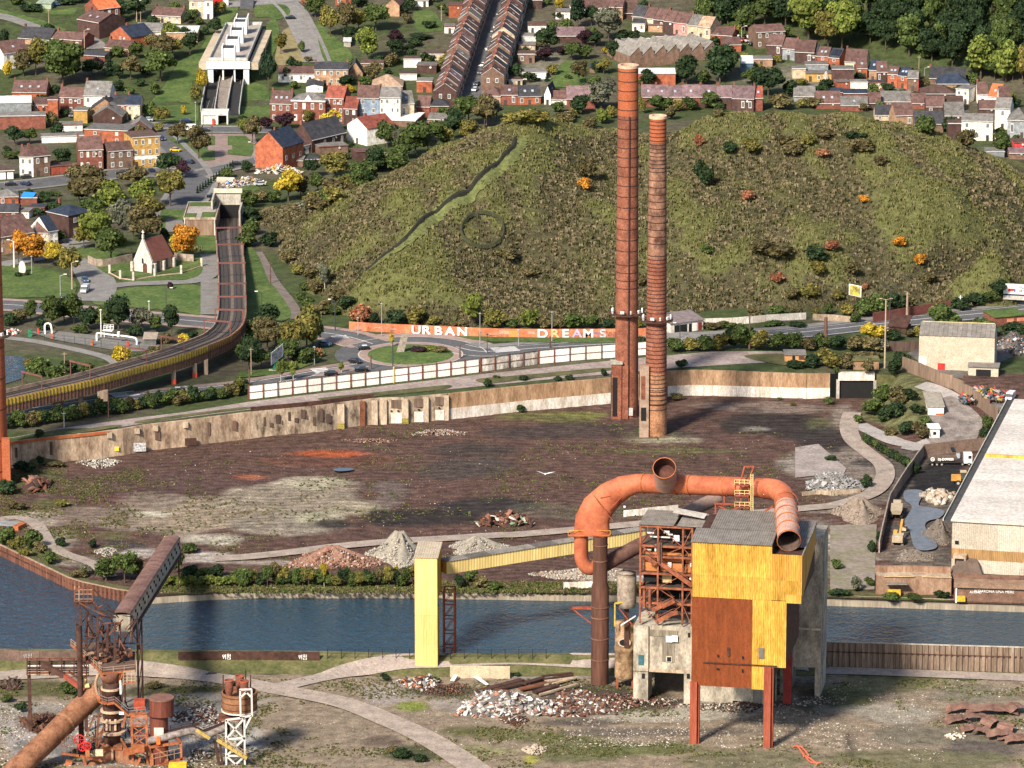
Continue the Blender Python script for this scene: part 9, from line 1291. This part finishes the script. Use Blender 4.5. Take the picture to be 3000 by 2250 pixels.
for t in(('R1',212,1448,5,'black','black car before the white terrace house'),('R1',85,1508,8,'black','black car alone at the left of the lower street'),('R1',210,1505,-40,'navy','dark blue people carrier on the lower street'),('R1',985,1420,10,'black','black car behind the grove trees'),('R1',650,1398,12,'grey','dark car parked before the double brick house'),('R1',1212,1400,14,'navy','dark blue car below the corner building'),('R1',1424,1232,150,'yellow','yellow car beside the small square'),('R1',1530,1328,-30,'navy','dark car turning at the square corner'),('R1',1905,1345,14,'black','black car at the lower edge of the square'),('R1',1655,1072,0,'black','black estate before the metro entrance'),('R1',1535,1062,5,'white','white van at the top of the square','van'),('R1',1195,985,0,'silver','silver car below the green slope'),('R1',1128,975,0,'black','black car before the cream house'),('R1',1505,995,0,'navy','dark blue car beside the yellow bush'),('R1',1312,1140,110,'navy','dark car beside the ochre corner building'),('R1',445,50,20,'blue','blue car at the top left allotments'),('R1',488,38,20,'navy','navy car at the top left allotments'),('R1',578,950,90,'grey','dark car in the alley by the mustard shed'),('R2',415,158,8,'black','black car parked beside the metro deck'),('R2',168,1508,18,'silver','silver car among the junk on the grass'),('R5',690,905,105,'blue','blue car heading to the crossroads'),('R5',690,988,80,'silver','silver van behind the blue car','van'),('R5',556,1048,28,'black','dark car at the end of the left lawn'),('R5',495,592,20,'black','black car beside the white house end'),('R5',1720,222,8,'black','black car above the tunnel mouth'),('R5',1885,218,15,'white','white van above the tunnel mouth','van'),('R5',2040,1335,5,'white','white camper van beneath the viaduct','van'),('R6',695,872,155,'blue','blue car leaving the roundabout'),('R6',1010,903,18,'black','black small car with white roof on the roundabout','car',None,.92,'white'),('R6',942,1010,150,'black','black car entering the roundabout'),('R6',745,1112,5,'black','black car behind the white fence, left one'),('R6',990,1078,5,'black','black car behind the white fence, right one'),('S1',1450,138,187,'black','black small car with white roof on the lower main road','car',None,.95,'white'),('R8',2108,1232,70,'white','white van parked in the scrapyard','van'),('R8',2080,1345,80,'blue','blue van beside the hall roof','van'),('R4',180,270,10,'white','white car at the back of the small car park'),('R4',262,280,10,'white','white van in the small car park','van'),('R4',188,302,60,'red','red car in the small car park'),('R4',238,306,20,'silver','silver car in the small car park'),('R4',262,328,40,'black','black car at the front of the small car park')):car(*t)
for k,(c_,y)in enumerate((('white',268),('blue',252),('grey',218),('white',196),('silver',150),('blue',112),('white',84),('grey',60),('blue',34))):x=1372+(290-y)*.345+12;car('P',x,y,74,c_,'%s car parked along the straight street, %s from the lower end'%(c_,ORD[k]),'car','cars parked along the straight street')
q=hit(*p('R1',1780,45));r=empty('lorry',q,0,'red lorry with white cab at the top edge','lorry');piece('cab','box',(2.6,0,1.6),(2.2,2.3,2.6),PAINT['white'],r);piece('load_bed','box',(-1.4,0,1.7),(5.4,2.3,2.2),PAINT['red'],r);piece('windscreen','box',(3.5,0,2.1),(.5,2.1,.9),MATS['car_glass'],r)
WM_=MB();WM_.tube([(0,-.16,0),(0,.16,0)],.5,16);WME=WM_.mesh('wheel',M('tyre',(.02,.02,.02)))
def wheels(r,pos,s=1.0):
 for x,y in pos:o=bpy.data.objects.new('wheel',WME);o.location=(x,y,.5*s);o.scale=(s,s*1.2,s);link(o,r);h=piece('hub','cyl',(0,-.17 if y<0 else.17,0),(.5,.5,.06),M('hub_grey',(.35,.33,.3)),o,rot=(math.pi/2,0,0))
wheels(r,[(-3,-1),(-3,1),(-1.6,-1),(-1.6,1),(2.4,-1),(2.4,1)])
q=hit(*p('S7',532,312));r=empty('tipper_lorry',q,math.radians(2),'black tipper lorry with white lettering and white cab in the coal yard','lorry');b=MB();b.add([(0,-1.2,1.3),(8.6,-1.2,1.3),(9.0,-1.25,3.1),(.4,-1.25,3.1),(0,1.2,1.3),(8.6,1.2,1.3),(9.0,1.25,3.1),(.4,1.25,3.1)],[(0,1,2,3),(5,4,7,6),(1,5,6,2),(4,0,3,7),(4,5,1,0)]);b.build('tipper_body',M('paint_black_matt',(.008,.008,.009),.5,.1),r)
for a,c in(((.4,-1.25),(9,-1.25)),((.4,1.25),(9,1.25)),((.4,-1.25),(.4,1.25)),((9,-1.25),(9,1.25))):bar(r,'body_rim',(0,0,0),(1,0,0),.1,M('rim_tan',(.45,.36,.24))).parent=r;o=r.children[-1];o.location=((a[0]+c[0])/2,(a[1]+c[1])/2,3.12);o.scale=(.12,.12,max(abs(a[0]-c[0]),abs(a[1]-c[1])));o.rotation_euler=Vector((c[0]-a[0],c[1]-a[1],0)).to_track_quat('Z','Y').to_euler()
piece('load','box',(4.6,0,2.7),(8.2,2.3,.3),M('load_soil',(.12,.085,.065),.95,.4,1),r);piece('cab','box',(12.0,0,2.2),(2.4,2.4,2.9),PAINT['white'],r);piece('cab_window','box',(12.5,-1.22,2.6),(.9,.06,.9),MATS['car_glass'],r);piece('windscreen','box',(13.22,0,2.6),(.06,2.1,1.1),MATS['car_glass'],r);piece('chassis','box',(6.5,0,.95),(12.5,1.0,.35),M('chassis_dark',(.03,.03,.03)),r);piece('wind_deflector','box',(9.2,0,2.8),(1.0,1.6,1.2),M('deflector',(.3,.36,.4)),r);wheels(r,[(x,s*1.05)for x in(1.6,3.0,4.4,10.4,12.3)for s in(-1,1)]);text('lettering','DJ-EXPRESS',(3.2,-1.26,1.75),.95,WL,r,0,off=.03,sx=.95);b=MB();b.lathe([(.42,-.02),(.6,-.02),(.6,.02),(.42,.02)],18);o=b.build('emblem',WL,r,loc=(1.7,-1.25,2.1));o.rotation_euler=(math.pi/2,0,0);b=MB();b.box(-.3,.3,-.02,.02,-.12,.12);b.build('emblem_bar',WL,r,loc=(1.7,-1.26,2.1))
YM=M('machine_ochre',(.48,.25,.06),.7,.25,.8);TAN=M('machine_dusty',(.42,.34,.24),.85,.2,.6)
q=hit(*p('S7',645,395));r=empty('wheel_loader',q,math.radians(-5),'yellow wheel loader with raised bucket on the coal','loader');wheels(r,[(1.6,-1.1),(1.6,1.1),(4.9,-1.1),(4.9,1.1)],1.6);piece('engine_hood','box',(1.0,0,2.1),(2.8,2.0,1.5),YM,r);piece('cab','box',(3.0,0,2.9),(1.5,1.7,2.0),M('cab_glass',(.06,.07,.06),.2),r);piece('cab_roof','box',(3.0,0,4.0),(1.8,1.9,.3),TAN,r);piece('front_frame','box',(4.6,0,1.5),(2.2,1.4,1.0),YM,r)
for s in(-.8,.8):bar(r,'lift_arm',q+Vector((4.4,s,2.0)),q+Vector((6.8,s,3.2)),.35,YM)
b=MB();b.add([(6.8,-1.5,2.6),(8.2,-1.5,2.8),(8.0,-1.5,4.0),(7.0,-1.5,4.0),(6.8,1.5,2.6),(8.2,1.5,2.8),(8.0,1.5,4.0),(7.0,1.5,4.0)],[(0,1,2,3),(7,6,5,4),(0,4,5,1),(3,7,4,0)]);b.build('bucket',TAN,r)
q=hit(*p('S7',405,535));r=empty('dump_truck',q,math.radians(84),'dusty articulated dump truck loaded with earth beside the yard wall','dump truck');wheels(r,[(-1.6,-1.3),(-1.6,1.3),(.2,-1.3),(.2,1.3),(5,-1.3),(5,1.3)],1.6);b=MB();b.add([(-3,-1.1,1.6),(2.6,-1.1,1.6),(3.2,-1.6,3.2),(-3.4,-1.6,2.9),(-3,1.1,1.6),(2.6,1.1,1.6),(3.2,1.6,3.2),(-3.4,1.6,2.9)],[(0,1,2,3),(7,6,5,4),(1,5,6,2),(4,0,3,7),(4,5,1,0),(3,2,6,7)]);b.build('dump_body',TAN,r);piece('cab','box',(5.2,0,2.4),(2.0,2.2,2.0),TAN,r);piece('hood','box',(6.8,0,1.8),(1.6,2.0,1.2),YM,r)
q=hit(*p('S7',412,648));r=empty('excavator',q,math.radians(80),'dusty excavator with long boom beside the grey slurry','excavator')
for s in(-1.3,1.3):piece('track','box',(0,s,.5),(4.4,.7,1.0),M('track_mud',(.14,.11,.09)),r)
piece('house_body','box',(-.6,0,1.9),(3.8,2.9,1.6),TAN,r);piece('cab','box',(1.2,.9,2.4),(1.5,1.1,2.0),YM,r);piece('counterweight','box',(-2.4,0,1.8),(1.0,2.9,1.5),TAN,r)
a=r.matrix_basis@Vector((1.5,-.3,2.2));bar(r,'boom',q+Vector((1.5,-.3,2.2)),q+Vector((7.5,-.3,4.6)),.6,YM,.8);bar(r,'stick',q+Vector((7.5,-.3,4.6)),q+Vector((12,-.3,1.6)),.45,YM,.6);piece('bucket','box',(12.2,-.3,1.0),(1.2,1.4,1.2),TAN,r)
q=hit(*p('R5',180,830));b=MB();b.prism([(-1.0,-.3),(1.0,-.3),(1.0,.3),(-1.0,.3)],0,2.2);b=MB();pts=[(-1.0,0),(1.1,0),(1.2,2.2),(.8,3.6),(.1,4.2),(-.7,3.8),(-1.1,2.4)];n=len(pts);b.add([(x,-.3,z)for x,z in pts]+[(x,.3,z)for x,z in pts],[tuple(range(n)),tuple(range(2*n-1,n-1,-1))]+[(k,n+k,n+(k+1)%n,(k+1)%n)for k in range(n)]);b.build('memorial_stone',M('memorial_white',(.68,.64,.58),.85,.12),None,'rounded white memorial stone on the left lawn','monument',loc=q)
q=Vector((RB.x-3.2,RB.y+1.0,ZT+.6));b=MB();b.add([(-1.3,-.7,0),(1.1,-.7,0),(1.1,.7,0),(-1.3,.7,0),(.4,-.5,5.6),(2.6,-.5,6.0),(2.6,.5,6.1),(.5,.5,5.8)],[(0,1,5,4),(1,2,6,5),(2,3,7,6),(3,0,4,7),(4,5,6,7)]);b.build('standing_stone',M('standing_rock',(.27,.23,.19),.95,.4,1.2,bump=.3),None,'leaning rough standing stone on the roundabout island','monument',loc=q)
for nm,dx,dy,c_,lb in(('flower_bed',2.6,1.6,'p','dark purple planted bed on the roundabout island'),('flower_bed',6.2,3.2,'l','lime green planted bed on the roundabout island'),('flower_bed',9.0,2.0,'b','brown red planted bed on the roundabout island')):o=bpy.data.objects.new(nm,CR['bush'][1]);o.location=(RB.x+dx,RB.y+dy,ZT+.4);o.scale=(7.5,5.5,2.2);o.rotation_euler=(0,0,-.5);o.material_slots[0].link='OBJECT';o.material_slots[0].material=leafmat(c_);link(o,None,lb,'flower bed')
# ---------------- heaps of rubble and scrap ----------------
def heap(name,lab,cat,reg,x,y,rx,ry,h,n,s0,s1,cols,mound=None,flat=1.0,long_=1.0):
 c=hit(*p(reg,x,y));sc=PXM(c)*RG[reg][2];el=(HC-c.z)/math.hypot(c.y,HC-c.z);ax=rx/sc;ay=min(ry/sc/el,ax*1.6);r=empty(name,c,0,lab,cat)
 if mound:
  b=MB();n_=28;m_=7;vs=[(0,0,h)]
  for i in range(1,m_+1):
   for k in range(n_):t=i/m_;a=2*math.pi*k/n_;f=1+.22*math.sin(3*a+x)+.1*math.sin(7*a);vs.append((ax*t*f*math.cos(a),ay*t*f*math.sin(a),h*(1-t)**1.15*(1+.25*math.sin(5*a+3*t))-(.1 if i==m_ else 0)))
  b.add(vs,[(0,1+k,1+(k+1)%n_)for k in range(n_)]+[(1+i*n_+k,1+(i+1)*n_+k,1+(i+1)*n_+(k+1)%n_,1+i*n_+(k+1)%n_)for i in range(m_-1)for k in range(n_)]);b.build('mound',mound,r,smooth=True)
 V=[];C=[];Fq=[];base=np.array([(-1,-1,-1),(1,-1,-1),(1,1,-1),(-1,1,-1),(-.8,-.7,1),(.9,-.8,.8),(.7,.9,1),(-.9,.7,.9)])*.5
 for i in range(n):
  t=math.sqrt(random.random());a=random.random()*6.28;f=1+.22*math.sin(3*a+x)+.1*math.sin(7*a);z=h*(1-t)**1.15;s=random.uniform(s0,s1);R3=Matrix.Rotation(random.random()*6.3,3,'Z')@Matrix.Rotation(random.uniform(-.9,.9),3,'X')@Matrix.Rotation(random.uniform(-.9,.9),3,'Y');S3=np.array([s*random.uniform(.6,1.2)*long_,s*random.uniform(.5,1),s*random.uniform(.3,.8)*flat]);V.append((base*S3)@np.array(R3).T+np.array([ax*t*f*math.cos(a),ay*t*f*math.sin(a),z*random.uniform(.75,1.05)+s*.2]));c_=random.choice(cols);k=random.uniform(.75,1.25);C+=[[c_[0]*k,c_[1]*k,c_[2]*k]]*8;Fq+=[[q_+i*8 for q_ in f_]for f_ in((3,2,1,0),(4,5,6,7),(0,1,5,4),(1,2,6,5),(2,3,7,6),(3,0,4,7))]
 o=bpy.data.objects.new('rubble',npmesh('rubble',np.vstack(V),Fq,STN,C));link(o,r,kind='stuff');return r
WHT=[(.46,.45,.42),(.36,.34,.32),(.62,.61,.58),(.2,.19,.18),(.10,.075,.06),(.3,.14,.09),(.14,.12,.11)];RSTC=[(.12,.05,.03),(.07,.035,.025),(.18,.08,.05),(.05,.03,.025)];BRC=[(.22,.10,.065),(.28,.17,.12),(.15,.07,.045),(.36,.31,.26),(.09,.05,.035)];GRC=[(.28,.25,.21),(.36,.33,.28),(.22,.19,.16),(.42,.39,.34)]
heap('scrap_heap','heap of white scrap appliances and sheets in the foreground','scrap heap','S4',1190,1010,430,110,3.4,900,.4,1.7,WHT,M('scrap_core',(.14,.12,.105),.9,.4,1),.35,1.3);heap('scrap_heap','low brown debris field right of the white scrap heap','debris','S4',1900,1000,330,120,1.3,700,.3,1.1,RSTC*2+WHT[:3]+BRC,M('scrap_core',(.14,.12,.105)),.5,1.4);heap('scrap_heap','small rusty heap below the white scrap heap','scrap heap','S4',1300,1150,120,40,1.2,200,.2,.8,RSTC+WHT[:1],None,.5,1.5);heap('scrap_heap','debris heap at the foot of the yellow tower','debris','S4',420,800,170,60,1.4,220,.3,1.3,RSTC+WHT[:4]+[(.5,.18,.09)],None,.4,1.5);heap('scrap_heap','dark soil and scrap left of the white scrap heap','debris','S4',640,860,230,60,.9,300,.2,.7,RSTC+[(.08,.07,.06)],None);heap('scrap_heap','dark debris carpet in front of the ruined concrete block','debris','S6',500,985,420,60,.9,800,.2,.8,RSTC*2+[(.3,.27,.23),(.42,.38,.33),(.03,.028,.025)],None,.5,1.5);heap('scrap_heap','debris between the red legs of the plant building','debris','S6',1350,1030,330,40,.7,450,.2,.7,RSTC+GRC+[(.03,.03,.028)],None,.5,1.5);heap('timber_pile','small pile of pale timber on the foreground grass','timber pile','S4',1470,1425,95,30,1.0,60,.5,1.0,[(.42,.35,.27),(.36,.29,.22)],None,.5,2.6)
heap('rubble_heap','long heap of broken red brick by the canal trees','rubble heap','S3',750,1235,370,60,4.5,1500,.25,.8,BRC,M('brick_mound',(.22,.12,.085),.95,.4,1));heap('rubble_heap','tall pale gravel heap left of the yellow tower','rubble heap','S3',1300,1190,220,75,7,1400,.2,.7,GRC,M('gravel_mound',(.29,.26,.21),.95,.25,1));heap('rubble_heap','broad pale gravel heap right of the yellow tower','rubble heap','S3',1930,1130,230,55,3.5,900,.2,.6,GRC,M('gravel_mound',(.29,.26,.21)));heap('rubble_heap','pale rubble along the quay behind the stack','rubble heap','S5',200,1070,380,50,2.2,1200,.2,.7,GRC+BRC[:2],M('gravel_mound',(.29,.26,.21)))
heap('slab_pile','pile of grey roofing slabs right of the duct','rubble heap','S7',135,395,115,36,3.0,420,.6,1.9,[(.26,.25,.245),(.19,.185,.18),(.34,.33,.32)],M('slab_core',(.15,.14,.13),.9),.18,1.2);heap('rubble_heap','brown gravel cone beside the site track','rubble heap','S7',245,525,105,40,5,700,.15,.5,[(.23,.18,.14),(.3,.25,.2),(.17,.13,.1)],M('brown_gravel',(.21,.165,.13),.95,.3,1));heap('boulder_heap','heap of pale boulders in the coal yard','boulders','S7',585,455,75,24,2.2,110,.8,2.2,[(.36,.29,.22),(.3,.24,.18),(.5,.44,.38)],M('brown_gravel',(.21,.165,.13)));heap('coal_heap','black coal heap beside the lorry','coal heap','S7',775,330,60,50,6,300,.2,.5,[(.015,.015,.016),(.03,.03,.03)],M('coal',(.018,.018,.019),.8,.3,1));heap('rubble_heap','brown earth bank against the hall side','earth heap','S7',590,620,70,70,5,260,.2,.6,[(.15,.12,.10),(.2,.16,.13)],M('earth_bank',(.145,.12,.10),.95,.3,.6));heap('rubble_heap','low earth heap in front of the excavator','earth heap','S7',480,705,80,24,2.0,260,.2,.6,[(.18,.145,.115),(.24,.2,.16)],M('earth_bank',(.145,.12,.10)));heap('rubble_heap','white rubble at the foot of the left retaining wall','rubble heap','S1',810,715,165,32,1.6,500,.2,.6,GRC+[(.6,.56,.5)],None);heap('scrap_heap','rusty steel offcuts near the left brick chimney','scrap heap','S1',295,905,100,40,2.6,46,1.6,3.4,RSTC+[(.2,.1,.07)],None,.25,1.5);heap('rubble_heap','pale stone heap beside the bank track','rubble heap','S1',860,1435,85,32,1.4,280,.2,.6,GRC,None);heap('scrap_heap','mixed machine scrap heap in mid yard','scrap heap','P',1480,1530,78,16,3.2,170,.6,2.0,RSTC*2+[(.24,.11,.08),(.14,.22,.13),(.5,.46,.4)],None,.4,1.6);heap('rubble_heap','brick bits in the upper yard','rubble','R7',-150,1455-0,1,1,.1,3,.1,.2,BRC,None)if 0 else None;heap('rubble_heap','scatter of brick and stone before the white painted wall','rubble','S3',1630,190,220,26,.6,500,.15,.5,BRC+GRC,None);heap('rubble_heap','scatter of orange brick in the upper left yard','rubble','S3',1080,255,200,20,.5,350,.15,.45,BRC,None)
heap('scrap_heap','brown wire tangle left of the blast furnace','scrap heap','S2',320,1300,130,80,1.6,420,.3,1.0,[(.075,.035,.022),(.11,.055,.035)],None,.2,3);heap('scrap_heap','dark brush heap at the far left foreground','scrap heap','S2',80,995,90,34,1.4,200,.3,1.0,[(.06,.035,.025),(.09,.06,.045)],None,.2,3);heap('scrap_heap','white and rusty scrap beside the tank','scrap heap','S2',1600,1240,190,70,1.4,420,.3,1.0,WHT[:4]+RSTC,None,.3,1.8);heap('scrap_heap','dark scrap tangle in front of the pipe bridge','scrap heap','S2',1610,1570,90,60,1.6,200,.3,1.0,[(.04,.035,.03),(.3,.28,.26),(.07,.05,.04)],None,.3,1.6);heap('scrap_heap','white litter beside the river path','litter','R5',100,1315,60,24,1.2,70,.4,1.2,WHT[:3]+[(.6,.1,.05)],None,.4);heap('scrap_heap','junk heap on the grass above the tunnel','junk heap','R5',1880,115,110,32,2.0,260,.3,1.3,WHT+[(.4,.32,.25),(.1,.3,.6)],None,.4,1.4);heap('scrap_heap','junk heap beside the silver car','junk heap','R2',90,1480,110,40,1.8,220,.3,1.3,WHT+[(.5,.4,.1)],None,.4,1.2);heap('scrap_heap','ladders and junk leaning on the orange gable','junk heap','R2',330,1395,170,16,3.0,170,.4,1.5,WHT[:3]+[(.55,.3,.1),(.4,.35,.3)],None,.3,2.2);heap('scrap_heap','scrap machines strewn over the scrapyard','scrap heap','R8',1900,1190,190,60,1.8,330,.4,1.6,[(.05,.05,.05),(.1,.085,.08),(.3,.28,.26),(.45,.05,.04),(.05,.09,.12),(.4,.25,.04)],None,.5,1.4);heap('scrap_heap','dark scrap hill behind the warehouse','scrap heap','R8',2130,830,130,70,5,360,.4,1.3,[(.08,.075,.075),(.13,.12,.12),(.35,.2,.15),(.4,.4,.4)],M('scrap_hill',(.075,.07,.07),.9,.4,1),.5)
q=hit(*p('R5',1830,105));r=empty('storage_cylinder',q,math.radians(-8),'pale rusty cylinder tank lying on the junk heap','tank');piece('shell','cyl',(0,0,1.2),(2.4,2.4,6.4),M('cylinder_pale',(.52,.40,.30),.8,.25,.8),r,rot=(0,math.pi/2,0));piece('end_cap','cyl',(3.25,0,1.2),(2.2,2.2,.2),CON,r,rot=(0,math.pi/2,0))
rb_=G(*p('S4',1400,800),0);r=empty('beam_pile',rb_,0,'pile of long rusty steel trays and beams behind white scrap','steel pile')
for k,(x0,y0,x1,y1,w_,mt)in enumerate(((945,870,1360,760,1.9,RUSTD),(1100,860,1370,790,1.5,RUSTD),(1340,850,1590,790,1.7,RUST),(1370,800,1550,745,1.6,RUSTD),(1470,880,1680,810,1.8,RUSTD),(1520,900,1870,800,.6,CONW),(1540,730,1820,700,.8,RUSTD),(1570,775,1850,745,.6,CONW),(1340,855,1600,800,.5,CONW),(1640,800,1870,740,.7,M('wood_tan',(.4,.3,.2))),(1560,760,1830,720,.6,RUSTD),(1100,850,1250,870,.5,RUST))):a,c=G(*p('S4',x0,y0),.5+.25*(k%4)),G(*p('S4',x1,y1),.7+.3*(k%3));bar(r,'steel_tray' if w_>1.2 else 'steel_beam',a,c,w_,mt,.4)
for x0,y0,x1,y1 in((700,770,740,715),(720,775,755,720),(900,725,1030,810),(925,720,1040,805)):bar(r,'white_plank',G(*p('S4',x0,y0),.3),G(*p('S4',x1,y1),1.0),.5,WSC,.12)
pb_=G(*p('S8',950,700),0);r=empty('plate_pile',pb_,0,'pile of torn curved rusty plates at the right foreground','scrap plates');PLM=M('plate_rust',(.16,.075,.052),.8,.35,.4,col2=(.25,.145,.11))
for k,(x,y,w_,h_,rz,cv)in enumerate(((900,640,9,4,.1,.8),(1060,650,13,4.5,-.1,.7),(1190,650,6,4,.5,.9),(860,700,7,3.5,.3,.6),(970,700,8,3,-.2,.9),(1060,720,6,3.5,.8,.7),(950,750,6,3,.2,.5),(1010,775,5,3,-.5,.8),(1100,790,7,3.5,.1,.5),(1180,800,8,3,-.2,.6),(1140,750,5,4,1.2,.9),(1220,820,8,2.4,0,.3))):
 q=G(*p('S8',x,y),0)-pb_;b=MB();n=8;vs=[]
 for i in range(n+1):t=i/n-.5;z=math.cos(t*3)*cv*1.6+.15*math.sin(i*2.1+k);vs+=[(t*w_,-h_/2,z+.1*math.sin(i+k)),(t*w_*.95,h_/2,z*.7+.7+.2*math.sin(i*1.7+k))]
 b.add(vs,[(2*i,2*i+2,2*i+3,2*i+1)for i in range(n)]);b.build('plate',PLM,r,loc=(q.x,q.y,.2+.3*(k%3)),rz=rz)
heap('debris_strip','pale litter left of the rusty plates','litter','S8',860,780,50,22,.8,40,.3,1.0,[(.6,.5,.38),(.5,.45,.4)],None,.4,2)
q0=G(*p('S6',1900,1340),0);r=empty('bent_pipe',q0,0,'tangled bent red pipe lying on the foreground ground','scrap pipe')
for pts in(((1860,1345),(1930,1350),(1990,1420)),((1890,1330),(1940,1400),(1950,1430)),((1940,1390),(2000,1470),(2090,1480)),((1960,1420),(2010,1450),(2060,1490))):pipe('pipe',[G(*p('S6',x,y),.4)for x,y in pts],.22,M('pipe_coral',(.55,.13,.07)),r,6,True)
q=hit(*p('S1',80,1215));r=empty('steel_bundle',q,math.radians(-25),'bundle of grey steel tubes at the left yard edge','steel bundle')
for k in range(6):piece('tube','box',(0,k*.8-2,.5),(7,.4,.4),M('tube_grey',(.2,.2,.21)),r)
piece('crate','box',(4,-1.5,.6),(1.8,4.5,1.2),RUSTO,r)
q=AT(1597,1389,1300.0);b=MB();b.add([(-2.6,.3,.9),(-1.2,-.1,.45),(-.3,-.25,.1),(.3,-.25,.1),(1.4,-.1,.35),(2.9,.3,.6),(1.3,.45,.4),(.35,.4,.15),(0,.9,0),(-.35,.4,.15),(-1.3,.5,.5),(0,-.6,-.05),(0,0,-.3)],[(0,1,10),(1,2,9,10),(3,4,6,7),(4,5,6),(2,11,3,7,8,9),(2,12,11),(11,12,3),(3,12,7),(7,12,8),(8,12,9),(9,12,2)]);b.build('gull',M('gull_white',(.8,.8,.8),.8,.03),None,'white gull in flight with spread wings above the dark yard','bird',loc=q)
